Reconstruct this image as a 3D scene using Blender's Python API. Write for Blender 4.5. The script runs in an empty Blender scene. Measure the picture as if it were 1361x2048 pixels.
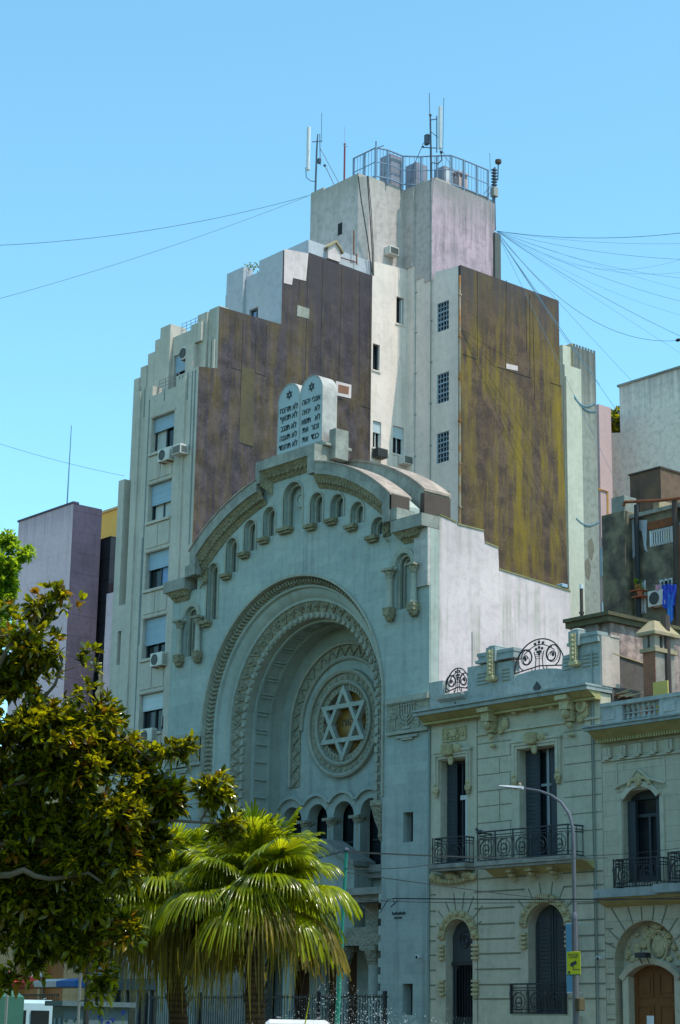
import bpy, math, random
import numpy as np
from mathutils import Vector, Matrix
from mathutils.geometry import tessellate_polygon
random.seed(7); rng = np.random.default_rng(7)
SC = bpy.context.scene; COL = SC.collection
PI = math.pi

# ---------------------------------------------------------------- camera
HEAD, TILT, ROLL, FPX = math.radians(49.456), math.radians(15.063), math.radians(0.948), 3876.6
CAM = Vector((0, 0, 1.6))
FW = Vector((-math.sin(HEAD)*math.cos(TILT), math.cos(HEAD)*math.cos(TILT), math.sin(TILT)))
_r = Vector((math.cos(HEAD), math.sin(HEAD), 0)); _u = _r.cross(FW)
RT = _r*math.cos(ROLL) + _u*math.sin(ROLL); UP = _u*math.cos(ROLL) - _r*math.sin(ROLL)
cam = bpy.data.cameras.new('camera'); camo = bpy.data.objects.new('camera', cam); COL.objects.link(camo)
camo.matrix_world = Matrix.Translation(CAM) @ Matrix((RT, UP, -FW)).transposed().to_4x4()
cam.sensor_fit = 'VERTICAL'; cam.sensor_height = 36; cam.sensor_width = 24
cam.lens = FPX/2048*36; cam.clip_start = 0.5; cam.clip_end = 2000
SC.camera = camo

# ---------------------------------------------------------------- sky and sun
SUN = Vector((0.40, 0.12, 0.90)).normalized()
W = bpy.data.worlds.new('World'); SC.world = W; W.use_nodes = True
nt = W.node_tree; nt.nodes.clear()
sky = nt.nodes.new('ShaderNodeTexSky'); sky.sky_type = 'NISHITA'; sky.sun_disc = False
sky.sun_elevation = math.asin(SUN.z); sky.sun_rotation = math.atan2(SUN.x, SUN.y)
sky.altitude = 20; sky.air_density = 1.0; sky.dust_density = 0.8; sky.ozone_density = 1.6
tint = nt.nodes.new('ShaderNodeMix'); tint.data_type = 'RGBA'; tint.blend_type = 'MULTIPLY'; tint.inputs[0].default_value = 1
tint.inputs[7].default_value = (0.76, 1.16, 1.06, 1)
bg = nt.nodes.new('ShaderNodeBackground'); bg.inputs[1].default_value = 0.15
out = nt.nodes.new('ShaderNodeOutputWorld')
nt.links.new(sky.outputs[0], tint.inputs[6]); nt.links.new(tint.outputs[2], bg.inputs[0]); nt.links.new(bg.outputs[0], out.inputs[0])
sl = bpy.data.lights.new('sun', 'SUN'); sl.energy = 2.5; sl.angle = math.radians(0.53); sl.color = (1.0, 0.90, 0.80)
so = bpy.data.objects.new('sun', sl); COL.objects.link(so); so.location = (0, 0, 80)
so.rotation_euler = (-SUN).to_track_quat('-Z', 'Y').to_euler()
SC.view_settings.view_transform = 'Standard'; SC.view_settings.look = 'None'
SC.view_settings.exposure = 0.85; SC.view_settings.gamma = 1.0

# ---------------------------------------------------------------- surveying helpers: from a sight line to a point on a real wall plane
def ray(x, y): return FW*FPX + RT*(x-680.5) - UP*(y-1024)
def F(x, y, Y=46.0):
    d = ray(x, y); k = Y/d.y; return (d.x*k, 1.6+d.z*k)          # -> X, Z on the plane Y
def S(x, y, X):
    d = ray(x, y); k = X/d.x; return (d.y*k, 1.6+d.z*k)          # -> Y, Z on the plane X
def A(x, y, dist):
    d = ray(x, y); return CAM + d*(dist/FPX)

# ---------------------------------------------------------------- materials
MATS = {}
TONE = dict(facade=(.88,.86,.86), facade_plain=(.86,.84,.84), carved=(.95,.9,.9), carved_bounce=(.80,.78,1.1), cornice_stone=(.92,.86,.82), arch_stone=(.90,.88,.88), tablet_stone=(.72,.72,.78),
  tower_render=(1.06,.96,.90), house_stone=(1.06,.98,.90), house_plain=(1.08,1.0,.90), house_carved=(1.05,.95,.76), parapet_stone=(.92,.92,.96), white_wall=(.82,.70,.70), lilac_wall=(1.02,.84,.92), court_render=(1.36,1.18,1.12),
  white_render=(.75,.75,.80), top_wall=(1.02,.88,.90), pink_wall=(.85,.80,.82), slim_render=(.68,.64,.62), dark_party=(.60,.50,.60), dark_mossy=(.80,.60,.52), beige_wall=(1.05,1.14,1.12))
def mat(name, col, rough=.85, col2=None, nscale=.6, mixlo=.35, mixhi=.7, streak=0, scol=(.05,.05,.05), sscale=3.0, slo=.45, shi=.75,
        moss=0, mcol=(.25,.18,.02), mscale=.5, joints=None, jdark=.6, bump=.25, bscale=14, spec=.3, metal=0, grime=.25, relief=0, rscale=9, emit=None, topdirt=None):
    k_ = TONE.get(name, (1, 1, 1)); col = tuple(a*b for a, b in zip(col, k_)); col2 = tuple(a*b for a, b in zip(col2, k_)) if col2 else None
    m = bpy.data.materials.new(name); m.use_nodes = True; t = m.node_tree; N = t.nodes; L = t.links
    bs = N['Principled BSDF']; bs.inputs['Roughness'].default_value = rough; bs.inputs['Metallic'].default_value = metal
    bs.inputs['Specular IOR Level'].default_value = spec
    tc = N.new('ShaderNodeTexCoord'); co = tc.outputs['Object']
    def noise(scale, det=4, vec=None, rou=.55):
        n = N.new('ShaderNodeTexNoise'); n.inputs['Scale'].default_value = scale; n.inputs['Detail'].default_value = det; n.inputs['Roughness'].default_value = rou
        L.new(vec or co, n.inputs['Vector']); return n.outputs['Fac']
    def ramp(f, lo, hi):
        r = N.new('ShaderNodeMapRange'); r.inputs[1].default_value = lo; r.inputs[2].default_value = hi; L.new(f, r.inputs[0]); return r.outputs[0]
    def mix(f, a, b, mode='MIX'):
        x = N.new('ShaderNodeMix'); x.data_type = 'RGBA'; x.blend_type = mode
        if isinstance(f, (int, float)): x.inputs[0].default_value = f
        else: L.new(f, x.inputs[0])
        for i, v in ((6, a), (7, b)):
            if isinstance(v, tuple): x.inputs[i].default_value = (*v, 1)
            else: L.new(v, x.inputs[i])
        return x.outputs[2]
    def mul(a, b):
        x = N.new('ShaderNodeMath'); x.operation = 'MULTIPLY'
        for i, v in enumerate((a, b)):
            if isinstance(v, (int, float)): x.inputs[i].default_value = v
            else: L.new(v, x.inputs[i])
        return x.outputs[0]
    c = mix(ramp(noise(nscale), mixlo, mixhi), col, col2 or tuple(v*.82 for v in col))
    h = noise(bscale, 5)
    if grime:
        c = mix(mul(ramp(noise(3.5, 7, None, .65), .46, .68), grime), c, tuple(v*.45 for v in col))
        c = mix(mul(ramp(noise(22, 4, None, .7), .5, .68), grime*.7), c, tuple(v*.6 for v in col))
    if moss:
        mp = N.new('ShaderNodeMapping'); mp.inputs['Scale'].default_value = (2.2, 2.2, .30); L.new(co, mp.inputs[0])
        f = mul(mul(ramp(noise(mscale*1.6, 8, mp.outputs[0], .72), .44, .62), ramp(noise(.16, 3), .36, .54)), moss)
        c = mix(f, c, mcol)
        f2 = mul(ramp(noise(9, 8, None, .78), .55, .66), .5); c = mix(f2, c, tuple(v*2.1 for v in col))
    if streak:
        mp = N.new('ShaderNodeMapping'); mp.inputs['Scale'].default_value = (sscale, sscale, sscale*.05); L.new(co, mp.inputs[0])
        a = ramp(noise(1, 5, mp.outputs[0], .6), slo, shi)
        b = ramp(noise(.45, 3), .35, .65)
        c = mix(mul(mul(a, b), streak), c, scol)
    if topdirt:    # weathering run-off of its own shape below a wet top edge
        z0, z1, tcol = topdirt
        sp = N.new('ShaderNodeSeparateXYZ'); g = N.new('ShaderNodeNewGeometry'); L.new(g.outputs['Position'], sp.inputs[0])
        mp = N.new('ShaderNodeMapping'); mp.inputs['Scale'].default_value = (4, 4, .12); L.new(co, mp.inputs[0])
        w = N.new('ShaderNodeMath'); w.operation = 'MULTIPLY_ADD'; L.new(noise(1, 5, mp.outputs[0]), w.inputs[0]); w.inputs[1].default_value = (z1-z0)*2.2; w.inputs[2].default_value = -(z1-z0)*1.1
        ad = N.new('ShaderNodeMath'); L.new(sp.outputs[2], ad.inputs[0]); L.new(w.outputs[0], ad.inputs[1])
        c = mix(mul(ramp(ad.outputs[0], z0, z1), .85), c, tcol)
    if joints:
        jw, jh, js = joints
        sp = N.new('ShaderNodeSeparateXYZ'); L.new(co, sp.inputs[0])
        ad = N.new('ShaderNodeMath'); L.new(sp.outputs[0], ad.inputs[0]); L.new(sp.outputs[1], ad.inputs[1])
        cb = N.new('ShaderNodeCombineXYZ'); L.new(ad.outputs[0], cb.inputs[0]); L.new(sp.outputs[2], cb.inputs[1])
        br = N.new('ShaderNodeTexBrick'); L.new(cb.outputs[0], br.inputs['Vector']); br.inputs['Scale'].default_value = 1
        br.inputs['Brick Width'].default_value = jw; br.inputs['Row Height'].default_value = jh; br.inputs['Mortar Size'].default_value = js
        br.inputs['Mortar Smooth'].default_value = .3
        br.inputs['Color1'].default_value = (1,1,1,1); br.inputs['Color2'].default_value = (.9,.9,.9,1); br.inputs['Mortar'].default_value = (jdark,)*3+(1,)
        c = mix(1.0, c, br.outputs['Color'], 'MULTIPLY')
    L.new(c, bs.inputs['Base Color'])
    if relief:
        v = N.new('ShaderNodeTexVoronoi'); v.inputs['Scale'].default_value = rscale; v.feature = 'SMOOTH_F1'; L.new(co, v.inputs['Vector'])
        b2 = N.new('ShaderNodeBump'); b2.inputs['Strength'].default_value = relief; b2.inputs['Distance'].default_value = .08; L.new(v.outputs['Distance'], b2.inputs['Height'])
    b = N.new('ShaderNodeBump'); b.inputs['Strength'].default_value = bump; b.inputs['Distance'].default_value = .03; L.new(h, b.inputs['Height'])
    if relief: L.new(b2.outputs[0], b.inputs['Normal'])
    L.new(b.outputs[0], bs.inputs['Normal'])
    if emit: bs.inputs['Emission Color'].default_value = (*emit[0], 1); bs.inputs['Emission Strength'].default_value = emit[1]
    MATS[name] = m; return m
def leafmat(name, top, under, rough, trans, tcol, var=.35, alt=None, tdark=.45):
    m = bpy.data.materials.new(name); m.use_nodes = True; t = m.node_tree; N = t.nodes; L = t.links
    bs = N['Principled BSDF']; bs.inputs['Roughness'].default_value = rough
    g = N.new('ShaderNodeNewGeometry'); mx = N.new('ShaderNodeMix'); mx.data_type = 'RGBA'; L.new(g.outputs['Backfacing'], mx.inputs[0])
    mx.inputs[6].default_value = (*top, 1); mx.inputs[7].default_value = (*under, 1)
    tc = N.new('ShaderNodeTexCoord'); n = N.new('ShaderNodeTexNoise'); n.inputs['Scale'].default_value = 5; n.inputs['Detail'].default_value = 3; L.new(tc.outputs['Object'], n.inputs['Vector'])
    mr = N.new('ShaderNodeMapRange'); mr.inputs[1].default_value = .3; mr.inputs[2].default_value = .7; mr.inputs[3].default_value = 1-var; mr.inputs[4].default_value = 1+var; L.new(n.outputs['Fac'], mr.inputs[0])
    hs = N.new('ShaderNodeHueSaturation'); L.new(mx.outputs[2], hs.inputs['Color']); L.new(mr.outputs[0], hs.inputs['Value']); L.new(hs.outputs[0], bs.inputs['Base Color'])
    tr = N.new('ShaderNodeBsdfTranslucent'); tr.inputs[0].default_value = (*tcol, 1)
    if alt:      # random leaf hue, with sunlit yellow and shaded dark put into the colour
        rp = N.new('ShaderNodeMapRange'); rp.inputs[1].default_value = .2; rp.inputs[2].default_value = .8; L.new(g.outputs['Random Per Island'], rp.inputs[0])
        m2 = N.new('ShaderNodeMix'); m2.data_type = 'RGBA'; L.new(rp.outputs[0], m2.inputs[0]); m2.inputs[6].default_value = (*alt, 1); L.new(mx.outputs[2], m2.inputs[7]); L.new(m2.outputs[2], hs.inputs['Color'])
        m3 = N.new('ShaderNodeMix'); m3.data_type = 'RGBA'; L.new(rp.outputs[0], m3.inputs[0]); m3.inputs[6].default_value = (*[v*tdark for v in tcol], 1); m3.inputs[7].default_value = (*tcol, 1); L.new(m3.outputs[2], tr.inputs[0])
    ms = N.new('ShaderNodeMixShader'); ms.inputs[0].default_value = trans
    L.new(bs.outputs[0], ms.inputs[1]); L.new(tr.outputs[0], ms.inputs[2]); L.new(ms.outputs[0], N['Material Output'].inputs[0])
    MATS[name] = m; return m
def flat(name, col, rough=.6, metal=0, spec=.5): return mat(name, col, rough=rough, metal=metal, spec=spec, bump=.08, grime=.2)

mat('facade', (.43,.50,.46), col2=(.34,.42,.40), streak=.7, slo=.5, shi=.72, scol=(.15,.17,.16), joints=(.9,.36,.010), jdark=.86, bump=.12, grime=.3)
mat('facade_plain', (.45,.51,.46), col2=(.36,.43,.40), streak=.55, scol=(.18,.18,.14), bump=.15, grime=.3)
mat('carved', (.34,.35,.27), col2=(.26,.27,.20), streak=.3, scol=(.1,.1,.07), relief=.9, rscale=11, bump=.4, grime=.5)
mat('carved_bounce', (.34,.31,.14), col2=(.24,.22,.10), relief=.9, rscale=10, bump=.4, grime=.5, streak=.4, scol=(.08,.07,.03))  # yellow in the stone colour stands in for warm light from below
mat('cornice_stone', (.36,.39,.36), col2=(.24,.26,.25), streak=.7, scol=(.08,.08,.07), bump=.35, grime=.6, nscale=1.2)
mat('arch_stone', (.40,.41,.34), col2=(.32,.34,.29), streak=.3, scol=(.14,.13,.09), bump=.2, grime=.4)
mat('tablet_stone', (.50,.60,.58), col2=(.46,.55,.54), bump=.1, grime=.15)
mat('tablet_side', (.50,.47,.44), col2=(.28,.26,.26), streak=.7, scol=(.14,.12,.12), bump=.3, grime=.5)
mat('inscription', (.055,.07,.08), grime=.3)
mat('coping_metal', (.42,.33,.27), rough=.8, col2=(.20,.16,.14), nscale=1.5, grime=.7)
mat('rust_end', (.09,.065,.055), col2=(.05,.04,.035))
mat('glass_amber', (.30,.16,.03), rough=.35, col2=(.16,.08,.02), nscale=3, grime=.3)
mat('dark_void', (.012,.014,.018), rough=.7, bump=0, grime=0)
mat('glass', (.010,.014,.018), rough=.15, spec=.35, bump=.02, col2=(.02,.025,.03), nscale=1.2, grime=0)
mat('white_wall', (.80,.78,.78), col2=(.62,.61,.62), streak=.95, scol=(.26,.26,.20), slo=.48, shi=.7, bump=.3, grime=.3, nscale=.5, sscale=3.2)
mat('moss_top', (.16,.15,.05), col2=(.3,.3,.2), moss=.6)
mat('dark_party', (.135,.125,.130), col2=(.045,.042,.045), moss=.42, mcol=(.19,.13,.006), mscale=.36, streak=.85, scol=(.030,.026,.030), bump=.5, grime=.8, nscale=1.3, mixlo=.4, mixhi=.62, sscale=6, topdirt=(30.5,36.6,(.055,.045,.055)))
mat('dark_party_low', (.105,.088,.092), col2=(.065,.055,.058), moss=.35, mcol=(.13,.10,.015), mscale=.4, streak=.6, scol=(.03,.026,.03), bump=.4, grime=.5, sscale=4.5)
mat('dark_mossy', (.15,.125,.095), col2=(.065,.055,.055), moss=.85, mcol=(.22,.15,.008), mscale=.36, streak=.6, scol=(.05,.042,.04), bump=.5, grime=.8, nscale=1.2, mixlo=.4, mixhi=.62, sscale=5, topdirt=(33.4,36.6,(.055,.048,.055)))
mat('moss_panel', (.11,.088,.04), col2=(.07,.06,.045), streak=.4, grime=.5)
mat('tower_render', (.50,.50,.46), col2=(.42,.43,.40), streak=.75, scol=(.22,.22,.19), bump=.1, grime=.25, sscale=2.5)
mat('tower_groove', (.20,.24,.24), grime=.2)
mat('court_render', (.60,.58,.55), col2=(.52,.51,.49), streak=.35, scol=(.32,.28,.20), bump=.15, grime=.25, sscale=2.2)
mat('white_render', (.60,.62,.64), col2=(.54,.57,.60), streak=.4, scol=(.3,.3,.29), bump=.12, grime=.3, sscale=2.5)
mat('lilac_wall', (.50,.44,.47), col2=(.40,.37,.39), streak=1.0, scol=(.10,.10,.11), slo=.40, shi=.66, bump=.25, grime=.6, sscale=4, topdirt=(39.6,41.7,(.22,.22,.22)))
mat('top_wall', (.52,.53,.50), col2=(.44,.46,.43), streak=.6, scol=(.18,.17,.13), bump=.2, grime=.5, sscale=3, topdirt=(40.6,41.9,(.34,.31,.27)))
mat('roof_tar', (.10,.09,.09), col2=(.07,.06,.06))
mat('shutter', (.30,.42,.52), rough=.5, joints=(50,.07,.008), jdark=.75, bump=.05, grime=.1)
mat('shutter_white', (.52,.60,.64), rough=.5, joints=(50,.07,.008), jdark=.8, bump=.05, grime=.1)
mat('curtain', (.50,.52,.50), rough=.9, streak=.6, scol=(.25,.27,.27), sscale=12, slo=.4, shi=.6)
mat('curtain_blue', (.25,.38,.62), rough=.9, streak=.5, scol=(.14,.22,.4), sscale=12, slo=.4, shi=.6)
flat('frame_dark', (.05,.07,.08)); flat('frame_white', (.6,.62,.62)); flat('iron', (.022,.024,.03), rough=.55); flat('steel', (.25,.27,.29), rough=.4, metal=.3)
flat('ac_white', (.62,.60,.55)); flat('ac_grey', (.30,.29,.27)); flat('ac_black', (.04,.04,.04)); flat('fan_dark', (.06,.06,.06))
flat('mast', (.05,.08,.12)); flat('antenna_white', (.62,.66,.70)); flat('cage_blue', (.16,.24,.36), rough=.5)
mat('rust', (.24,.08,.03), col2=(.12,.05,.03), nscale=4, bump=.3); flat('pipe_green', (.22,.27,.25)); flat('cable_black', (.012,.013,.018)); flat('cable_sky', (.12,.26,.38))
mat('rust_pipe', (.42,.33,.24), col2=(.40,.16,.04), nscale=1.3, mixlo=.45, mixhi=.58, grime=.5)
mat('equipment', (.30,.30,.36), rough=.5, joints=(.8,.9,.02), jdark=.6); flat('pink_chimney', (.48,.34,.32)); flat('red_post', (.22,.03,.05))
mat('house_stone', (.52,.50,.40), col2=(.46,.46,.38), streak=.35, scol=(.22,.20,.12), bump=.12, grime=.3, joints=(1.5,.46,.014), jdark=.72)
mat('house_plain', (.50,.49,.41), col2=(.44,.44,.38), streak=.4, scol=(.2,.19,.13), bump=.15, grime=.35)
mat('parapet_stone', (.38,.42,.39), col2=(.31,.35,.33), streak=.6, scol=(.14,.15,.13), bump=.2, grime=.5)
mat('house_carved', (.52,.49,.36), col2=(.40,.37,.25), bump=.3, relief=.5, rscale=16, grime=.5, streak=.3, scol=(.15,.13,.06))
mat('soffit_bounce', (.46,.41,.20), col2=(.38,.33,.14), grime=.4, streak=.5, scol=(.16,.13,.05))  # soffit yellow makes up for light bounced off the ground
mat('house_banded', (.48,.47,.40), col2=(.42,.42,.37), bump=.1, grime=.3, streak=.25, scol=(.22,.2,.14))
mat('groove', (.20,.19,.13), grime=0); mat('house_side', (.58,.46,.40), col2=(.46,.40,.34), streak=.4, scol=(.24,.2,.17), bump=.2, grime=.4)
flat('door_dark', (.035,.045,.055), rough=.5); flat('shutter_dark', (.035,.045,.055), rough=.6); mat('door_wood', (.20,.075,.02), rough=.5, col2=(.14,.05,.015), streak=.5, scol=(.06,.02,.01), sscale=9)
mat('portal_wood', (.09,.035,.015), rough=.6); flat('paper', (.7,.72,.75)); flat('sign_yellow', (.62,.60,.01), rough=.4); flat('sign_green', (.03,.13,.10))
mat('old_wall', (.50,.36,.32), col2=(.20,.16,.15), nscale=1.6, mixlo=.45, mixhi=.58, streak=.9, scol=(.07,.055,.05), bump=.6, grime=.9, sscale=3.4, topdirt=(13.9,15.6,(.10,.08,.06)))
mat('old_wall_dark', (.13,.11,.10), col2=(.08,.07,.065), streak=.5, scol=(.2,.18,.17), bump=.4, grime=.5)
mat('old_cornice', (.13,.11,.055), col2=(.07,.06,.04), nscale=2, bump=.4, grime=.5)
mat('brick', (.34,.15,.09), col2=(.24,.12,.08), joints=(.24,.08,.01), jdark=.6, bump=.3, grime=.5); mat('chimney_render', (.34,.28,.23), col2=(.20,.19,.18), nscale=1.5, grime=.6, bump=.4)
mat('chimney_cap', (.36,.28,.19), col2=(.32,.27,.14), nscale=3, grime=.5, bump=.4); flat('yellow_render', (.55,.42,.10))
mat('grimy_wall', (.22,.19,.125), col2=(.07,.062,.055), nscale=1.1, mixlo=.42, mixhi=.6, streak=.8, scol=(.03,.028,.028), bump=.5, grime=.7, sscale=2.2)
mat('grimy_patch', (.40,.44,.48), col2=(.3,.3,.33), grime=.5); mat('brown_block', (.20,.12,.075), col2=(.09,.06,.055), nscale=.8, streak=.9, scol=(.025,.02,.022), bump=.3, grime=.4, sscale=2)
mat('beige_wall', (.84,.68,.60), col2=(.74,.62,.56), nscale=.3, streak=.3, scol=(.3,.27,.26), bump=.2, grime=.55, topdirt=(34,36.5,(.30,.27,.28)))
mat('pink_wall', (.62,.46,.45), col2=(.56,.42,.42), grime=.15, streak=.2, scol=(.4,.3,.3)); flat('ochre_line', (.55,.28,.05))
mat('slim_render', (.40,.44,.40), col2=(.34,.38,.35), nscale=.5, streak=.5, scol=(.12,.13,.13), bump=.25, grime=.6, topdirt=(31.0,35.3,(.07,.08,.08)))
mat('slim_yellow', (.58,.48,.24), col2=(.5,.42,.22), streak=.4, scol=(.2,.18,.1)); mat('slim_pale', (.50,.50,.42), col2=(.44,.45,.38), streak=.4, scol=(.3,.28,.2)); mat('peeled', (.16,.15,.12), nscale=3)
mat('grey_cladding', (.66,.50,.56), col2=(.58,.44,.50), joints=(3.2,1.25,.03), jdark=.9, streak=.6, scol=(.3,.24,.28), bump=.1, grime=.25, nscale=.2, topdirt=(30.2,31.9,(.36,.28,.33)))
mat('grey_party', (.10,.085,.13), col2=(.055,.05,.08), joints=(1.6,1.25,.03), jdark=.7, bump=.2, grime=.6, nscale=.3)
mat('yellow_wall', (.85,.42,.10), col2=(.78,.38,.09), grime=.1); mat('black_glass', (.025,.022,.03), rough=.35, joints=(60,1.3,.05), jdark=.3)
mat('classic_cream', (.66,.43,.22), col2=(.56,.36,.19), bump=.2, grime=.4, joints=(1.2,.5,.02), jdark=.8); flat('classic_wood', (.40,.13,.02))
flat('tent_red', (.62,.02,.03)); flat('tent_white', (.62,.62,.62)); flat('tent_blue', (.02,.15,.48))
mat('van_paint', (.45,.62,.68), rough=.25, spec=.6, bump=0, grime=.1); flat('tyre', (.02,.02,.02)); flat('rubber', (.03,.03,.035)); flat('lamp_red', (.4,.02,.02))
mat('kiosk_blue', (.10,.15,.18), rough=.5); mat('whitebrick', (.46,.48,.50), joints=(.3,.1,.012), jdark=.7, bump=.2)
flat('teal_paint', (.02,.34,.27), rough=.5); flat('grey_pole', (.13,.13,.15), rough=.4, metal=.2); flat('lamp_head', (.55,.57,.6), rough=.4)
flat('cloth_blue', (.01,.05,.50)); flat('cloth_light', (.02,.18,.62)); flat('cloth_pink', (.55,.3,.4)); flat('terracotta', (.42,.12,.05)); flat('banner', (.10,.28,.42)); flat('sign_red', (.45,.03,.04))
mat('city_ground', (.34,.29,.20), nscale=.05); mat('asphalt', (.06,.058,.055), nscale=.2, bump=.2, bscale=40, spec=.2); mat('paving', (.19,.16,.12), joints=(.6,.6,.01), bump=.15); mat('lawn', (.05,.085,.02), col2=(.08,.075,.03), nscale=.5, bump=.6)
mat('bark', (.17,.13,.10), col2=(.11,.09,.07), nscale=4, bump=.6, bscale=8); mat('palm_bark', (.10,.055,.03), col2=(.06,.035,.02), joints=(5,.09,.02), jdark=.5, bump=.8, bscale=10)
leafmat('magnolia_leaf', (.14,.16,.006), (.13,.12,.008), .16, .36, (.90,.84,.010), .55, (.022,.040,.008), .16)
leafmat('magnolia_rust', (.16,.11,.008), (.25,.10,.010), .26, .36, (.55,.30,.01))
leafmat('fresh_leaf', (.20,.30,.015), (.20,.30,.02), .4, .5, (.72,.95,.04), .4, (.06,.14,.01), .5)
leafmat('palm_leaf', (.17,.22,.006), (.17,.21,.008), .22, .46, (.95,1.0,.02), .6, (.05,.09,.006), .55)
leafmat('palm_dry', (.22,.17,.02), (.22,.17,.02), .5, .42, (.62,.50,.03), .5, (.08,.08,.012), .4)
leafmat('weed_leaf', (.12,.15,.02), (.14,.15,.03), .5, .35, (.4,.35,.03))
m = mat('water_drop', (.8,.85,.9), rough=.05, spec=1, bump=0, grime=0)

SPLIT = {'masonry_groove','spandrel_panel','voussoirs','impost_ledge','keystone_carving','parapet_cap','arc_capping','sill','niche_back','niche_moulding','pier','parapet_pendant','boss','bracket','balcony_bracket','string_course',
  'window_surround','side_cornice','gable_coping','roof_arc','slot_window','arcade_hood','portal_entablature','whitewash_patch','arc_end_block','balcony_slab','quoin','frieze','vent_pier','side_console','post',
  'gable_backing','second_level_wall','stepped_strip','top_storey_notch','court_return_wall','frieze_block','balustrade_rail','strap','roof_rail','vertical_banner','lamp_base','return_wall','inner_block','carving','cap'}
# ---------------------------------------------------------------- mesh builder
class MB:
    def __init__(s): s.v = []; s.f = []
    def add(s, vs, fs):
        n = len(s.v); s.v += [tuple(p) for p in vs]; s.f += [tuple(i+n for i in f) for f in fs]; return s
    def box(s, x0, x1, y0, y1, z0, z1):
        if x0 > x1: x0, x1 = x1, x0
        if y0 > y1: y0, y1 = y1, y0
        if z0 > z1: z0, z1 = z1, z0
        vs = [(x,y,z) for x in (x0,x1) for y in (y0,y1) for z in (z0,z1)]
        return s.add(vs, [(0,1,3,2),(4,6,7,5),(0,4,5,1),(2,3,7,6),(0,2,6,4),(1,5,7,3)])
    def rbox(s, x0, x1, y0, y1, z0, z1, b=.02):
        n0 = len(s.v)
        P = [(x0+b,y0,0),(x1-b,y0,0),(x1,y0+b,0),(x1,y1-b,0),(x1-b,y1,0),(x0+b,y1,0),(x0,y1-b,0),(x0,y0+b,0)]
        cx, cy = (x0+x1)/2, (y0+y1)/2
        rings = []
        for z, k in ((z0, b), (z0+b, 0), (z1-b, 0), (z1, b)):
            rings.append([(p[0]+(k if p[0] < cx else -k), p[1]+(k if p[1] < cy else -k), z) for p in P])
        vs = sum(rings, []); fs = []
        for r in range(3):
            for i in range(8): j = (i+1) % 8; fs.append((r*8+i, r*8+j, r*8+8+j, r*8+8+i))
        fs.append(tuple(range(7,-1,-1))); fs.append(tuple(range(24,32)))
        return s.add(vs, fs)
    def slab(s, outl, holes, a, b, ax='y'):
        def T(p, t):
            if ax == 'y': return (p[0], t, p[1])
            if ax == 'x': return (t, p[0], p[1])
            return (p[0], p[1], t)
        loops = [list(outl)] + [list(h) for h in holes]
        tris = tessellate_polygon([[Vector((p[0], p[1], 0)) for p in l] for l in loops])
        pts = [p for l in loops for p in l]; n = len(pts)
        vs = [T(p, a) for p in pts] + [T(p, b) for p in pts]
        fs = [tuple(t) for t in tris] + [tuple(i+n for i in reversed(t)) for t in tris]
        o = 0
        for l in loops:
            k = len(l)
            for i in range(k): j = (i+1) % k; fs.append((o+i, o+j, o+j+n, o+i+n))
            o += k
        return s.add(vs, fs)
    def tube(s, path, r, n=6, cap=True):
        P = [Vector(p) for p in path]; R = r if isinstance(r, (list, tuple)) else [r]*len(P)
        t = (P[1]-P[0]).normalized(); u = t.orthogonal().normalized(); vs = []
        for i, p in enumerate(P):
            t = ((P[min(i+1, len(P)-1)]-P[max(i-1, 0)])).normalized()
            if t.length == 0: t = Vector((0,0,1))
            u = (u - t*u.dot(t)).normalized(); w = t.cross(u)
            for k in range(n): a = 2*PI*k/n; vs.append(p + (u*math.cos(a) + w*math.sin(a))*R[i])
        fs = [(i*n+k, i*n+(k+1)%n, (i+1)*n+(k+1)%n, (i+1)*n+k) for i in range(len(P)-1) for k in range(n)]
        if cap: fs += [tuple(range(n-1,-1,-1)), tuple(range((len(P)-1)*n, len(P)*n))]
        return s.add(vs, fs)
    def lathe(s, x, y, z, prof, n=14, ax='z'):
        vs = []
        for (r, h) in prof:
            for k in range(n):
                a = 2*PI*k/n; c, d = r*math.cos(a), r*math.sin(a)
                vs.append((x+c, y+d, z+h) if ax == 'z' else (x+c, y+h, z+d) if ax == 'y' else (x+h, y+c, z+d))
        m_ = len(prof)
        fs = [(i*n+k, i*n+(k+1)%n, (i+1)*n+(k+1)%n, (i+1)*n+k) for i in range(m_-1) for k in range(n)]
        fs += [tuple(range(n-1,-1,-1)), tuple(range((m_-1)*n, m_*n))]
        return s.add(vs, fs)
    def ball(s, c, r, n=8, sq=(1,1,1)):
        x, y, z = c; m_ = max(4, n//2+1)
        prof = [(max(1e-4, r*math.sin(PI*i/(m_))), -r*math.cos(PI*i/(m_))) for i in range(m_+1)]
        k0 = len(s.v); s.lathe(0, 0, 0, prof, n)
        for i in range(k0, len(s.v)):
            v = s.v[i]; s.v[i] = (x+v[0]*sq[0], y+v[1]*sq[1], z+v[2]*sq[2])
        return s
    def arch(s, cx, cz, prof, zb=None, n=40, a0=0., a1=PI, closed=True):
        """sweep a profile [(radius, Y)] round a centre in the wall plane; zb adds straight legs down to zb"""
        st = []
        if zb is not None: st.append(('l', zb))
        st += [('a', a1 + (a0-a1)*i/n) for i in range(n+1)]
        if zb is not None: st.append(('r', zb))
        vs = []; k = len(prof)
        for kind, q in st:
            for r, y in prof:
                if kind == 'l': vs.append((cx-r, y, q))
                elif kind == 'r': vs.append((cx+r, y, q))
                else: vs.append((cx+r*math.cos(q), y, cz+r*math.sin(q)))
        fs = []
        full = abs(a1-a0-2*PI) < 1e-4
        for i in range(len(st)-1):
            for j in range(k if closed else k-1):
                j2 = (j+1) % k; fs.append((i*k+j, i*k+j2, (i+1)*k+j2, (i+1)*k+j))
        if closed and not full: fs += [tuple(range(k)), tuple(range((len(st)-1)*k, len(st)*k))]
        return s.add(vs, fs)
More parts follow.
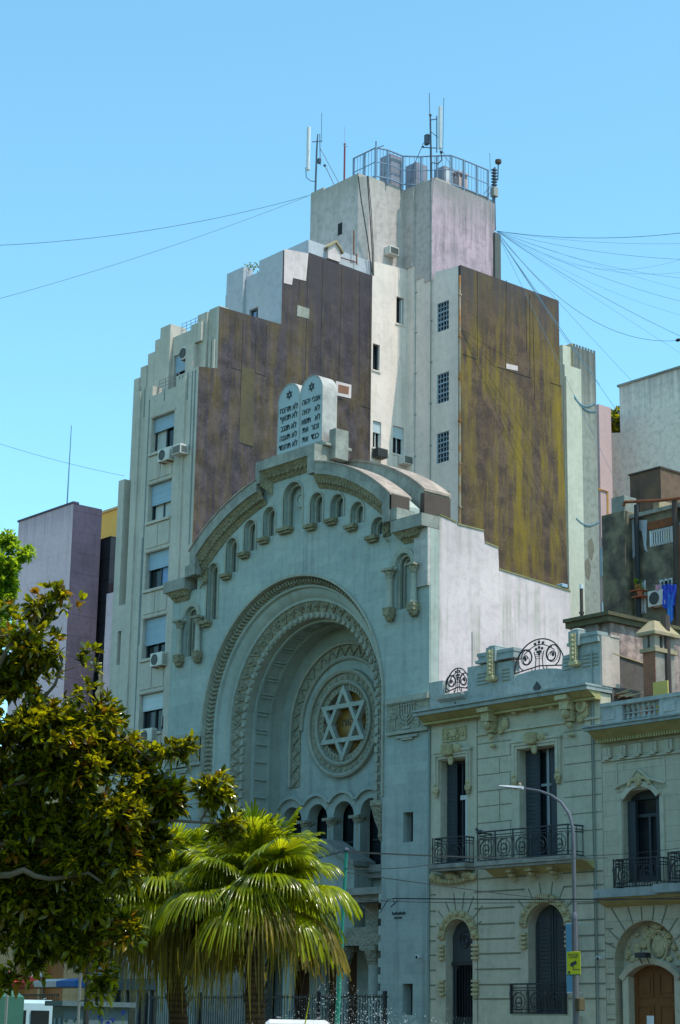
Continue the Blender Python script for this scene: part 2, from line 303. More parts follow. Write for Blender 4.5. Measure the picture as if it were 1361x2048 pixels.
    def clusters(s, gap=.07):
        n = len(s.v); p = list(range(n))
        def find(a):
            while p[a] != a: p[a] = p[p[a]]; a = p[a]
            return a
        for f in s.f:
            for i in f[1:]: p[find(i)] = find(f[0])
        comp = {}
        for f in s.f: comp.setdefault(find(f[0]), []).append(f)
        C = []
        for fs in comp.values():
            ids = {i for f in fs for i in f}; P = [s.v[i] for i in ids]
            C.append([[min(q[k] for q in P) for k in range(3)], [max(q[k] for q in P) for k in range(3)], fs])
        merged = True
        while merged:
            merged = False; out = []
            for c in C:
                for o in out:
                    if all(c[0][k] <= o[1][k]+gap and o[0][k] <= c[1][k]+gap for k in range(3)):
                        o[0] = [min(a, b) for a, b in zip(o[0], c[0])]; o[1] = [max(a, b) for a, b in zip(o[1], c[1])]; o[2] += c[2]; merged = True; break
                else: out.append(c)
            C = out
        return [c[2] for c in C]
    def build(s, name, m, parent=None, label=None, smooth=True, whole=False):
        if name in SPLIT and parent and not whole:
            cl = s.clusters()
            if 1 < len(cl) <= 40:
                o = None
                for fs in cl:
                    q = MB(); idx = {}
                    for f in fs:
                        for i in f:
                            if i not in idx: idx[i] = len(q.v); q.v.append(s.v[i])
                        q.f.append(tuple(idx[i] for i in f))
                    o = q.build(name, m, parent, label, smooth, True)
                return o
        me = bpy.data.meshes.new(name)
        off = parent_world(parent) if parent else Vector((0,0,0))
        me.from_pydata([(v[0]-off.x, v[1]-off.y, v[2]-off.z) for v in s.v], [], s.f)
        me.validate(); me.update()
        import bmesh
        if len(s.f) < 60000:
            bm = bmesh.new(); bm.from_mesh(me); bmesh.ops.recalc_face_normals(bm, faces=bm.faces); bm.to_mesh(me); bm.free()
        if smooth:
            me.shade_smooth(); me.set_sharp_from_angle(angle=math.radians(32))
        me.materials.append(MATS[m] if isinstance(m, str) else m)
        o = bpy.data.objects.new(name, me); COL.objects.link(o)
        if parent: o.parent = parent
        if label: o['label'] = label
        return o
def parent_world(o):
    p = Vector((0,0,0))
    while o: p = p + o.location; o = o.parent
    return p
def tag(o, label=None, cat=None, group=None, kind=None):
    if label: o['label'] = label
    if cat: o['category'] = cat
    if group: o['group'] = group
    if kind: o['kind'] = kind
    return o
def thing(name, label, cat, loc, group=None):
    o = bpy.data.objects.new(name, None); o.empty_display_size = .3; COL.objects.link(o); o.location = loc
    return tag(o, label, cat, group)
def copy_tree(o, parent=None):
    c = o.copy(); COL.objects.link(c)
    if parent: c.parent = parent
    for ch in [k for k in o.children]: copy_tree(ch, c)
    return c
def rect(x0, x1, z0, z1): return [(x0,z0),(x1,z0),(x1,z1),(x0,z1)]
def archpts(cx, w, z0, zs, n=12, rise=None):
    """arched opening: half width w, bottom z0, spring zs"""
    rise = rise or w
    return [(cx-w, z0), (cx+w, z0)] + [(cx+w*math.cos(PI*i/n), zs+rise*math.sin(PI*i/n)) for i in range(n+1)]
def text_mesh(body, size, depth=.01, sx=1.0):
    cu = bpy.data.curves.new('lettering', 'FONT'); cu.body = body; cu.size = size; cu.extrude = depth; cu.align_x = 'CENTER'; cu.align_y = 'CENTER'
    o = bpy.data.objects.new('lettering', cu); COL.objects.link(o)
    dg = bpy.context.evaluated_depsgraph_get(); dg.update(); me = bpy.data.meshes.new_from_object(o.evaluated_get(dg))
    bpy.data.objects.remove(o); return me
def put_text(body, size, cx, y, cz, m, parent, name='lettering', depth=.01, sx=1.0, bold=0):
    me = text_mesh(body, size, depth)
    off = parent_world(parent)
    if me.vertices:
        co = np.array([v.co[:] for v in me.vertices]); co = co - (co.max(0)+co.min(0))/2
        me.vertices.foreach_set('co', np.c_[co[:,0]*sx+cx-off.x, y-off.y-co[:,2], co[:,1]+cz-off.z].ravel())
    me.materials.clear(); me.materials.append(MATS[m]); o = bpy.data.objects.new(name, me); COL.objects.link(o); o.parent = parent; return o

# ---------------------------------------------------------------- ground
def ground():
    MB().add([(-700,-500,0),(400,-500,0),(400,700,0),(-700,700,0)], [(0,1,2,3)]).build('ground', 'city_ground').__setitem__('kind', 'structure')
    MB().add([(-110,-45,.005),(18,-45,.005),(18,32,.005),(-110,32,.005)], [(0,1,2,3)]).build('lawn', 'lawn').__setitem__('kind', 'structure')
    MB().add([(-400,35,.006),(150,35,.006),(150,43,.006),(-400,43,.006)], [(0,1,2,3)]).build('road', 'asphalt').__setitem__('kind', 'structure')
    MB().box(-400,150,43,48,0,.14).build('pavement', 'paving').__setitem__('kind', 'structure')
    MB().box(-400,150,32,35,0,.14).build('plaza_path', 'paving').__setitem__('kind', 'structure')
ground()
# ================================================================ SYNAGOGUE
CX = -56.6; XL, XR = -64.37, -48.83
def star(m, cx, cz, y0, y1, R, w):
    """six-pointed star of two interlaced outlined triangles"""
    for flip in (1, -1):
        P = [(cx + R*math.sin(a), cz + flip*R*math.cos(a)) for a in (0, 2*PI/3, 4*PI/3)]
        k = 1 - w/(R*.5)
        Q = [(cx + (p[0]-cx)*k, cz + (p[1]-cz)*k) for p in P]
        d = 0 if flip > 0 else .004
        m.slab(P, [Q], y0-d, y1-d)
    return m
def synagogue():
    t = thing('synagogue', 'tall stone synagogue with a deep round arch, star rose window and arched gable', 'synagogue', (CX, 46, 0))
    R0, Z0 = 9.26, 13.66                      # gable arc
    def arcz(dx, R=R0): return Z0 + math.sqrt(max(0, R*R-dx*dx))
    # ---- front wall with its arch, niches and slots
    outl = [(XL, 0), (XR, 0), (XR, 19.1), (CX+6.1, 19.1)]
    R1 = R0-.15
    for i in range(0, 25):
        dx = 6.1 - 12.2*i/24; outl.append((CX+dx, arcz(dx, R1)))
    outl += [(CX-6.1, 19.1), (XL, 19.1)]
    holes = []
    hole = [(CX-5.38, 0.0+.02), (CX+5.38, .02)] + [(CX+5.38*math.cos(PI*i/40), 13.2+5.38*math.sin(PI*i/40)) for i in range(41)]
    holes.append(hole)
    # rising niches under the gable: apex pixel, width, sill
    spec = []
    for sgn in (-1, 1):
        for dx, zt, zb, w in ((5.02, 20.02, 19.35 if sgn > 0 else 17.65, .36), (3.83, 20.84, 19.4 if sgn < 0 else 20.0, .36), (2.67, 21.37, 20.08 if sgn < 0 else 20.45, .37), (1.45, 21.68, 20.46, .37)):
            spec.append((CX+sgn*dx, zt, zb, w))
    spec[0] = (CX-5.05, 20.0, 17.65, .36)
    spec.append((CX, 22.40, 20.62, .58))
    for cx, zt, zb, w in spec: holes.append(archpts(cx, w, zb, zt-w, 10))
    for cx in (-50.19, -63.02): holes.append(archpts(cx, .40, 16.35, 18.0, 12))
    holes += [rect(-50.12,-49.61,8.05,9.08), rect(-50.08,-49.58,2.25,3.28)]
    MB().slab(outl, holes, 46, 46.45).build('front_wall', 'facade', t)
    # body blocks behind the front
    b = MB(); b.box(XL, CX-5.45, 46.46, 50.2, 0, 19.05); b.box(CX+5.45, XR-.01, 46.46, 48.4, 0, 19.05)
    b.slab([(CX-6.05, 18.95), (CX+6.05, 18.95)] + [(CX+(6.05-12.1*i/24), arcz(6.05-12.1*i/24, R1-.1)) for i in range(25)], [], 46.46, 47.1)
    b.build('gable_backing', 'facade_plain', t)
    nb = MB()
    for cx, zt, zb, w in spec: nb.box(cx-w-.05, cx+w+.05, 46.40, 46.44, zb-.05, zt+.05)
    nb.build('niche_back', 'facade_plain', t)
    mo = MB(); sill = []
    for i, (cx, zt, zb, w) in enumerate(spec):
        mo.arch(cx, zt-w, [(w, 45.96), (w+.07, 45.96), (w+.07, 46.02), (w, 46.02)], zb=zb, n=12)
        mo.arch(cx, zt-w, [(w-.12, 46.18), (w-.02, 46.18), (w-.02, 46.3), (w-.12, 46.3)], zb=zb, n=12)
        MB().box(cx-w-.16, cx+w*.15, 45.74, 46.0, zb-.16, zb-.02).box(cx-w-.08, cx+w*.05, 45.82, 45.999, zb-.26, zb-.16).build('sill', 'carved_bounce', t)
    mo.build('niche_moulding', 'arch_stone', t)
    # medallion discs
    for x, z, r, y in ((CX+.12, 21.72, .30, 46.28), (-50.0, 17.62, .2, 46.3), (-62.85, 17.62, .2, 46.3)):
        MB().lathe(x, y, z, [(r, .12), (r, 0), (r*.72, -.02), (r*.68, .03), (.01, .03)], 20, 'y').build('medallion', 'facade_plain', t)
    # ---- gable coping, projecting
    yf = 45.55
    cop = MB()
    def arcband(rin, rout, y0, y1, d0, d1, n=20):
        P = [];
        for i in range(n+1):
            dx = d0+(d1-d0)*i/n; P.append((CX+dx*rout/R0, Z0+math.sqrt(max(0, rout*rout-(dx*rout/R0)**2))))
        for i in range(n, -1, -1):
            dx = d0+(d1-d0)*i/n; P.append((CX+dx*rout/R0, Z0+math.sqrt(max(0, rin*rin-(dx*rout/R0)**2))))
        return P
    for s_ in (-1, 1):
        cop.slab(arcband(R0-.45, R0, 0, 0, s_*6.1, s_*1.8), [], yf, 46.55)
        cop.box(CX+s_*6.1, CX+s_*5.7, yf+.004, 46.55, 19.6, 20.65)
        cop.box(CX+s_*5.74, CX+s_*6.45, yf+.05, 46.5, 19.58, 20.05)
    cop.box(CX-1.86, CX+1.78, yf-.003, 46.55, 23.1, 23.5)
    cop.box(CX+1.36, CX+1.78, yf-.002, 46.55, 22.35, 23.1); cop.box(CX-1.86, CX-1.62, yf-.002, 46.55, 22.6, 23.1)
    cop.build('gable_coping', 'cornice_stone', t)
    # lit metal capping strips on the right of the arcs
    cp = MB()
    cp.slab(arcband(R0+.002, R0+.06, 0, 0, -6.1, -1.8), [], yf-.04, 46.6); cp.slab(arcband(R0+.002, R0+.06, 0, 0, 6.12, 1.8), [], yf-.04, 46.6)
    cp.build('arc_capping', 'coping_metal', t)
    rr = MB(); rr.slab(arcband(8.7, 9.62, 0, 0, -5.85, 5.85, 30), [], 47.3, 48.6); rr.build('roof_arc', 'cornice_stone', t)
    rr = MB(); rr.slab(arcband(9.622, 9.70, 0, 0, -5.87, 5.87, 30), [], 47.25, 48.65); rr.build('roof_arc_capping', 'coping_metal', t)
    MB().box(CX+6.104, CX+6.16, 45.6, 46.5, 20.06, 20.62).box(CX+5.9, CX+6.12, 47.28, 48.62, 19.7, 21.0).build('arc_end_block', 'rust_end', t)
    MB().slab(arcband(8.4, 8.68, 0, 0, -5.8, 5.8, 20), [], 47.11, 48.55).build('nave_roof', 'roof_tar', t)
    MB().box(-63.9, -49.4, 49.87, 53.0, 0, 17.4).build('nave', 'facade_plain', t)
    # carved frieze (soffit splay) below the coping
    fr = MB()
    for s_ in (-1, 1):
        n = 26
        for i in range(n):
            a = [s_*(5.72-(5.72-1.62)*j/n) for j in (i, i+1)]
            P = []
            for dx in a:
                zo = arcz(dx, R0-.45); zi = arcz(dx, R0-.95); P += [(CX+dx, yf+.06, zo), (CX+dx*.985, 45.97, zi)]
            fr.add(P, [(0, 1, 3, 2)])
            dx = (a[0]+a[1])/2; z = arcz(dx, R0-.7); fr.ball((CX+dx, 45.78, z), .085, 6, (1, .8, 1.2))
        for j in range(3):
            z = 20.5-j*.5 if s_ < 0 else 20.2-j*.4
            fr.tube([(CX+s_*5.72, 45.86, z), (CX+s_*5.42, 45.86, z-.22), (CX+s_*5.72, 45.86, z-.45)], .035, 5)
        fr.box(CX+s_*5.36, CX+s_*5.42, 45.9, 46.0, 19.2, 20.45)
        fr.box(CX+s_*5.42, CX+s_*5.70, 45.93, 46.0, 19.2, 20.6)
    # top of the centre block
    fr.add([(CX-1.6, yf+.05, 23.1), (CX+1.36, yf+.05, 23.1), (CX+1.36, 45.97, 22.62), (CX-1.6, 45.97, 22.62)], [(0,1,2,3)])
    for i in range(11): fr.ball((CX-1.45+i*.27, 45.8, 22.84), .08, 6)
    fr.add([(CX-1.62, yf+.05, 23.1), (CX-1.62, yf+.05, 22.5), (CX-1.25, 45.97, 22.1), (CX-1.25, 45.97, 22.62)], [(0,1,2,3)])
    fr.build('frieze', 'carved_bounce', t)
    # ---- shoulders
    for s_, x0, x1 in ((-1, XL-.18, CX-6.45), (1, CX+6.12, XR)):
        MB().box(x0, x1, 45.6, 46.5, 19.14, 19.6).build('shoulder_cornice', 'cornice_stone', t)
        c = MB(); e0, e1 = (x0+.1, x1-.0) if s_ < 0 else (x0+.05, x1-.35)
        c.add([(e0, 45.66, 19.14), (e1, 45.66, 19.14), (e1-.15, 45.98, 18.72), (e0+.3, 45.98, 18.72)], [(0,1,2,3)])
        c.add([(e0, 45.66, 19.14), (e0+.3, 45.98, 18.72), (e0+.1, 45.98, 19.14)], [(0,1,2)]); c.add([(e1, 45.66, 19.14), (e1-.15, 45.98, 18.72), (e1, 45.98, 19.14)], [(0,1,2)])
        for i in range(6): c.ball((e0+.3+i*(e1-e0-.5)/5, 45.8, 18.94), .07, 6)
        c.build('shoulder_frieze', 'carved_bounce', t)
    MB().box(-49.55, XR+.005, 45.9, 46.44, 17.0, 19.12).build('shoulder_pier', 'tablet_side', t)
    # ---- pylon niches with colonnettes
    for cx in (-50.19, -63.02):
        MB().box(cx-.45, cx+.45, 46.36, 46.4, 16.3, 18.5).build('niche_back', 'facade_plain', t)
        m = MB()
        m.arch(cx, 18.0, [(.42,45.95),(.62,45.95),(.62,46.02),(.42,46.02)], n=14)
        m.arch(cx, 18.0, [(.30,46.1),(.38,46.1),(.38,46.2),(.30,46.2)], zb=16.38, n=12); m.arch(cx, 18.0, [(.22,46.25),(.28,46.25),(.28,46.34),(.22,46.34)], zb=16.38, n=12)
        m.build('niche_moulding', 'arch_stone', t)
        for dx in (-.56, .70):
            c = MB().lathe(cx+dx, 45.84, 16.45, [(.15,-.01),(.15,.05),(.12,.10),(.11,1.05),(.13,1.08)], 14)
            co = c.build('colonnette', 'arch_stone', t)
            MB().lathe(cx+dx, 45.84, 17.53, [(.12,0),(.15,.08),(.22,.24),(.21,.26)], 8).box(cx+dx-.25, cx+dx+.25, 45.6, 46.0, 17.79, 17.88).build('capital', 'carved', co)
            MB().box(cx+dx-.18, cx+dx+.18, 45.66, 46.0, 16.16, 16.44).lathe(cx+dx, 45.84, 15.92, [(.03,0),(.10,.03),(.17,.12),(.19,.24)], 10).build('corbel', 'carved_bounce', co)
    # ---- menorah bands on the pylons
    for x0, x1 in ((-50.95, XR+.02), (XL-.02, -61.98)):
        c = (x0+x1)/2
        p = MB().box(x0, x1, 45.93, 46.0, 11.95, 12.95).build('relief_panel', 'carved', t)
        q = MB().box(x0, x1+.04, 45.84, 46.0, 12.95, 13.05).box(x0, x1+.02, 45.88, 45.999, 13.052, 13.16).box(x0, x1+.04, 45.86, 46.0, 11.83, 11.945)
        q.box(c-.55, c+.55, 45.88, 46.0, 11.68, 11.76).box(c-.3, c+.3, 45.9, 45.998, 11.60, 11.68)
        for i in range(28): q.box(x0+.03+i*(x1-x0)/28, x0+.03+(i+.5)*(x1-x0)/28, 45.86, 45.93, 12.9, 12.948)
        q.build('band_moulding', 'arch_stone', t)
        m = MB()                             # seven-branched lamp in relief
        m.tube([(c, 45.9, 12.05), (c, 45.9, 12.82)], .028, 6)
        for r in (.13, .26, .39):
            m.tube([(c+r*math.cos(a), 45.9, 12.56+r*math.sin(a)) for a in [PI+PI*i/14 for i in range(15)]], .024, 5)
            for s_ in (-1, 1): m.tube([(c+s_*r, 45.9, 12.56), (c+s_*r, 45.9, 12.80)], .026, 5)
        for r in (-.39,-.26,-.13,0,.13,.26,.39): m.ball((c+r, 45.89, 12.84), .045, 6)
        m.box(c-.17, c+.17, 45.87, 45.93, 11.98, 12.06)
        for s_ in (-1, 1):                   # palm trees either side
            for k in range(2):
                x = c+s_*(.62+k*.3); m.tube([(x, 45.91, 12.0), (x, 45.91, 12.4)], .02, 5)
                for a in range(5):
                    an = PI*(a+.5)/5; m.tube([(x, 45.91, 12.4), (x+.13*math.cos(an), 45.9, 12.4+.13*math.sin(an))], .02, 4)
        m.build('menorah_relief', 'arch_stone', p)
    # ---- the great arch: nested orders
    ZC = 13.2; LEG = 9.72
    MB().arch(CX, ZC, [(5.36,45.93),(5.46,45.93),(5.46,46.02),(5.38,46.3),(5.30,46.3)], zb=LEG, n=60).build('outer_roll', 'arch_stone', t)
    lf = MB().arch(CX, ZC, [(5.32,46.12),(5.08,46.36),(5.08,46.5),(5.4,46.5)], zb=LEG, n=60)
    na = 92
    for i in range(na):
        a = PI*(i+.5)/na; lf.tube([(CX+5.30*math.cos(a), 46.10, ZC+5.30*math.sin(a)), (CX+5.2*math.cos(a+.012), 46.17, ZC+5.2*math.sin(a+.012)), (CX+5.09*math.cos(a), 46.32, ZC+5.09*math.sin(a))], [.055,.06,.03], 5, False)
    for s_ in (-1, 1):
        for i in range(19):
            z = LEG+.1+i*.182; lf.tube([(CX+s_*5.30, 46.10, z), (CX+s_*5.2, 46.17, z+.05), (CX+s_*5.09, 46.32, z)], [.055,.06,.03], 5, False)
    lf.build('leaf_order', 'carved', t)
    MB().arch(CX, ZC, [(5.08,46.30),(5.0,46.34),(4.96,46.46),(4.78,46.52),(4.62,46.7),(4.52,46.72),(4.50,46.9),(5.08,46.9)], zb=LEG, n=60).build('smooth_order', 'facade_plain', t)
    zg = MB().arch(CX, ZC, [(4.52,46.78),(4.12,47.0),(4.12,47.3),(4.52,47.3)], zb=LEG, n=60)
    pts = []
    nz = 27
    for i in range(2*nz+1):
        a = PI*i/(2*nz); r = 4.47 if i % 2 == 0 else 4.17; y = 46.79 if i % 2 == 0 else 46.95
        pts.append((CX+r*math.cos(a), y, ZC+r*math.sin(a)))
    zg.tube(pts, .04, 5, False)
    for i in range(nz):
        a = PI*(i+.5)/nz; zg.ball((CX+4.37*math.cos(a), 46.84, ZC+4.37*math.sin(a)), .07, 6)
    for s_ in (-1, 1):
        pl = [];
        for i in range(15):
            r, y = (4.47, 46.79) if i % 2 == 0 else (4.17, 46.95)
            pl.append((CX+s_*r, y, ZC-i*.247))
        zg.tube(pl, .04, 5, False)
    zg.build('zigzag_order', 'carved', t)
    bd = MB().arch(CX, ZC, [(4.12,46.98),(3.90,47.02),(3.88,47.3),(4.12,47.3)], zb=LEG, n=60)
    for i in range(38):
        a = PI*(i+.5)/38; x, z = CX+4.0*math.cos(a), ZC+4.0*math.sin(a)
        bd.ball((x, 46.96, z), .115, 6, (1,.7,1))
    for s_ in (-1, 1):
        for i in range(10): bd.box(CX+s_*3.91, CX+s_*4.09, 46.9, 46.99, LEG+.08+i*.345, LEG+.08+i*.345+.22)
    bd.build('bead_order', 'arch_stone', t)
    # coffered vault
    vt = MB().arch(CX, ZC, [(3.90,47.3),(3.90,48.85),(5.2,48.85),(5.2,47.3)], zb=LEG, n=60)
    nr = 17
    for i in range(nr+1):
        a = PI*i/nr
        for da in (-.018, .018):
            b_ = a+da; vt.tube([(CX+3.87*math.cos(b_), 47.42, ZC+3.87*math.sin(b_)), (CX+3.87*math.cos(b_), 48.15, ZC+3.87*math.sin(b_))], .045, 4)
    vt.arch(CX, ZC, [(3.90,47.34),(3.80,47.34),(3.80,47.46),(3.90,47.46)], zb=LEG, n=50); vt.arch(CX, ZC, [(3.90,48.1),(3.80,48.1),(3.80,48.22),(3.90,48.22)], zb=LEG, n=50)
    for s_ in (-1, 1):
        for i in range(5): vt.box(CX+s_*3.82, CX+s_*3.91, 47.4, 48.12, LEG+.12+i*.7, LEG+.24+i*.7)
    vt.build('coffered_vault', 'facade_plain', t)
    # ledge at the foot of the orders
    MB().slab([(CX-5.38,46.05),(CX-5.2,46.1),(CX-3.75,47.1),(CX-3.75,48.7),(CX-5.38,48.7)],[],9.48,9.72,'z').slab([(CX+5.36,46.05),(CX+5.3,46.25),(CX+3.85,47.3),(CX+3.85,48.7),(CX+5.36,48.7)],[],9.48,9.72,'z').slab([(CX-5.38,46.12),(CX-5.2,46.2),(CX-3.85,47.2),(CX-3.85,48.7),(CX-5.38,48.7)],[],0,9.479,'z').slab([(CX+5.37,46.3),(CX+3.95,47.3),(CX+3.95,48.7),(CX+5.37,48.7)],[],0,9.478,'z').build('impost_ledge', 'cornice_stone', t)
    # ---- back wall with rose and arcade
    YB = 48.85
    rc, rr_ = 13.24, 2.12
    arcx = [CX-3.12+1.56*i for i in range(5)]
    bo = [(CX-3.95, 0), (CX+3.95, 0)] + [(CX+3.95*math.cos(PI*i/30), ZC+3.95*math.sin(PI*i/30)) for i in range(31)]
    hs = [[(CX+1.28*math.cos(2*PI*i/40), rc+1.28*math.sin(2*PI*i/40)) for i in range(40)]]
    for x in arcx: hs.append(archpts(x, .60, 7.7, 9.63, 12))
    hs += [archpts(CX, .9, .1, 4.6, 12), archpts(CX-2.6, .75, .1, 4.4, 12), archpts(CX+2.6, .75, .1, 4.4, 12)]
    MB().slab(bo, hs, YB, YB+.5).build('recess_wall', 'facade', t)
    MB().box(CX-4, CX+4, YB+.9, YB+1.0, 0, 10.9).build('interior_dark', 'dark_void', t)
    rg = MB().arch(CX, ZC, [(3.27,YB-.16),(3.20,YB-.20),(3.12,YB-.16),(3.12,YB),(3.27,YB)], zb=11.0, n=50)
    rg.arch(CX, ZC, [(2.66,YB-.12),(2.58,YB-.16),(2.52,YB-.10),(2.52,YB),(2.66,YB)], zb=None, n=50)
    rg.build('ring_moulding', 'arch_stone', t)
    zz = MB().arch(CX, ZC, [(3.12,YB-.05),(2.66,YB-.05),(2.66,YB),(3.12,YB)], zb=11.0, n=50)
    P = [(CX+(3.08 if i%2 == 0 else 2.7)*math.cos(PI*i/34), YB-.08, ZC+(3.08 if i%2 == 0 else 2.7)*math.sin(PI*i/34)) for i in range(35)]
    zz.tube([(CX+3.08-(.38 if i % 2 else 0), YB-.08, 11.0+i*.275) for i in range(8)] + P + [(CX-3.08+(.38 if i % 2 else 0), YB-.08, 13.2-i*.275) for i in range(1, 9)], .045, 5, False)
    zz.build('zigzag_ring', 'carved', t)
    rs = MB()
    full = dict(zb=None, n=64, a0=0, a1=2*PI)
    rs.arch(CX, rc, [(2.14,YB),(2.12,YB-.18),(2.04,YB-.22),(1.96,YB-.16),(1.96,YB)], **full)
    rs.arch(CX, rc, [(1.66,YB),(1.66,YB-.16),(1.59,YB-.2),(1.52,YB-.14),(1.52,YB)], **full)
    rs.build('rose_rings', 'arch_stone', t)
    rs = MB().arch(CX, rc, [(1.96,YB-.06),(1.66,YB-.06),(1.66,YB),(1.96,YB)], **full)
    for i in range(34):
        a = 2*PI*i/34; rs.ball((CX+1.81*math.cos(a), YB-.07, rc+1.81*math.sin(a)), .085, 6, (1,.7,1))
    rs.arch(CX, rc, [(1.52,YB-.03),(1.27,YB-.03),(1.27,YB+.2),(1.52,YB+.2)], **full)
    for i in range(44):
        a = 2*PI*i/44; rs.tube([(CX+1.31*math.cos(a), YB-.04, rc+1.31*math.sin(a)), (CX+1.46*math.cos(a+.05), YB-.06, rc+1.46*math.sin(a+.05))], .028, 4)
    rs.build('rose_carving', 'carved', t)
    gl = MB().box(CX-1.4, CX+1.4, YB+.22, YB+.25, rc-1.4, rc+1.4).build('rose_glass', 'glass_amber', t)
    put_text('\u05d4\u05d5\u05d4\u05d9', .42, CX, YB+.205, rc+.05, 'inscription', t, 'rose_lettering', sx=1.2)
    star(MB(), CX, rc, YB-.14, YB+.06, 1.5, .17).build('rose_star', 'facade_plain', t)
    # arcade
    ar = MB()
    for x in arcx:
        ar.arch(x, 9.63, [(.60,YB-.02),(.90,YB-.02),(.90,YB),(.60,YB)], n=20, a0=.60, a1=PI-.60)
        ar.arch(x, 9.63, [(.90,YB-.16),(1.02,YB-.16),(1.02,YB-.002),(.90,YB-.002)], n=20, a0=.68, a1=PI-.68)
    ar.build('arcade_hood', 'facade_plain', t)
    for i in range(6):
        x = arcx[0]-.78+1.56*i
        c = MB().lathe(x, YB+.1, 7.75, [(.19,0),(.19,.1),(.15,.18),(.14,1.5),(.15,1.53)], 14).build('arcade_column', 'arch_stone', t)
        MB().lathe(x, YB+.1, 9.28, [(.15,0),(.24,.16),(.26,.24)], 10).box(x-.27, x+.27, YB-.2, YB+.35, 9.52, 9.63).build('capital', 'carved', c)
    MB().box(CX-3.9, CX+3.9, YB-.35, YB-.001, 7.42, 7.68).box(CX-3.9, CX+3.9, YB-.28, YB-.002, 7.2, 7.419).build('arcade_sill', 'cornice_stone', t)
    for i, x in enumerate(arcx):
        g = MB().slab(archpts(x, .6, 7.7, 9.63, 10), [], YB+.62, YB+.66).build('arcade_window', 'glass', t)
        MB().box(x-.03, x+.03, YB+.56, YB+.61, 7.7, 9.85).box(x-.5, x+.5, YB+.56, YB+.61, 8.7, 8.75).build('mullion', 'frame_dark', g)
    # carved capital corbel at the arch's right jamb
    MB().lathe(CX+5.0, 46.3, 8.2, [(.03,0),(.12,.15),(.1,.4),(.25,.75),(.38,1.2),(.42,1.25),(.42,1.42)], 10).build('jamb_corbel', 'carved', t)
    # ---- portal: gabled porch, flanking bays, columns, doors
    ph = MB(); ph.slab([(CX-1.7,4.7),(CX+1.75,4.7),(CX+1.75,7.75),(CX,8.55),(CX-1.7,7.75)], [archpts(CX, .95, 4.71, 5.2, 12)], 47.9, 48.8)
    ph.build('porch_gable', 'facade_plain', t)
    MB().slab([(CX-1.85,7.62),(CX,8.5),(CX+1.9,7.62),(CX+1.9,7.8),(CX,8.72),(CX-1.85,7.8)], [], 47.7, 48.84).build('porch_coping', 'cornice_stone', t)
    for x in (CX-4.7, CX-3.3, CX-1.55, CX+1.55, CX+3.3, CX+4.7):
        c = MB().lathe(x, 47.6, .3, [(.32,0),(.32,.2),(.26,.32),(.24,3.6),(.26,3.7)], 16).build('portal_column', 'facade_plain', t)
        MB().lathe(x, 47.6, 4.0, [(.26,0),(.4,.45),(.42,.5)], 10).box(x-.42, x+.42, 47.2, 48.1, 4.5, 4.68).build('capital', 'carved', c)
        MB().box(x-.38, x+.38, 47.25, 48.0, 0, .3).build('plinth', 'facade_plain', c)
    MB().box(CX-5.3, CX+5.3, 47.3, 48.84, 4.69, 5.1).box(CX-5.3, CX-1.75, 47.5, 48.83, 5.1, 5.35).box(CX+1.8, CX+5.3, 47.5, 48.83, 5.1, 5.35).build('portal_entablature', 'carved', t)
    for sx in (-1, 1):
        MB().box(CX+sx*2.2, CX+sx*5.3, 46.9, 48.84, 6.45, 6.7).box(CX+sx*2.3, CX+sx*5.3, 47.1, 48.83, 6.2, 6.448).build('side_cornice', 'cornice_stone', t)
        MB().box(CX+sx*2.4, CX+sx*3.1, 47.9, 48.8, 5.36, 6.2).lathe(CX+sx*3.9, 47.9, 6.72, [(.3,0),(.34,.3),(.22,.6),(.3,.72)], 10).build('side_console', 'carved', t)
    for x, w, h in ((CX, .88, 5.45), (CX-2.6, .73, 5.1), (CX+2.6, .73, 5.1)):
        d = MB().slab(archpts(x, w, .1, h-w, 12), [], YB+.2, YB+.28).build('door', 'portal_wood', t)
        k = MB()
        for j in range(5):
            for s_ in (-1, 1): k.box(x+s_*.1, x+s_*(w-.1), YB+.15, YB+.2, .3+j*.85, .95+j*.85)
        k.build('door_panel', 'portal_wood', d)
    MB().box(-51.25, -50.98, 46.06, 46.4, .1, 7.4).build('jamb_strip', 'facade_plain', t)
    for i, z in enumerate([2.2, 2.75, 3.3, 3.85, 4.4, 4.95, 5.5, 6.05]):
        MB().box(-51.36, -51.222, 46.01, 46.4, z, z+.3).build('quoin', 'facade_plain', t)
    # little inscription on the right pylon: two dark lines of letters
    ins = MB(); x = -50.62
    for i in range(11):
        w = .035+.02*(i*7 % 3)/2; ins.box(x, x+w, 45.975, 46.0, 5.60, 5.60+(.07 if i % 3 else .10)); x += w+.018
    x = -50.52
    for i in range(7):
        w = .035+.015*(i*5 % 3)/2; ins.box(x, x+w, 45.975, 46.0, 5.46, 5.52); x += w+.016
    ins.build('pylon_lettering', 'inscription', t)
    for x0, x1, z0, z1 in ((-50.12,-49.61,8.05,9.08), (-50.08,-49.58,2.25,3.28)):
        MB().box(x0, x1, 46.40, 46.43, z0, z1).build('slot_window', 'glass', t)
    # flood lamp and corner strip
    MB().box(XR-.06, XR+.012, 46.05, 46.458, 9, 19.1).build('corner_flashing', 'facade_plain', t)
    # ---- white side party wall, stepped top
    X = XR
    pts = [(46.47, S(873,1030,X)[1]), S(912,1046,X), S(914,1050,X), S(967,1063,X), S(969,1086,X), S(996,1097,X), S(998,1140,X), S(1030,1150,X), S(1140,1184,X)]
    poly = [(46.46, 8), (pts[-1][0], 8)] + pts[::-1] + [(46.46, pts[0][1])]
    MB().slab([(p[0], p[1]) for p in poly], [], X-.45, X+.02, 'x').build('side_wall', 'white_wall', t)
    cc = MB()
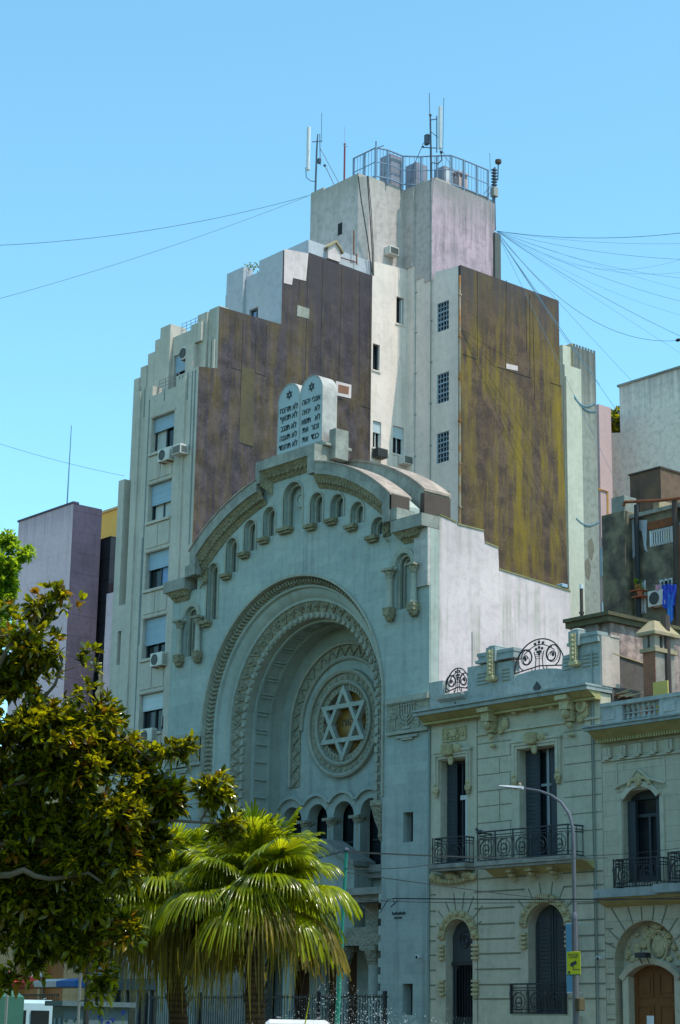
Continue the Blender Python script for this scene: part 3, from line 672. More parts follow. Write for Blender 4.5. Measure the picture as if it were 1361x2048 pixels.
    for a, b_ in ((0,1),(2,3),(4,5),(6,7),(7,8)):
        (ya, za), (yb, zb) = pts[a], pts[b_]
        cc.add([(X-.5,ya,za+.01),(X+.05,ya,za+.01),(X+.05,yb,zb+.01),(X-.5,yb,zb+.01),(X-.5,ya,za+.06),(X+.05,ya,za+.06),(X+.05,yb,zb+.06),(X-.5,yb,zb+.06)], [(0,1,2,3),(4,5,6,7),(0,1,5,4),(1,2,6,5),(2,3,7,6),(3,0,4,7)])
    cc.build('side_wall_coping', 'moss_top', t)
    return t
synagogue()

# ---- tablets of the law on the gable
def tablets():
    t = thing('stone_tablets', 'pair of round-topped stone tablets with Hebrew lettering standing on the gable', 'tablets', (CX+.17, 46.1, 23.5))
    MB().box(-58.25, -54.65, 45.95, 47.3, 23.51, 23.62).box(-58.05, -54.85, 46.0, 47.2, 23.622, 23.74).build('base', 'cornice_stone', t)
    MB().box(-54.84, -54.45, 46.3, 46.95, 23.0, 24.2).build('side_block', 'cornice_stone', t)
    for cx, lines in ((-57.13, ['\u05d7\u05e6\u05e8\u05ea \u05d0\u05dc','\u05e3\u05d0\u05e0\u05ea \u05d0\u05dc','\u05d1\u05e0\u05d2\u05ea \u05d0\u05dc','\u05d4\u05e0\u05e2\u05ea \u05d0\u05dc','\u05d3\u05de\u05d7\u05ea \u05d0\u05dc']),
                      (-55.75, ['\u05d4\u05d5\u05d4\u05d9 \u05d9\u05db\u05e0\u05d0','\u05d4\u05d9\u05d4\u05d9   \u05d0\u05dc','\u05d0\u05e9\u05ea   \u05d0\u05dc','\u05ea\u05d0  \u05e8\u05d5\u05db\u05d6','\u05ea\u05d0  \u05d3\u05d1\u05db'])):
        w = .665
        body = MB().slab(archpts(cx, w, 23.75, 25.93, 18), [], 46.12, 46.82).build('tablet', 'tablet_stone', t)
        MB().arch(cx, 25.93, [(w+.002,46.1),(w+.03,46.1),(w+.03,46.85),(w+.002,46.85)], zb=23.75, n=18).build('rim', 'tablet_side', body)
        for i, ln in enumerate(lines): put_text(ln, .35, cx, 46.105, 25.60-i*.385, 'inscription', body, 'lettering', sx=.84)
        star(MB(), cx, 26.15, 46.10, 46.118, .2, .05).build('carved_star', 'inscription', body)
tablets()

# ================================================================ APARTMENT TOWER (left and behind)
XT, YT = -64.4, 46.9
def window_front(root, x0, x1, z0, z1, y, shut=.45, curtain=None, wm='shutter', dep=.32, bars=0):
    """recessed window seen from the street: frame, glass, roller shutter"""
    w = MB(); e = .05
    w.slab(rect(x0, x1, z0, z1), [rect(x0+e, x1-e, z0+e, z1-e)], y+dep-.08, y+dep-.02); w.box((x0+x1)/2-.03, (x0+x1)/2+.03, y+dep-.08, y+dep-.021, z0+e, z1-e)
    fr = w.build('window', 'frame_dark', root)
    MB().box(x0, x1, y+dep, y+dep+.02, z0, z1).build('pane', 'glass', fr)
    if curtain:
        a, b_, c = curtain; MB().box(x0+(x1-x0)*a, x0+(x1-x0)*b_, y+dep-.012, y+dep-.004, z0+.06, z1-.1).build('curtain', c, fr)
    if shut > 0: MB().box(x0+.02, x1-.02, y+dep-.16, y+dep-.10, z1-(z1-z0)*shut, z1-.01).build('roller_shutter', wm, fr)
    return fr
def ac_outdoor(label, loc, rz=0, grey=False, w=.85, h=.58, d=.32):
    t = thing('air_conditioner', label, 'air conditioner', loc, 'air conditioners hung on the walls'); t.rotation_euler.z = rz
    off = Vector(loc)
    def B(m, *a): return m
    m = MB(); x, y, z = off; m.rbox(x-w/2, x+w/2, y-d, y, z, z+h, .02); m.build('casing', 'ac_grey' if grey else 'ac_white', t)
    MB().lathe(x-w*.12, y-d-.012, z+h*.5, [(h*.40,.012),(h*.40,0),(h*.36,-.01),(h*.36,.006),(.01,.006)], 18, 'y').build('fan', 'fan_dark', t)
    g = MB()
    for i in range(6): g.box(x+w/2, x+w/2+.008, y-d+.05, y-.05, z+.07+i*(h-.14)/6, z+.07+(i+.5)*(h-.14)/6)
    g.build('side_grille', 'ac_grey', t)
    g = MB()
    for s_ in (-.3, .3): g.box(x+s_*w-.015, x+s_*w+.015, y-d-.02, y, z-.04, z-.001)
    g.build('bracket', 'rust', t); return t
def ac_window(label, loc, rz=0, black=False, w=.62, h=.42, d=.42):
    t = thing('air_conditioner', label, 'air conditioner', loc, 'air conditioners hung on the walls'); t.rotation_euler.z = rz
    x, y, z = loc; MB().rbox(x-w/2, x+w/2, y-d, y, z, z+h, .015).build('casing', 'ac_black' if black else 'ac_white', t)
    g = MB()
    for i in range(9): g.box(x-w/2+.05, x+w/2-.05, y-d-.01, y-d, z+.05+i*(h-.1)/9, z+.05+(i+.55)*(h-.1)/9)
    g.build('front_grille', 'fan_dark', t)
    g = MB()
    for i in range(7): g.box(x+w/2, x+w/2+.01, y-d+.05, y-.08, z+.06+i*(h-.12)/7, z+.06+(i+.5)*(h-.12)/7)
    g.build('side_grille', 'fan_dark', t); return t

def apartment():
    t = thing('apartment_tower', 'stepped apartment tower with mossy dark side walls rising behind the synagogue', 'apartment building', (-66, 56, 0))
    T = lambda px, py: F(px, py, YT)
    xm = T(270,812)[0]; x1 = T(238,962)[0]; x1r = T(249.5,958)[0]
    zs = T(240,1211)[1]; zw1 = T(238,962)[1]; zw2 = T(257,815)[1]; x2 = T(257,815)[0]
    hol = []; wins = []
    pxw = [((304,837.7),(349.7,822),(299.5,908.5)), ((297.5,971.5),(344,957),(293.5,1046)), ((290.5,1108),(337.5,1094),(287,1182)), ((284.5,1240),(331,1226),(280.5,1320)), ((277,1391),(324,1379),(273,1470)), ((271,1530),(318,1520),(268,1600)), ((266,1668),(312,1660),(262,1740)),((262,1800),(308,1795),(258,1870))]
    xa, xb = T(*pxw[0][0])[0], T(*pxw[0][1])[0]
    for a, b_, c in pxw:
        z1 = T(*a)[1]; z0 = T(*c)[1]; hol.append(rect(xa, xb, z0, z1)); wins.append((xa, xb, z0, z1))
    hol += [rect(T(324,1432)[0], T(341,1430)[0], T(325,1452)[1], T(325,1433)[1])]
    nx = [T(236,1265)[0], T(243,1262)[0]]; sl = [(T(238,1330)[1], T(240,1262)[1]), (T(233,1460)[1], T(235,1402)[1])]
    for z0, z1 in sl: hol.append(rect(nx[0], nx[1], z0, z1))
    zp = T(290,778)[1]; zpar = T(330,782)[1]; zr = 29.4
    outl = [(x1,0), (XT,0), (XT,zr), (T(353,754)[0], zr-.05), (T(353,768)[0], zpar), (T(306,785)[0], zpar), (T(306,775)[0], zp), (xm, zp), (xm, zs), (x1r, zs), (x1r, zw1), (x1, zw1)]
    MB().slab(outl, hol, YT, YT+.5).build('front_wall', 'tower_render', t)
    MB().box(x1, XT-.15, YT+.51, 47.85, 0, zs).box(x2, XT-.15, YT+.51, 47.85, zs, zw2).box(x2-.0, XT-.15, YT+.51, 47.85, zw2, zpar-.2).build('inner_block', 'tower_render', t)
    # grooves, sills, spandrels
    g = MB()
    def groove(p, q, w=.07): 
        (xa_, za), (xb_, zb_) = T(*p), T(*q); g.box(xa_-w/2, xa_+w/2, YT-.012, YT, za, zb_)
    groove((275,838),(271,990)); groove((291,775),(287,835)); groove((283,775),(280,990)); groove((330,780),(329,802)); groove((360,752),(358,810)); groove((377,745),(374,800)); groove((366,900),(358,960)); groove((300,800),(275,1290)); groove((366,750),(366,800)); groove((392,740),(375,1090), .09); groove((386,742),(380,900)); groove((286,1075),(262,1500))
    g.build('groove', 'tower_groove', t)
    s_ = MB(); pn = MB()
    for i, (a, b_, z0, z1) in enumerate(wins):
        s_.box(a-.05, b_+.02, YT-.10, YT-.001, z0-.14, z0-.02)
        s_.box(a-.1, b_+.1, YT-.03, YT-.002, z1+.03, z1+.12)
        if i < len(wins)-1:
            zn = wins[i+1][3]+.2; pn.box(a+.0, (a+b_)/2-.03, YT-.035, YT-.001, zn, z0-.2); pn.box((a+b_)/2+.03, b_-.02, YT-.035, YT-.001, zn, z0-.2)
    s_.build('sill', 'tower_render', t); pn.build('spandrel_panel', 'tower_render', t)
    cur = [(0.05,.5,'curtain'), (.1,.95,'curtain'), (.45,.98,'curtain_blue'), None, None, None, None, None]
    for i, (a, b_, z0, z1) in enumerate(wins):
        window_front(t, a, b_, z0, z1, YT, (.40,.56,.46,.66,.42,.6,.5,.6)[i], cur[i], 'shutter' if i < 4 else 'shutter_white')
    for z0, z1 in sl: MB().box(nx[0], nx[1], YT+.25, YT+.3, z0, z1).build('slot_window', 'glass', t)
    MB().box(T(324,1432)[0], T(341,1430)[0], YT+.4, YT+.45, T(325,1452)[1], T(325,1433)[1]).build('vent_opening', 'dark_void', t)
    # vertical piers proud of the front
    pr = MB()
    for (pa, pb, top, bot) in ((272,283,(275,775),(236,1640)), (355,372,(360,748),(325,1500))):
        xa_, xb_ = T(pa,812)[0], T(pb,812)[0]; pr.box(xa_, xb_, YT-.07, YT-.001, 0, T(*top)[1]-.3)
    pr.build('pier', 'tower_render', t)
    # railing of the first terrace
    rl = MB(); (xa_, za), (xb_, zb_) = T(307,778), T(347,764)
    for k in range(3): rl.tube([(xa_, YT+.3, za+.12+k*.16), (xb_, YT+.3, za+.12+k*.16)], .015, 5)
    for k in range(4): x = xa_+(xb_-xa_)*k/3; rl.tube([(x, YT+.3, za-.1), (x, YT+.3, za+.45)], .015, 5)
    rl.build('terrace_railing', 'steel', t)
    # ---- second level, stepped back
    Y2 = 47.9; U = lambda px, py: F(px, py, Y2)
    l2 = MB()
    def blk(pa, pb, ptop, y=Y2, d=.5, zb=24): l2.box(U(pa,700)[0], U(pb,700)[0], y, y+d, zb, ptop)
    zt = U(437,612)[1]
    blk(275,285,U(280,757)[1],Y2-.1); blk(285.3,297,U(290,733)[1],Y2-.05); blk(297.3,310,U(303,706)[1]); blk(310.3,324,U(316,679)[1]); blk(324.3,344,U(332,655)[1],Y2-.12,.9)
    xw0, xw1 = U(347,712)[0], U(384,712)[0]
    zwt, zwb = U(344,713)[1], U(343,775)[1]
    l2.slab([(U(344.3,700)[0],24),(U(399,700)[0],24),(U(399,700)[0],U(370,664)[1]),(U(344.3,700)[0],U(370,664)[1])], [rect(xw0,xw1,zwb,zwt)], Y2+.05, Y2+.45)
    l2.box(U(385,700)[0], U(400,700)[0], Y2-.35, Y2+.04, 24, U(400,690)[1]); l2.box(U(392,660)[0], U(412,660)[0], Y2-.25, Y2+.46, U(400,688)[1]+.003, U(400,650)[1])
    l2.box(U(399.3,640)[0], U(418,640)[0], Y2-.1, Y2+.5, 24, U(405,632)[1]+.05); l2.box(U(418.3,640)[0], XT, Y2, Y2+.5, 24, zt)
    l2.box(U(421,700)[0], U(425,700)[0], Y2-.09, Y2-.001, 28, U(423,675)[1]); l2.box(U(428,700)[0], U(432,700)[0], Y2-.09, Y2-.001, 28, U(430,680)[1])
    l2.build('second_level_wall', 'tower_render', t)
    window_front(t, xw0, xw1, zwb, zwt, Y2+.05, .55, None, 'shutter', .25)
    l2 = MB().box(U(300,700)[0], XT-.15, Y2+.52, 51.38, 20, U(370,664)[1]-.3).build('second_level_core', 'tower_render', t)
    rl = MB()
    (xa_, za), (xb_, zb_) = U(357,662), U(393,640)
    for k in range(4): rl.tube([(xa_, Y2+.2, 32.0+k*.16), (xb_, Y2+.2, 32.0+k*.16)], .012, 5)
    for k in range(5): x = xa_+(xb_-xa_)*k/4; rl.tube([(x, Y2+.2, 31.6), (x, Y2+.2, 32.5)], .012, 5)
    rl.build('terrace_railing', 'cage_blue', t)
    # ---- third level (white)
    Y3 = 51.4; V = lambda px, py: F(px, py, Y3)
    l3 = MB()
    l3.box(V(445,590)[0], V(452.7,590)[0], Y3+.2, Y3+.6, 28, V(449,587)[1]); l3.box(V(453,590)[0], V(486,590)[0], Y3, Y3+.55, 28, V(470,541)[1])
    xw0, xw1 = V(494,620)[0], V(517,620)[0]; zwt, zwb = V(505,614)[1], V(505,640)[1]
    l3.slab(rect(V(486.3,590)[0], V(517,590)[0], 28, V(500,548)[1]), [rect(xw0,xw1-.04,zwb,zwt)], Y3+.15, Y3+.5)
    l3.box(V(517.3,590)[0], XT, Y3-.0, Y3+.55, 28, 36.095)
    l3.build('third_level_wall', 'white_render', t)
    window_front(t, xw0, xw1-.02, zwb, zwt, Y3+.15, .0, (.1,.9,'curtain_blue'), 'shutter', .2)
    MB().box(V(453,590)[0], XT-.15, Y3+.56, 56.44, 24, 35.9).box(XT-3.5, XT-.12, 53.0, 56.86, 36, 37.12).build('third_level_core', 'white_render', t)
    # ---- party wall on the synagogue side
    MB().slab([(YT+.004,0),(56.86,0),(56.86,36.35),(52.95,36.42),(52.9,36.15),(51.404,36.1),(51.404,32.5),(Y2+.004,32.43),(Y2+.004,29.55),(YT+.004,zr)], [], XT-.13, XT+.006, 'x').build('party_wall', 'dark_party', t)
    pw = MB()
    pw.slab([S(*p, XT) for p in ((569,498),(617,507),(612,562),(586,556),(584,570),(568,566))], [], XT+.008, XT+.018, 'x'); pw.build('whitewashed_patch', 'white_wall', t)
    pw = MB().slab([S(*p, XT) for p in ((484,733),(510,740),(506,893),(478,884))], [], XT+.008, XT+.014, 'x'); pw.build('mossy_panel', 'moss_panel', t)
    pw = MB().slab([S(*p, XT) for p in ((595,610),(619,618),(618,638),(594,632))], [], XT+.008, XT+.02, 'x'); pw.build('plaster_patch', 'cornice_stone', t)
    pw = MB().slab([S(*p, XT) for p in ((672,762),(703,770),(702,797),(670,790))], [], XT+.008, XT+.018, 'x').build('white_patch', 'white_wall', t)
    MB().slab([S(*p, XT) for p in ((677,769),(698,774),(697,789),(676,785))], [], XT+.020, XT+.028, 'x').build('brick_patch', 'brick', pw)
    ln = MB()
    for a, b_ in (((600,560),(597,600)),((617,515),(610,760)),((646,520),(640,780)),((684,533),(678,760)),((720,545),(718,800)),((487,640),(483,740)),((513,640),(510,745)),((483,735),(478,885)),((478,885),(505,894)),((510,745),(532,753)),((598,760),(598,800)),((740,560),(738,900)),((668,795),(688,800)),((722,812),(742,818)),((463,735),(485,742)),((534,650),(530,752))):
        p, q = S(*a, XT), S(*b_, XT); ln.tube([(XT+.01, p[0], p[1]), (XT+.008, q[0], q[1])], .012, 4)
    ln.build('wall_chase', 'cable_black', t)
    # ---- light court wall, rear wing, top storey
    YC = 59.10
    cw = [S(794,592,XT), S(809,652,XT)]
    def srect(p, q): (a, b_), (c, d) = S(*p, XT), S(*q, XT); a = max(a, 56.93); c = min(c, 59.0); return [(a,d),(c,d),(c,b_),(a,b_)]
    hw = [srect((794,592),(809,650)), srect((747,686),(760,742)), srect((787,850),(812,912)), srect((747,840),(763,898))]
    MB().slab([(56.87,0),(YC,0),(YC,37.3),(56.87,37.1)], hw, XT-.3, XT-.02, 'x').build('court_wall', 'court_render', t)
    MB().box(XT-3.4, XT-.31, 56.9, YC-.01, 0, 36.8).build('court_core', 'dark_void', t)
    for k, h_ in enumerate(hw):
        y0, y1, z0, z1 = h_[0][0], h_[1][0], h_[0][1], h_[2][1]
        fr = MB().slab(rect(y0,y1,z0,z1), [rect(y0+.05,y1-.05,z0+.05,z1-.05)], XT-.2, XT-.14, 'x').build('window', 'frame_white' if k > 1 else 'frame_dark', t)
        MB().box(XT-.26, XT-.25, y0, y1, z0, z1).build('pane', 'glass', fr)
        if k > 1: 
            MB().box(XT-.13, XT-.09, y0+.02, y1-.02, z1-(z1-z0)*.42, z1-.02).build('roller_shutter', 'shutter_white', fr)
            MB().box(XT-.2, XT-.15, (y0+y1)/2-.02, (y0+y1)/2+.02, z0+.05, z1).build('mullion', 'frame_white', fr)
        if k == 0: MB().box(XT-.24, XT-.1, y1-.12, y1-.051, z0+.05, z1-.05).build('shutter_leaf', 'frame_white', fr)
        MB().box(XT-.3, XT+.03, y0-.06, y1+.06, z0-.09, z0-.02).build('sill', 'court_render', fr)
    YB_, XB0, XB1 = 59.15, -62.71, -60.75
    G = lambda px, py: F(px, py, YB_)
    MB().box(XT-.3, -63.95, YC+.003, 60, 0, 41.0).box(-63.95, XB0-.003, YC+.12, 60, 0, 41.0).build('court_return_wall', 'court_render', t)
    hb = []
    for p, q in (((875,608),(898,662)), ((874.5,750),(898,806)), ((874,868),(898,926)), ((874,988),(898,1045))):
        (a, b_), (c, d) = G(*p), G(*q); hb.append(rect(a, c, d+.12, b_))
    MB().slab([(XB0,0),(XB1-.16,0),(XB1-.16,36.45),(XB0+.25,36.6),(XB0,36.2)], hb, YB_, YB_+.3).build('rear_wing_front', 'court_render', t)
    for h_ in hb:
        x0, x_1, z0, z1 = h_[0][0], h_[1][0], h_[0][1], h_[2][1]
        fr = MB().slab(rect(x0,x_1,z0,z1), [rect(x0+.03,x_1-.03,z0+.03,z1-.03)], YB_+.03, YB_+.09)
        for i in range(1, 4): x = x0+(x_1-x0)*i/4; fr.box(x-.015, x+.015, YB_+.04, YB_+.08, z0+.03, z1-.03)
        for i in range(1, 6):
            z = z0+(z1-z0)*i/6; w = .035 if i % 2 == 0 else .015; fr.box(x0+.03, x_1-.03, YB_+.035, YB_+.085, z-w, z+w)
        f = fr.build('barred_window', 'shutter', t); MB().box(x0, x_1, YB_+.14, YB_+.15, z0, z1).build('pane', 'glass', f)
    MB().box(XB0, XB1-.17, YB_+.31, 65.8, 0, 36.3).build('rear_wing_core', 'court_render', t)
    MB().slab([(YB_,0),(66.35,0),(66.2,22),(65.95,32.1),(65.85,32.15),(65.84,36.45),(YB_,36.45)], [], XB1-.16, XB1, 'x').build('rear_party_wall', 'dark_mossy', t)
    ln = MB()
    for a, b_ in (((955,545),(955,720)),((926,708),(953,718)),((1013,560),(1012,740)),((994,733),(1062,756)),((1060,590),(1060,755)),((1100,765),(1122,772)),((1066,620),(1070,800)),((1052,595),(1054,700))):
        p, q = S(*a, XB1), S(*b_, XB1); ln.tube([(XB1+.005, p[0], p[1]), (XB1+.003, q[0], q[1])], .015, 4)
    ln.build('wall_chase', 'cable_black', t)
    MB().slab([S(*p, XB1) for p in ((1013,727),(1036,732),(1036,742),(1013,737))], [], XB1+.002, XB1+.01, 'x').build('chalky_patch', 'white_wall', t)
    # top storey
    YU = 56.46; Q = lambda px, py: F(px, py, YU)
    xl = Q(621,388)[0]
    tp = MB()
    xs = [xl, Q(647,378)[0], Q(690,360)[0]]
    tp.box(xl, Q(646,378)[0]-.01, YU+.04, YU+.5, 30, Q(621,388)[1]+.05); tp.box(Q(646,378)[0], -65.05, YU, YU+.5, 30, 41.75)
    tp.slab([(-65.05,YU),(XT-.25,YU+.35),(XT-.25,59.06),(-65.3,59.06),(-65.3,YU+.5),(-65.05,YU+.5)], [], 36.9, 41.55, 'z')
    tp.box(Q(613,450)[0], xl-.01, YU+.3, YU+.7, 30, Q(615,445)[1]); tp.box(Q(605,480)[0], Q(612.6,480)[0], YU+.6, YU+.9, 30, Q(608,478)[1])
    tp.box(xl, -65.31, YU+.51, 63, 30, 41.2)
    tp.build('top_storey', 'top_wall', t)
    # stepped set of pilasters right of the notch
    tp = MB().box(-64.66, -63.945, YC-.05, 59.5, 37.32, 41.5); tp.box(-63.94, -63.30, YC+.09, 60.3, 36.6, 41.6); tp.box(-63.296, XB0-.004, YC+.07, 59.6, 36.3, 41.52)
    tp.box(-63.34, XB0-.17, YC+.43, 63.38, 41.42, 41.75)
    tp.build('top_storey_notch', 'top_wall', t)
    MB().slab([(59.15,36.3),(63.41,36.3),(63.41,41.5),(59.15,41.58)], [], XB0-.16, XB0, 'x').build('top_side_wall', 'lilac_wall', t)
    MB().box(-65.3, XB0-.17, 59.3, 63.38, 40.9, 41.3).build('top_roof', 'roof_tar', t)
    MB().box(-62.7, -60.95, 59.5, 65.7, 36.31, 36.36).build('rear_roof', 'roof_tar', t)
    MB().box(XB0+.003, XB0+.12, 63.3, 63.7, 36.4, 39.9).build('rear_fin', 'slim_render', t)
    # small openings
    f = MB().box(Q(677,447)[0], Q(685,447)[0], YU-.02, YU+.02, Q(680,470)[1], Q(680,447)[1]).build('vent_opening', 'dark_void', t)
    (a, b_), (c, d) = F(835,440,YC+.42), F(851,468,YC+.42)
    f = MB().box(a, c, YC+.39, YC+.42, d, b_).build('small_window', 'glass', t); g_ = MB()
    for i in range(4): x = a+(c-a)*i/3; g_.box(x-.02, x+.02, YC+.36, YC+.39, d, b_)
    for i in range(4): z = d+(b_-d)*i/3; g_.box(a, c, YC+.37, YC+.388, z-.02, z+.02)
    g_.build('bars', 'cage_blue', f)
    # ---- pipes down the court
    for px, r, m_, y0, z0, z1 in ((922,.05,'rust_pipe',None,20,35.9), (835,.06,'pipe_green',None,20,39.0), (826,.07,'rust_pipe',None,20,39.2), (864,.025,'pipe_green',None,20,41.3)):
        yy = YB_-.06 if px > 860 else YC+.17; x = F(px-2, 700, yy)[0]
        p = MB().tube([(x, yy, z0), (x, yy, z1)], r, 8)
        for i in range(9):
            z = z1-1.0-i*2.05; p.box(x-r*1.7, x+r*1.7, yy-r*1.1, yy+.06, z, z+.06)
        p.build('drainpipe', m_, t)
    return t
apartment()
# air conditioners
def onF(px, py, Y): x, z = F(px, py, Y); return (x, Y, z)
def onS(px, py, X): y, z = S(px, py, X); return (X, y, z)
x, y, z = onF(330, 916, YT-.35); ac_outdoor('white split unit with round fan under the topmost shuttered window of the tower', (x-.15, YT-.02, z-.1))
x, y, z = onF(357, 908, YT-.35); ac_window('slatted boxy unit right beside the fan unit under the topmost shuttered window', (x-.05, YT-.02, z))
x, y, z = onF(311, 1332, YT-.35); ac_outdoor('white fan unit under the fourth shuttered window, streaks of rust below it', (x, YT-.02, z))
x, y, z = onF(293, 1484, YT-.35); ac_outdoor('white fan unit just above the magnolia crown under a white shutter', (x-.1, YT-.02, z))
x, y, z = onF(379, 722, 47.9); ac_outdoor('small white unit mounted high beside the blue shutter of the upper terrace', (x, 47.88, z), w=.34, h=.6)
x, y, z = onS(778, 514, XT-.25); ac_window('grey boxy unit alone on the pale wall near the top of the tower', (XT-.25, y, z), PI/2, w=.6)
x, y, z = onS(806, 932, XT); ac_window('white boxy unit under the right window of the pale court wall', (XT+.02, y, z), PI/2)
x, y, z = onS(754, 918, XT); ac_window('blackened burnt-looking unit under the left window of the pale court wall', (XT+.02, y, z), PI/2, True)
for o in COL.objects:
    if o.get('category') == 'air conditioner' and abs(o.rotation_euler.z) > 1: pass
# ================================================================ ROOFTOP GEAR
def poly3(*p): return [Vector(q) for q in p]
def rooftop():
    YR = 57.6
    R = lambda px, py, Y=YR: (lambda q: (q[0], Y, q[1]))(F(px, py, Y))
    # mast with white panel antenna on the left corner
    b = R(632, 385); t = thing('antenna_mast', 'thin mast with one tall white panel antenna on the left corner of the roof', 'antenna', b, 'antenna masts on the roof')
    MB().tube([R(631,392), R(634,300), R(636,268)], [.05,.045,.03], 6).tube([R(643,285), R(644,226)], .014, 5).tube([R(625,284), R(645,282)], .02, 5).tube([R(641,330), R(640,268)], .02,5).build('mast', 'mast', t)
    MB().tube([R(612,335), R(613,355), R(622,362), R(633,363)], .022, 5).tube([R(626,283),R(634,284)],.02,5).build('bracket', 'mast', t)
    MB().tube([R(640,295), R(678,365)], .016, 5).tube([R(650,330), R(668,368)], .02, 5).build('stay', 'mast', t)
    p0, p1 = R(616,342), R(619,254); m = MB(); m.rbox(p1[0]-.10, p1[0]+.10, YR-.1, YR+.05, p0[2], p1[2], .03); pn = m.build('antenna_panel', 'antenna_white', t)
    m = MB(); x, _, z = R(640,322); m.rbox(x-.09, x+.09, YR-.12, YR+.04, z-.15, z+.12, .02); x, _, z = R(650,331); m.ball((x,YR,z), .08, 6); m.build('radio_unit', 'mast', t)
    # red post
    b = R(690,355); t = tag(MB().tube([R(689,360), R(690,292)], .045, 6).tube([R(685,290), R(697,293)], .012, 4).tube([R(690,292), R(690,254)], .006, 4).ball(R(690,288), .06, 6).build('roof_post', 'red_post'), 'short dark red post standing left of the blue roof cage', 'post')
    # cage with equipment
    t = thing('roof_cage', 'blue steel railing cage round the roof machines at the very top of the tower', 'railing', (-64.2, 58, 41.6))
    c = MB(); P = [(-66.3, 57.1), (-64.5, 57.1), (-62.75, 60.0), (-62.75, 63.2)]
    pts = [(-66.4,57.3),(-65.6,57.3),(-64.75,57.3),(-64.55,57.9),(-64.55,58.9),(-64.0,59.6),(-63.4,60.1),(-62.9,60.6),(-62.85,61.4),(-62.85,62.3),(-62.85,63.1)]
    for i, (x, y) in enumerate(pts):
        c.tube([(x,y,41.4),(x,y,43.25)], .05, 5)
        if i:
            x0, y0 = pts[i-1]
            for z in (43.25, 41.75, 42.5): c.tube([(x0,y0,z),(x,y,z)], .025 if z == 42.5 else .04, 5)
    c.build('railing', 'cage_blue', t)
    c = MB()
    for i in range(1, len(pts)):
        (x0,y0),(x,y) = pts[i-1], pts[i]; n = 4
        for k in range(n): f = (k+.5)/n; c.tube([(x0+(x-x0)*f,y0+(y-y0)*f,41.7),(x0+(x-x0)*f,y0+(y-y0)*f,43.2)], .012, 4)
    c.build('mesh_wires', 'cage_blue', t)
    MB().tube([(-64.75,57.3,43.1),(-64.75,57.3,43.6)], .03, 5).tube([(-65.0,57.3,43.25),(-64.4,57.5,43.3)], .02, 5).build('finial', 'mast', t)
    for i, (x, y, w, h, lab) in enumerate(((-65.1, 58.6, .8, 1.75, 'tall grey machine cabinet, leftmost inside the roof cage'), (-64.85, 60.1, .8, 1.7, 'grey machine cabinet in the middle of the roof cage'), (-64.2, 61.4, .75, 1.7, 'grey machine cabinet with a small pale door, rightmost inside the roof cage'))):
        q = thing('machine_cabinet', lab, 'cabinet', (x, y, 41.4), 'machine cabinets in the roof cage')
        m = MB(); m.rbox(x-w/2, x+w/2, y-.4, y+.4, 41.4, 41.5+h, .03); m.build('casing', 'equipment', q)
        MB().box(x+w/2, x+w/2+.012, y-.3, y+.3, 41.6, 41.35+h).build('door', 'antenna_white' if i == 2 else 'equipment', q)
    # big right mast
    YM = 59.4; R = lambda px, py, Y=YM: (lambda q: (q[0], Y, q[1]))(F(px, py, Y))
    t = thing('antenna_mast', 'tallest mast with white panel antenna and two whip aerials right of the cage', 'antenna', R(864, 352), 'antenna masts on the roof')
    MB().tube([R(863,356), R(862,290), R(861,228)], [.06,.05,.04], 6).tube([R(860,230), R(859,186)], .018, 5).tube([R(886,300), R(888,196)], .014, 5).tube([R(874,305), R(874,232)], .03, 5).build('mast', 'mast', t)
    MB().tube([R(862,240), R(874,238)], .025, 5).tube([R(862,296), R(874,296)], .025, 5).tube([R(883,305), R(884,320), R(876,328), R(864,325)], .03, 5).tube([R(844,294), R(862,296)], .025, 5).build('bracket', 'mast', t)
    MB().tube([R(848,285), R(822,345)], .016, 5).tube([R(886,303), R(912,348)], .016, 5).tube([R(861,262), R(876,275)], .02, 5).build('stay', 'mast', t)
    p0, p1 = R(883,298), R(879,214); m = MB(); m.rbox(p0[0]-.14, p0[0]+.05, YM-.1, YM+.04, p0[2], p1[2], .03); m.build('antenna_panel', 'antenna_white', t)
    m = MB(); x, _, z = R(856,280); m.rbox(x-.14, x+.12, YM-.15, YM+.05, z-.28, z+.28, .04); x, _, z = R(861,230); m.ball((x,YM,z), .08, 6); x, _, z = R(883,304); m.ball((x,YM,z), .09, 6); x, _, z = R(847,294); m.ball((x,YM,z), .06, 6); m.build('radio_unit', 'mast', t)
    # far right mast
    X0 = -62.8
    R = lambda px, py: (lambda q: (X0, q[0], q[1]))(S(px, py, X0))
    t = thing('antenna_mast', 'dark lattice pole with a small drum at the right end of the roof', 'antenna', R(988, 400), 'antenna masts on the roof')
    MB().tube([R(989,460), R(988,395), R(990,335)], [.09,.08,.05], 6).tube([R(981,345), R(980,306)], .013, 5).tube([R(996,360), R(997,328)], .03, 5).tube([R(988,362), R(996,360)], .02, 5).tube([R(968,388), R(982,372), R(988,375)], .016, 5).tube([R(972,395), R(984,382)], .014, 5).build('mast', 'mast', t)
    x, y, z = R(997,324); MB().lathe(x, y, z-.12, [(.08,0),(.16,.06),(.16,.22),(.05,.24)], 10).build('drum', 'rust_end', t)
    x, y, z = R(989,385); m = MB(); m.rbox(x-.15, x+.15, y-.16, y+.16, z-.25, z+.25, .03); m.build('radio_unit', 'ac_grey', t)
    q = MB()
    for k in range(7): x, y, z = R(989, 340+k*6); q.box(x-.1, x+.1, y-.12, y+.12, z-.03, z+.03)
    q.build('insulator', 'mast', t)
    # chimney
    x, y, z = (lambda q: (-63.0, q[0], q[1]))(S(924, 378, -63.0))
    t = thing('roof_chimney', 'small pink chimney with square vents at the right of the roof cage', 'chimney', (x, y, z))
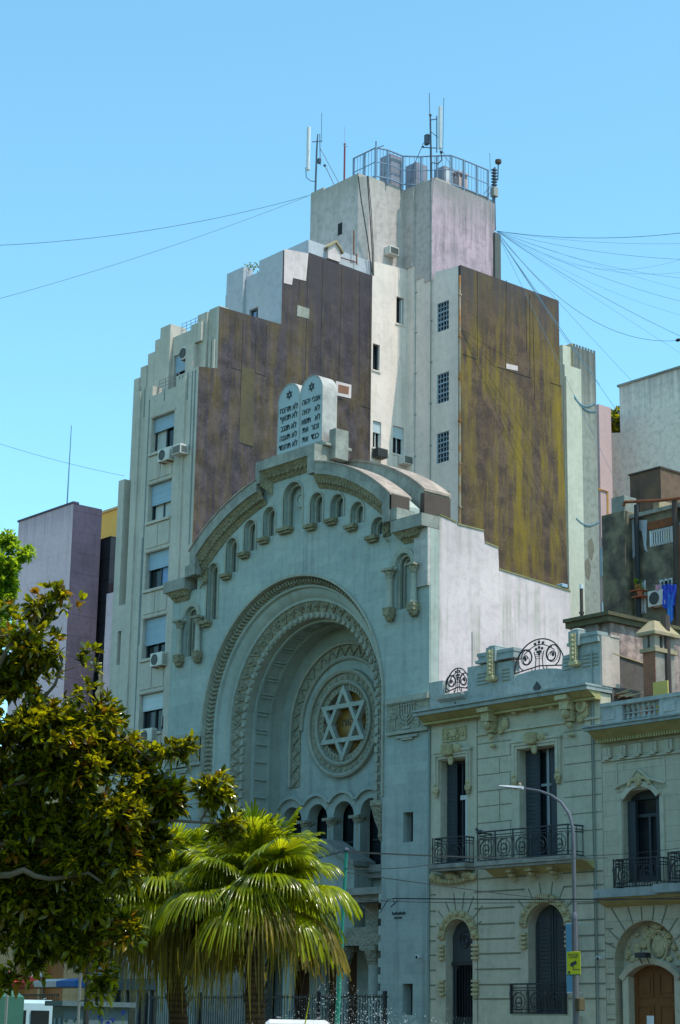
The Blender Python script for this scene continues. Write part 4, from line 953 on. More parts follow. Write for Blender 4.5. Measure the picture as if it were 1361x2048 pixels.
    m = MB(); m.box(x-.35, x+.1, y-.3, y+.3, 41.3, z+.55); m.build('stack', 'pink_chimney', t)
    m = MB()
    for i, j in ((-.33,-.28),(.02,-.28),(-.33,.22),(.02,.22)): m.box(x+i-.02, x+i+.07, y+j-.02, y+j+.07, z+.55, z+.78)
    m.box(x-.4, x+.14, y-.36, y+.36, z+.78, z+.86); m.build('cap', 'pink_chimney', t)
    # little ridged vent house and its bits on the parapet ledge
    t = thing('dog_house', 'tiny cream gabled vent house perched on the parapet of the dark wall', 'vent', (XT, 53.6, 36.5))
    m = MB(); (y0, z0), (y1, z1) = S(655,515,XT), S(680,520,XT); m.slab([(y0,36.45),(y1,36.45),(y1,36.95),((y0+y1)/2+.05,37.35),(y0,36.95)], [], XT-.6, XT+.05, 'x'); m.build('wall', 'white_wall', t)
    m = MB(); ym = (y0+y1)/2+.05; m.slab([(y0-.12,36.9),(ym,37.33),(y1+.12,36.9),(y1+.12,36.98),(ym,37.45),(y0-.12,36.98)], [], XT-.7, XT+.15, 'x'); m.build('roof', 'chimney_cap', t)
    m = MB(); a = S(706,462,XT-.05); b_ = S(706,510,XT-.05); c_ = S(712,530,XT-.05); m.tube([(XT+.03,*a),(XT+.03,*b_),(XT+.03,*S(713,508,XT)),(XT+.03,*c_)], .035, 5); m.tube([(XT+.03,*S(680,515,XT)),(XT+.03,*S(712,525,XT))], .03, 5)
    tag(m.build('roof_pipe', 'rust'), 'bent orange pipe along the ledge beside the small cream vent house', 'pipe')
    pw = MB()
    for k in range(60):
        px = 505+rng.normal()*8; py = 534+rng.normal()*4; x, z = F(px, py, 51.5+rng.random()*.4); v = Vector(rng.normal(size=3)).normalized(); w_ = v.orthogonal().normalized()
        P = Vector((x, 51.7, z)); pw.add([P, P+v*.08+w_*.03, P+v*.17, P+v*.08-w_*.03], [(0,1,2,3)])
    tag(pw.build('roof_plant', 'weed_leaf', smooth=False), 'tufts of yellowish plant spilling over the white roof terrace', 'plant')
    # black cables hanging down the court corner
    for k, (pts_, lab) in enumerate(((((717,352),(723,400),(736,480),(744,545)), 'left black cable hanging from the roof corner beside the cage'), (((735,352),(740,420),(745,500),(746,550)), 'thick black cable hanging straight down the middle of the roof corner'), (((737,352),(743,420),(748,510),(748,552)), 'thin black cable hanging close to the thick one at the roof corner'))):
        m = MB(); Xc = XT+.06; m.tube([(Xc,)+S(*q, Xc) for q in pts_], .03 if k < 2 else .02, 5); tag(m.build('hanging_cable', 'cable_black'), lab, 'cable', 'cables hanging from the roof')
rooftop()

# ================================================================ WIRES IN THE SKY
def wire(name, a, b, sag, r, m, label, group=None, n=18):
    a, b = Vector(a), Vector(b)
    P = [a.lerp(b, i/n) - Vector((0,0,sag*4*(i/n)*(1-i/n))) for i in range(n+1)]
    return tag(MB().tube(P, r, 4).build(name, m), label, 'cable', group)
WS = 'overhead cables from the roof antennas'
L0 = A(622, 390, 88)
wire('sky_cable', L0, A(-40, 492, 84), .5, .015, 'cable_sky', 'upper of the two lines running from the roof mast to the left edge', WS)
wire('sky_cable', L0, A(-40, 608, 80), .25, .013, 'cable_sky', 'lower of the two lines running from the roof mast to the left edge', WS)
R0_ = A(994, 462, 90)
for (ex, ey, sg, r, lab) in ((1400, 461, .35, .022, 'highest and thickest line going flat to the right edge'), (1400, 520, .3, .014, 'second line from the top among those fanning to the right'), (1400, 560, .4, .012, 'faint line in the middle of the fan of lines on the right'),
                          (1400, 612, .35, .014, 'line fanning to the right, ending halfway down the sky'), (1400, 690, .3, .018, 'dark line dropping diagonally to the right edge above the pale buildings'), (1400, 486, .25, .010, 'fine line just under the highest one on the right'), (1400, 540, .9, .009, 'fine sagging line crossing the fan on the right'), (1400, 588, .15, .009, 'fine straight line in the lower half of the fan'), (1400, 640, .5, .009, 'fine line just above the dark diagonal one'), (1400, 730, .1, .010, 'steepest line reaching the right edge over the beige wall'), (1400, 505, 1.3, .008, 'fine slack line sagging across the upper fan'), (1400, 674, 1.9, .02, 'slack line with a deep curve and a small black knot near the right edge')):
    wire('sky_cable', R0_, A(ex, ey, 84), sg, r*.65, 'cable_sky', lab, WS)
for (ex, ey, r, lab) in ((1300, 800, .008, 'fine line falling onto the top edge of the beige wall'), (1110, 640, .008, 'fine short line to the corner of the mossy wall'), (1200, 770, .008, 'fine line falling towards the pink slab'), (1160, 720, .01, 'short steep line falling towards the slim greenish tower'), (1240, 830, .01, 'steep line falling to the notch left of the beige wall'), (1255, 1010, .008, 'thin line falling past the pink slab to the brown block'), (1080, 590, .01, 'short line from the right mast to the top of the mossy wall')):
    wire('sky_cable', A(996, 470, 90), A(ex, ey, 92), .05, r, 'cable_sky', lab, WS)
k_ = A(1357, 680, 84.3); tag(MB().ball(tuple(k_), .09, 8, (1.6,1,.8)).build('cable_knot', 'cable_black'), 'small black knot on the slack line at the right edge of the sky', 'cable clamp')
wire('sky_cable', A(-30, 878, 80), A(250, 952, 84), .1, .01, 'cable_sky', 'thin line crossing the sky at the left above the grey building', WS)

# ================================================================ HOUSES ON THE RIGHT
def volute(m, cx, y, cz, r, turns=1.6, s_=1, th=.02, a0=0, n=26):
    P = []
    for i in range(n+1):
        f = i/n; a = a0+s_*turns*2*PI*f; rr = r*(1-.82*f); P.append((cx+rr*math.cos(a), y, cz+rr*math.sin(a)))
    m.tube(P, th, 5); return m
def railing(root, x0, x1, z0, z1, y, depth, seed=0, name='railing', dense=False):
    m = MB(); n = max(2, int((x1-x0)/.75)); h = z1-z0
    P = [(x0, y+depth, 0), (x0, y+.12, 0), (x0+.14, y, 0), (x1-.14, y, 0), (x1, y+.12, 0), (x1, y+depth, 0)]
    for z, r in ((z0+.03,.02),(z0+.14,.014),(z1,.026),(z1-.12,.016),(z1-.2,.014)): m.tube([(p[0],p[1],z) for p in P], r, 5)
    for i in range(n+1):
        x = x0+.03+(x1-x0-.06)*i/n; m.tube([(x,y,z0),(x,y,z1+.03)], .024, 6); m.ball((x,y,z1-.3),.06,6,(1,.5,1.5))
    w = (x1-x0)/n
    for i in range(n):
        c = x0+w*(i+.5); zc = z0+h*.42
        volute(m, c-w*.02, y, zc, h*.28, 1.7, 1, .014, PI/2); volute(m, c+w*.02, y, zc, h*.2, 1.2, -1, .014, -PI/2)
        m.tube([(c+h*.3*math.cos(a), y, zc+h*.3*math.sin(a)) for a in [2*PI*k/18 for k in range(19)]], .014, 5)
        for k in range(4):
            x = c-w*.42+k*w*.28; m.tube([(x,y,z0),(x,y,z1-.2)], .009, 4)
    for yy in (y+.12, y+depth*.55, y+depth-.03):
        for x in (x0, x1): m.tube([(x,yy,z0),(x,yy,z1)], .014, 5)
    if dense:
        k = int((x1-x0)/.1)
        for i in range(k): x = x0+.05+i*.1; m.tube([(x+.02*math.sin(z*20+i), y+.005, z0+(z1-z0)*z/6) for z in range(7)], .012, 4)
    return m.build(name, 'iron', root)
def crest(t, cx, zc, w, h, y):
    """arched wrought-iron crest with two scrolls and leaves"""
    m = MB(); hw = w/2
    m.tube([(cx-hw*math.cos(a), y, zc+h*math.sin(a)) for a in [PI*i/24 for i in range(25)]], .024, 6)
    m.tube([(cx-hw, y, zc), (cx, y, zc+.12), (cx+hw, y, zc)], .022, 6)
    m.tube([(cx-hw*.62+hw*1.24*i/12, y, zc+h*.56+h*.26*math.sin(PI*i/12)) for i in range(13)], .018, 5)
    for s_ in (-1, 1):
        volute(m, cx+s_*hw*.52, y, zc+h*.42, h*.40, 1.6, s_, .022, -PI/2+s_*.3); volute(m, cx+s_*hw*.52, y, zc+h*.42, h*.27, 1.3, s_, .016, PI/2)
        m.ball((cx+s_*hw*.56, y, zc+h*.42), h*.065, 8, (1,.4,1.2)); volute(m, cx+s_*hw*.5, y, zc+h*.40, h*.34, 1.0, -s_, .013, PI/3)
        m.tube([(cx+s_*hw*.2, y, zc+h*.6), (cx+s_*hw*.13, y, zc+h*.35), (cx+s_*hw*.16, y, zc+.02), (cx+s_*hw*.3, y, zc-.06), (cx+s_*hw*.3, y, zc+.1)], .018, 5)
    m.tube([(cx, y, zc-.25), (cx, y, zc+h*.98)], .016, 5)
    for k in range(3): m.tube([(cx-hw*.15, y, zc+h*(.36+k*.07)), (cx+hw*.15, y, zc+h*(.36+k*.07))], .012, 4)
    for dx, dz in ((-.16,.86),(0,.9),(.16,.86),(-.12,.68),(0,.72),(.12,.68),(-.06,.58),(.06,.58),(0,.5)): m.ball((cx+dx*hw, y, zc+h*dz), h*.055, 6, (1.2,.6,.9))
    m.tube([(cx, y, zc-.1), (cx-.16, y-.02, zc-.35), (cx, y-.1, zc-.5)], .018, 5)
    m.slab([(cx-.17,zc-.62),(cx,zc-.82),(cx+.17,zc-.62),(cx,zc-.42)], [], y-.14, y-.1)
    return m.build('iron_crest', 'iron', t)
def scroll_bracket(m, x, z, w, h, y, d):
    m.box(x-w/2, x+w/2, y-d, y, z-h*.35, z); m.ball((x, y-d*.8, z-h*.45), w*.42, 8); m.box(x-w*.36, x+w*.36, y-d*.6, y, z-h*.62, z-h*.35)
    m.ball((x, y-d*.4, z-h*.72), w*.3, 8); m.ball((x, y-d*.25, z-h*.95), w*.34, 8, (1,.8,.6))
    for k in (-1,0,1): m.tube([(x+k*w*.22, y-d-.01, z-.05), (x+k*w*.22, y-d*.85, z-h*.55)], .02, 4)
def house_one():
    X0, X1 = -48.82, -40.9
    t = thing('ornate_house', 'two-storey stone house with carved brackets, iron crests and dark shuttered balconies', 'house', (-45, 46, 0))
    A1 = rect(-48.24,-46.94,7.25,10.70); B1 = rect(-44.5,-42.83,7.2,10.72)
    G1 = archpts(-47.33,.64,.02,4.70,14); W1 = archpts(-43.35,.82,2.3,5.0,14,.70)
    cx = []
    MB().slab(rect(X0,X1,0,12.2), [A1,B1,G1,W1], 46, 46.5).build('front_wall', 'house_plain', t)
    MB().box(X0,X1-.1,46.9,60,0,11.6).build('core', 'house_side', t)
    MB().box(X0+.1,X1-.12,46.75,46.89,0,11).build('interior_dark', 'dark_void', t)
    # banded courses of the ground floor
    g = MB(); zz = [2.77,3.22,3.71,4.2,4.67,5.15,5.66,6.2,6.62]
    ex = {2.77:(-46.65,-44.9),3.22:(-46.65,-44.9),3.71:(-46.55,-44.5),4.2:(-46.5,-44.5),4.67:(-46.5,-44.75),5.15:(-46.4,-44.75),5.66:(-46.6,-44.75),6.2:(-46.6,-44.3),6.62:(-46.4,-44.2)}
    for z in zz:
        a, b_ = ex[z]; g.box(a, b_, 45.985, 46.002, z-.022, z+.022); g.box(-42.45 if z < 5.9 else -42.6, X1-.02, 45.985, 46.002, z-.022, z+.022); g.box(X0+.05, -48.45, 45.985, 46.002, z-.022, z+.022)
    for x, k in ((-47.33, .9), (-43.35, 1.0)):
        for an in (62, 80, 100, 118, 42, 138, 25, 155):
            a = math.radians(an); r0, r1 = 1.02*k, 1.65*k if an not in (25,155) else 1.3*k
            if x < -45 and an in (118,138,155): r1 = min(r1, 1.35)
            g.tube([(x+r0*math.cos(a), 45.995, 4.75+r0*math.sin(a)), (x+r1*math.cos(a), 45.995, 4.75+r1*math.sin(a))], .02, 4)
    for z in (7.9,8.45,9.0,9.5,10.05,10.6,11.1): g.box(-46.45,-44.85,45.99,46.001,z-.012,z+.012); g.box(-42.5,X1-.02,45.99,46.001,z-.012,z+.012)
    for x in (-46.45,-41.3): g.box(x-.012,x+.012,45.985,46.001,2.0,12.1)
    for z in (7.9,8.45,9.0,9.5,10.05,10.6): x = -45.4+(.5 if int(z*2)%2 else 0); g.box(x-.01,x+.01,45.99,46.0015,z,z+.5)
    g.build('masonry_groove', 'groove', t)
    # voussoir rings
    v = MB()
    for x, w, zsp, rise in ((-47.33,.64,4.70,.64),(-43.35,.82,5.0,.70)):
        P0 = archpts(x,w+.005,zsp-.3,zsp,16,rise); P1 = archpts(x,w+.26,zsp-.3,zsp,16,rise+.28)
        v.slab(P1, [[(p[0], p[1]+(.001 if i < 2 else 0)) for i, p in enumerate(P0)]] if False else [], 45.99, 45.9995) if False else None
        n = 26
        for i in range(n):
            a0_, a1_ = PI*i/n, PI*(i+.86)/n; o, r = w+.30, rise+.30; k0, k1 = w+.01, rise+.01
            v.slab([(x+k0*math.cos(a0_),zsp+k1*math.sin(a0_)),(x+o*math.cos(a0_),zsp+r*math.sin(a0_)),(x+o*math.cos(a1_),zsp+r*math.sin(a1_)),(x+k0*math.cos(a1_),zsp+k1*math.sin(a1_))], [], 45.90, 45.998)
        for i in range(9):
            a = PI*(i+.5)/9; v.ball((x+(w+.2)*math.cos(a), 45.88, zsp+(rise+.2)*math.sin(a)), .10, 6)
        for s_ in (-1, 1):
            for zq in ((zsp-.25, 4), (zsp-1.4, 4 if x < -45 else 0)):
                for k in range(zq[1]): v.box(x+s_*(w+.02), x+s_*(w+.30), 45.9, 45.998, zq[0]-k*.14, zq[0]-k*.14+.08)
    v.box(-43.35-.25,-43.35+.25,45.82,45.998,5.72,5.98)
    for k in range(6): v.box(-43.6+k*.09,-43.55+k*.09,45.79,45.82,5.72,6.0)
    v.build('voussoirs', 'house_carved', t)
    # ground floor gate and window
    d = MB().slab(archpts(-47.33,.6,.05,4.7,14), [archpts(-47.33,.46,2.2,3.7,4,.2)], 46.3, 46.38).build('gate', 'door_dark', t)
    m = MB(); volute(m,-47.33,46.28,4.65,.36,1.6,1,.02); volute(m,-47.33,46.28,4.65,.22,1.2,-1,.016,PI)
    for i in range(9): x = -47.85+i*.13; m.tube([(x,46.28,.3),(x,46.28,3.85)], .012, 4)
    m.box(-47.95,-46.7,46.25,46.3,3.86,3.98); m.build('grille', 'iron', d)
    d = MB().slab(archpts(-43.35,.78,2.3,5.0,14,.66), [], 46.32, 46.38).build('window_shutters', 'shutter_dark', t)
    m = MB(); m.box(-43.37,-43.33,46.28,46.32,2.3,5.6)
    for s_ in (-1,1):
        m.box(-43.35+s_*.7,-43.35+s_*.66,46.29,46.32,2.3,5.2); m.box(-43.35+s_*.1,-43.35+s_*.14,46.29,46.32,2.3,5.4)
        for k in range(22): m.box(-43.35+s_*.16,-43.35+s_*.64,46.3,46.32,2.45+k*.12,2.52+k*.12)
    m.build('shutter_frame', 'door_dark', d)
    MB().box(-44.95,-41.9,45.8,46.0,1.95,2.25).box(-46.6,-41.0,45.9,45.998,1.6,1.94).build('window_sill', 'house_plain', t)
    railing(t,-44.85,-42.5,2.3,3.22,45.85,.14)
    # upper french windows
    for (a, b_, z0, z1, side) in ((-48.24,-46.94,7.25,10.70,0),(-44.5,-42.83,7.2,10.72,1)):
        w = b_-a; f = MB().slab(rect(a,b_,z0,z1), [rect(a+.08,a+w*.5,z0+.1,z1-.1), rect(a+w*.53,b_-.08,z0+.1,z1-.1)], 46.40, 46.46).build('french_window', 'door_dark', t)
        MB().box(a,b_,46.47,46.49,z0,z1).build('pane', 'glass', f)
        q = MB(); k = a+.33*w
        q.box(a+.02,a+.38*w,46.30,46.36,z0,z1-.02)
        for i in range(24): q.box(a+.08,a+.34*w,46.285,46.30,z0+.2+i*.135,z0+.28+i*.135)
        if side: q.box(b_-.32*w,b_-.02,46.31,46.36,z0,z1-.02)
        q.build('shutter_leaf', 'shutter_dark', f)
        if not side: MB().box(a+.68*w,a+.79*w,46.32,46.39,z0,z0+2.1).box(a+.5*w,b_-.02,46.32,46.385,z0+2.1,z0+2.25).build('open_casement', 'frame_white', f)
        if side: MB().box(a+.56*w,a+.62*w,46.33,46.39,z0,z1).box(a+.4*w,b_-.3,46.34,46.38,z0+2.3,z0+2.38).build('open_casement', 'steel', f)
        c = (a+b_)/2; e0, e1 = a-.24, b_+.24
        s_ = MB()
        s_.slab([(e0,9.72),(e0+.22,9.72),(e0+.22,10.74),(e1-.22,10.74),(e1-.22,9.72),(e1,9.72),(e1,10.95),(e0,10.95)], [], 45.90, 45.997)
        s_.box(e0-.04,e1+.04,45.86,45.996,10.952,11.03)
        s_.slab([(e0+.07,9.8),(e0+.13,9.8),(e0+.13,10.84),(e1-.13,10.84),(e1-.13,9.8),(e1-.07,9.8),(e1-.07,10.9),(e0+.07,10.9)], [], 45.86, 45.9)
        s_.build('window_surround', 'house_plain', t)
        s_ = MB()
        for x in (e0+.11, e1-.11): s_.ball((x,45.9,9.68), .13, 8, (1,.8,1.1)); s_.ball((x,45.9,9.86), .09, 6); s_.ball((x,45.92,9.52), .08, 6)
        s_.rbox(c-.3, c+.12, 45.68, 45.99, 10.82, 11.22, .06)
        for k in range(5): s_.tube([(c-.27+k*.09, 45.66, 11.2), (c-.25+k*.08, 45.69, 10.83)], .028, 5)
        s_.ball((c+.28,45.88,11.05), .17, 8, (1.2,.6,1)); s_.ball((c-.42,45.9,11.0), .14, 8, (1.1,.6,1)); s_.ball((c,45.85,10.65), .12, 8, (1,.7,1.4)); s_.ball((c+.45,45.92,10.98), .09, 6)
        s_.build('keystone_carving', 'house_carved', t)
    m = MB().slab(rect(-48.12,-46.96,11.32,11.80), [rect(-48.08,-47.0,11.36,11.76)], 45.95, 45.998); m.box(-48.08,-47.0,45.975,45.9985,11.36,11.76)
    for i in range(14): m.ball((-47.54+.45*math.cos(i*2.4)*(.3+.05*i), 45.95, 11.55+.14*math.sin(i*2.4)), .07, 6, (1,.6,1))
    m.ball((-47.54,45.93,11.6), .16, 8, (1.2,.5,1)); m.build('carved_panel', 'house_carved', t)
    # entablature
    m = MB().box(-46.45,-45.65,45.93,45.997,11.38,11.46).box(-45.3,-41.95,45.93,45.997,11.38,11.46).box(-41.6,X1,45.93,45.997,11.38,11.46)
    m.build('string_course', 'house_plain', t)
    m = MB().slab([(46.0,12.0),(45.72,12.05),(45.42,12.22),(45.38,12.225),(45.38,12.232),(46.0,12.232)], [], X0+.02, X1+.02, 'x'); m.box(X0-.02,X1+.03,45.7,45.998,11.98,12.04); m.build('cornice_soffit', 'soffit_bounce', t)
    m = MB().box(X0-.05,X1+.06,45.3,46.5,12.235,12.36).box(X0-.05,X1+.08,45.22,46.5,12.362,12.43); m.build('cornice', 'parapet_stone', t)
    for bx in (-45.6, -42.05):
        m = MB(); scroll_bracket(m, bx, 12.2, .36, 1.3, 46.0, .5); m.box(bx-.26,bx+.26,45.38,46.0,12.05,12.2)
        m.ball((bx+.5,45.93,11.65), .2, 8, (1,.4,1.2)); m.ball((bx+.35,45.9,11.45), .14, 8, (1,.5,1)); m.ball((bx-.28,45.93,11.5), .1, 8, (1,.5,1.6))
        if bx > -43: m.lathe(bx+.48, 45.8, 11.85, [(.22,.2),(.22,0),(.12,-.02),(.1,.06),(.01,.06)], 16, 'y')
        m.build('bracket', 'house_carved', t)
    m = MB()
    for x in (-44.56,-43.73,-42.88): m.ball((x,45.86,11.98), .11, 8); m.box(x-.07,x+.07,45.84,46,12.0,12.1)
    m.build('boss', 'house_carved', t)
    # parapet
    m = MB()
    pl = [(X0,12.43),(X1,12.43),(X1,14.05),(-41.95,14.05),(-42.2,13.62),(-42.5,13.6),(-42.55,13.12)]
    pl += [(-43.65+1.1*math.cos(a), 13.12+.18*math.sin(a)) for a in [PI*i/10 for i in range(1,10)]]
    pl += [(-44.78,13.12),(-44.78,13.76),(-46.4,13.80),(-46.92,13.8),(-46.92,13.0),(-48.15,12.95),(-48.15,13.5),(X0,13.5)]
    m.slab(pl, [], 46.0, 46.35); m.build('parapet', 'parapet_stone', t)
    MB().slab([(46.002,12.43),(46.85,12.43),(46.85,14.05),(46.002,14.05)], [], X1+.002, X1+.1, 'x').box(X1-.25,X1+.12,46.42,46.86,14.06,14.14).build('parapet_return', 'house_side', t)
    m = MB()
    for c, zt, e0, e1 in ((-45.62,14.3,-46.42,-44.6),(-41.85,14.32,-42.2,-40.86)):
        m.box(e0,e1,45.88,46.4,zt-.46,zt-.36); m.box(e0+.1,e1-.04,45.93,46.38,zt-.355,zt-.24); m.box(e0+.06,e1-.02,45.9,46.4,zt-.235,zt-.12)
        m.box(c-.22,c+.22,45.82,46.42,zt-.5,zt-.0)
        m.rbox(c-.16,c+.2,45.84,46.4,zt-.02,zt+.08,.04)
    m.build('parapet_cap', 'parapet_stone', t)
    m = MB()
    for c, zt in ((-45.62,14.3),(-41.85,14.32)):
        m.box(c-.12,c+.12,45.76,45.9,zt-1.0,zt-.1)
        for k in range(6): m.ball((c,45.75,zt-.2-k*.14), .09, 6, (1,.6,1))
        m.rbox(c-.2,c+.2,45.74,45.99,zt-1.16,zt-.98,.04)
    m.build('parapet_pendant', 'house_carved', t)
    g = MB()
    for x0, x1 in ((-46.44,-45.9),(-45.25,-44.9),(-42.45,-42.15),(-41.62,-40.95)):
        for k in range(4 if x1-x0 > .32 else 4): g.box(x0,x1,45.985,46.002,13.10+k*.12,13.14+k*.12)
    g.build('parapet_groove', 'groove', t)
    m = MB().slab([(46.0,12.72),(45.75,12.8),(45.7,12.92),(46.0,12.96)], [], -48.25, -46.95, 'x'); m.build('parapet_ledge', 'parapet_stone', t)
    crest(t, -47.5, 13.08, 1.2, .78, 46.1); crest(t, -43.64, 13.32, 2.25, 1.02, 46.1)
    # balconies
    for x0, x1, z0, z1, d in ((-48.2,-46.55,6.95,7.14,.55),(-45.80,-41.65,6.90,7.10,.75)):
        m = MB().box(x0-.05,x1+.05,46-d,46.5,z0+.06,z1).box(x0,x1,46-d+.06,46.0,z0-.03,z0+.058); m.build('balcony_slab', 'cornice_stone', t)
    MB().slab([(46.0,6.66),(45.62,6.86),(45.35,6.95),(46.0,6.95)], [], -45.7, -41.2, 'x').build('balcony_soffit', 'soffit_bounce', t)
    m = MB()
    for x in (-44.57,-43.7,-42.76): m.box(x-.13,x+.13,45.5,46.0,6.72,6.9); m.ball((x,45.7,6.64),.12,8,(1,1.2,.8)); m.ball((x,45.85,6.52),.08,6)
    for x in (-48.4,-47.6,-46.8): m.ball((x,45.85,6.78),.18,8,(1.2,.8,.8)); m.ball((x+.25,45.9,6.7),.13,8)
    for k in range(12): m.ball((-48.5+k*.17,45.88,6.68-.1*math.sin(k*PI/11)), .09, 6)
    m.build('balcony_bracket', 'house_carved', t)
    railing(t,-48.12,-46.6,7.14,8.0,45.5,.48); railing(t,-45.76,-41.7,7.10,8.05,45.3,.68)
    MB().box(X0+.02,X0+.1,45.93,46.0,2,12.2).build('drainpipe', 'pipe_green', t)
    return t
house_one()
def house_two():
    X0, X1 = -40.88, -33.5
    t = thing('balustraded_house', 'pale stone house with roof balustrade, arched dark window and round-headed wooden doorway', 'house', (-37, 46, 0))
    U1 = archpts(-39.32,.74,6.2,8.72,12,.3); D1 = archpts(-39.25,1.28,.02,3.85,20,1.2); U2 = [(p[0]+3.2,p[1]) for p in U1]
    MB().slab(rect(X0,X1,0,10.9), [U1,U2,D1], 46, 46.5).build('front_wall', 'house_stone', t)
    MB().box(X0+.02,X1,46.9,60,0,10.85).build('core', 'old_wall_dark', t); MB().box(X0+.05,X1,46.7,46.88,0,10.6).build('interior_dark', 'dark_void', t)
    m = MB().slab([(46,10.58),(45.7,10.66),(45.45,10.86),(45.4,10.87),(45.4,10.9),(46,10.9)], [], X0-.05, X1, 'x'); 
    for k in range(70): x = X0+.05+k*.104; m.box(x,x+.06,45.72,45.9,10.55,10.66)
    m.build('cornice_soffit', 'soffit_bounce', t)
    MB().box(X0-.18,X1,45.32,46.5,10.903,11.0).box(X0-.2,X1,45.26,46.5,11.003,11.06).build('cornice', 'parapet_stone', t)
    m = MB().box(X0,X1,45.93,45.998,9.98,10.04).box(X0+.01,X1,45.96,45.997,10.46,10.56)
    for x in [X0+.3+k*.62 for k in range(12)]:
        m.box(x-.14,x+.14,45.9,45.998,10.08,10.42); m.box(x-.1,x+.1,45.84,45.9,10.02,10.12); m.box(x-.02,x+.02,45.87,45.9,10.15,10.4)
    m.build('frieze_block', 'house_plain', t)
    # balustrade
    m = MB().box(X0,X1,46.0,46.35,11.06,11.2).box(X0,X1,45.95,46.4,11.72,11.84)
    for a, b_ in ((X0,-40.0),(-38.5,-37.55),(-36.1,-35.2)): m.box(a,b_,46.0,46.34,11.2,11.72); m.box(a+.15,b_-.3,45.97,46.0,11.3,11.62)
    m.build('balustrade_rail', 'parapet_stone', t)
    for a, b_ in ((-40.0,-38.5),(-37.55,-36.1)):
        m = MB(); n = 7
        for i in range(n):
            x = a+(b_-a)*(i+.5)/n; m.lathe(x,46.17,11.2,[(.06,0),(.085,.08),(.04,.2),(.03,.25),(.04,.3),(.085,.42),(.06,.52)],8)
        for z in (11.45,): m.box(a,b_,46.12,46.22,z-.02,z+.02)
        m.build('balusters', 'parapet_stone', t)
    # upper window
    for cxx in (-39.32, -36.12):
        f = MB().slab(archpts(cxx,.74,6.2,8.72,12,.3), [rect(cxx-.5,cxx-.04,6.4,8.2), rect(cxx+.04,cxx+.5,6.4,8.2), rect(cxx-.5,cxx+.5,8.3,8.75)], 46.38, 46.44).build('french_window', 'shutter_dark', t)
        MB().slab(archpts(cxx,.74,6.2,8.72,12,.3), [], 46.46, 46.48).build('pane', 'glass', f)
        MB().box(cxx-.72,cxx-.42,46.2,46.3,6.2,8.7).box(cxx+.42,cxx+.72,46.2,46.3,6.2,8.7).build('shutter_leaf', 'shutter_dark', f)
        m = MB().arch(cxx,8.3,[(.78,45.92),(.95,45.92),(.95,45.998),(.78,45.998)],zb=None,n=14,a0=.6,a1=PI-.6); m.box(cxx-.92,cxx-.76,45.95,45.998,6.2,8.72); m.box(cxx+.76,cxx+.92,45.95,45.998,6.2,8.72)
        m.tube([(cxx-1.0,45.93,9.12),(cxx-.4,45.9,9.3),(cxx,45.88,9.62),(cxx+.4,45.9,9.3),(cxx+1.0,45.93,9.12)], .04, 6); m.slab(rect(cxx-.98,cxx+1.0,9.0,9.95), [rect(cxx-.93,cxx+.95,8.99+.02,9.9)], 45.97, 45.998)
        m.build('window_surround', 'house_plain', t)
        m = MB()
        for k in range(11): a = PI*k/10; m.ball((cxx-.4*math.cos(a),45.92,9.18+.2*math.sin(a)), .085, 6, (1,.7,1))
        m.ball((cxx,45.88,9.3), .18, 8, (.8,.6,1.2)); m.build('carving', 'house_carved', t)
    m = MB().box(X0+.02,X1,45.45,46.5,5.75,6.0).box(-38.35,-36.6,45.3,46.0,5.80,6.05); m.build('balcony_slab', 'parapet_stone', t)
    MB().slab([(46,5.5),(45.8,5.55),(45.6,5.68),(45.5,5.745),(46,5.745)], [], X0+.06, X1, 'x').build('balcony_soffit', 'soffit_bounce', t)
    railing(t,-40.08,-38.3,6.02,6.86,45.5,.48,dense=True); railing(t,-37.8,-36.2,6.07,6.95,45.35,.6,dense=True)
    g = MB()
    for an in (78,96,113,62,130,45,147,30,160):
        a = math.radians(an); r0 = 1.3; r1 = min(2.2, (1.62)/max(.3,math.sin(a)) if 50 < an < 135 else 1.75)
        z1 = min(5.48, 3.85+r1*math.sin(a)); g.tube([(-39.25+r0*math.cos(a),45.995,3.85+1.22*math.sin(a)), (-39.25+(z1-3.85)/math.tan(a) if 50<an<135 else -39.25+r1*math.cos(a),45.995,z1)], .022, 4)
    for z in (4.85,4.4,3.95,3.5,3.05,2.6,2.15): g.box(X0+.02,-40.75,45.985,46.001,z-.02,z+.02); g.box(-40.74,-40.56,45.986,46.0015,z-.02,z+.02); g.box(-37.9,X1,45.985,46.001,z-.02,z+.02)
    g.build('masonry_groove', 'groove', t)
    m = MB().slab(archpts(-39.25,1.27,3.5,3.85,20,1.19), [], 46.40, 46.46); m.build('tympanum', 'house_plain', t)
    m = MB()
    m.ball((-39.05,46.34,4.30), .30, 12, (.85,.35,1.15)); m.tube([(-39.05+.36*math.cos(a),46.3,4.3+.46*math.sin(a)) for a in [2*PI*k/20 for k in range(21)]], .05, 6)
    rr = random.Random(3)
    for k in range(46):
        a = rr.uniform(0.05,PI-.05); r = rr.uniform(.5,1.08); m.ball((-39.25+r*math.cos(a)*1.05,46.34,3.85+r*math.sin(a)), rr.uniform(.05,.13), 6, (1.1,.6,1))
    m.ball((-39.05,46.28,4.88), .14, 8, (1.6,.6,.7)); m.build('tympanum_carving', 'house_carved', t)
    m = MB().arch(-39.2,2.35,[(1.42,46.05),(1.58,46.0),(1.58,46.4),(1.42,46.4)],n=16,a0=.72,a1=PI-.72); m.box(-40.32,-40.08,46.1,46.4,0,3.42); m.box(-38.3,-38.05,46.1,46.4,0,3.42); m.build('door_hood', 'house_plain', t)
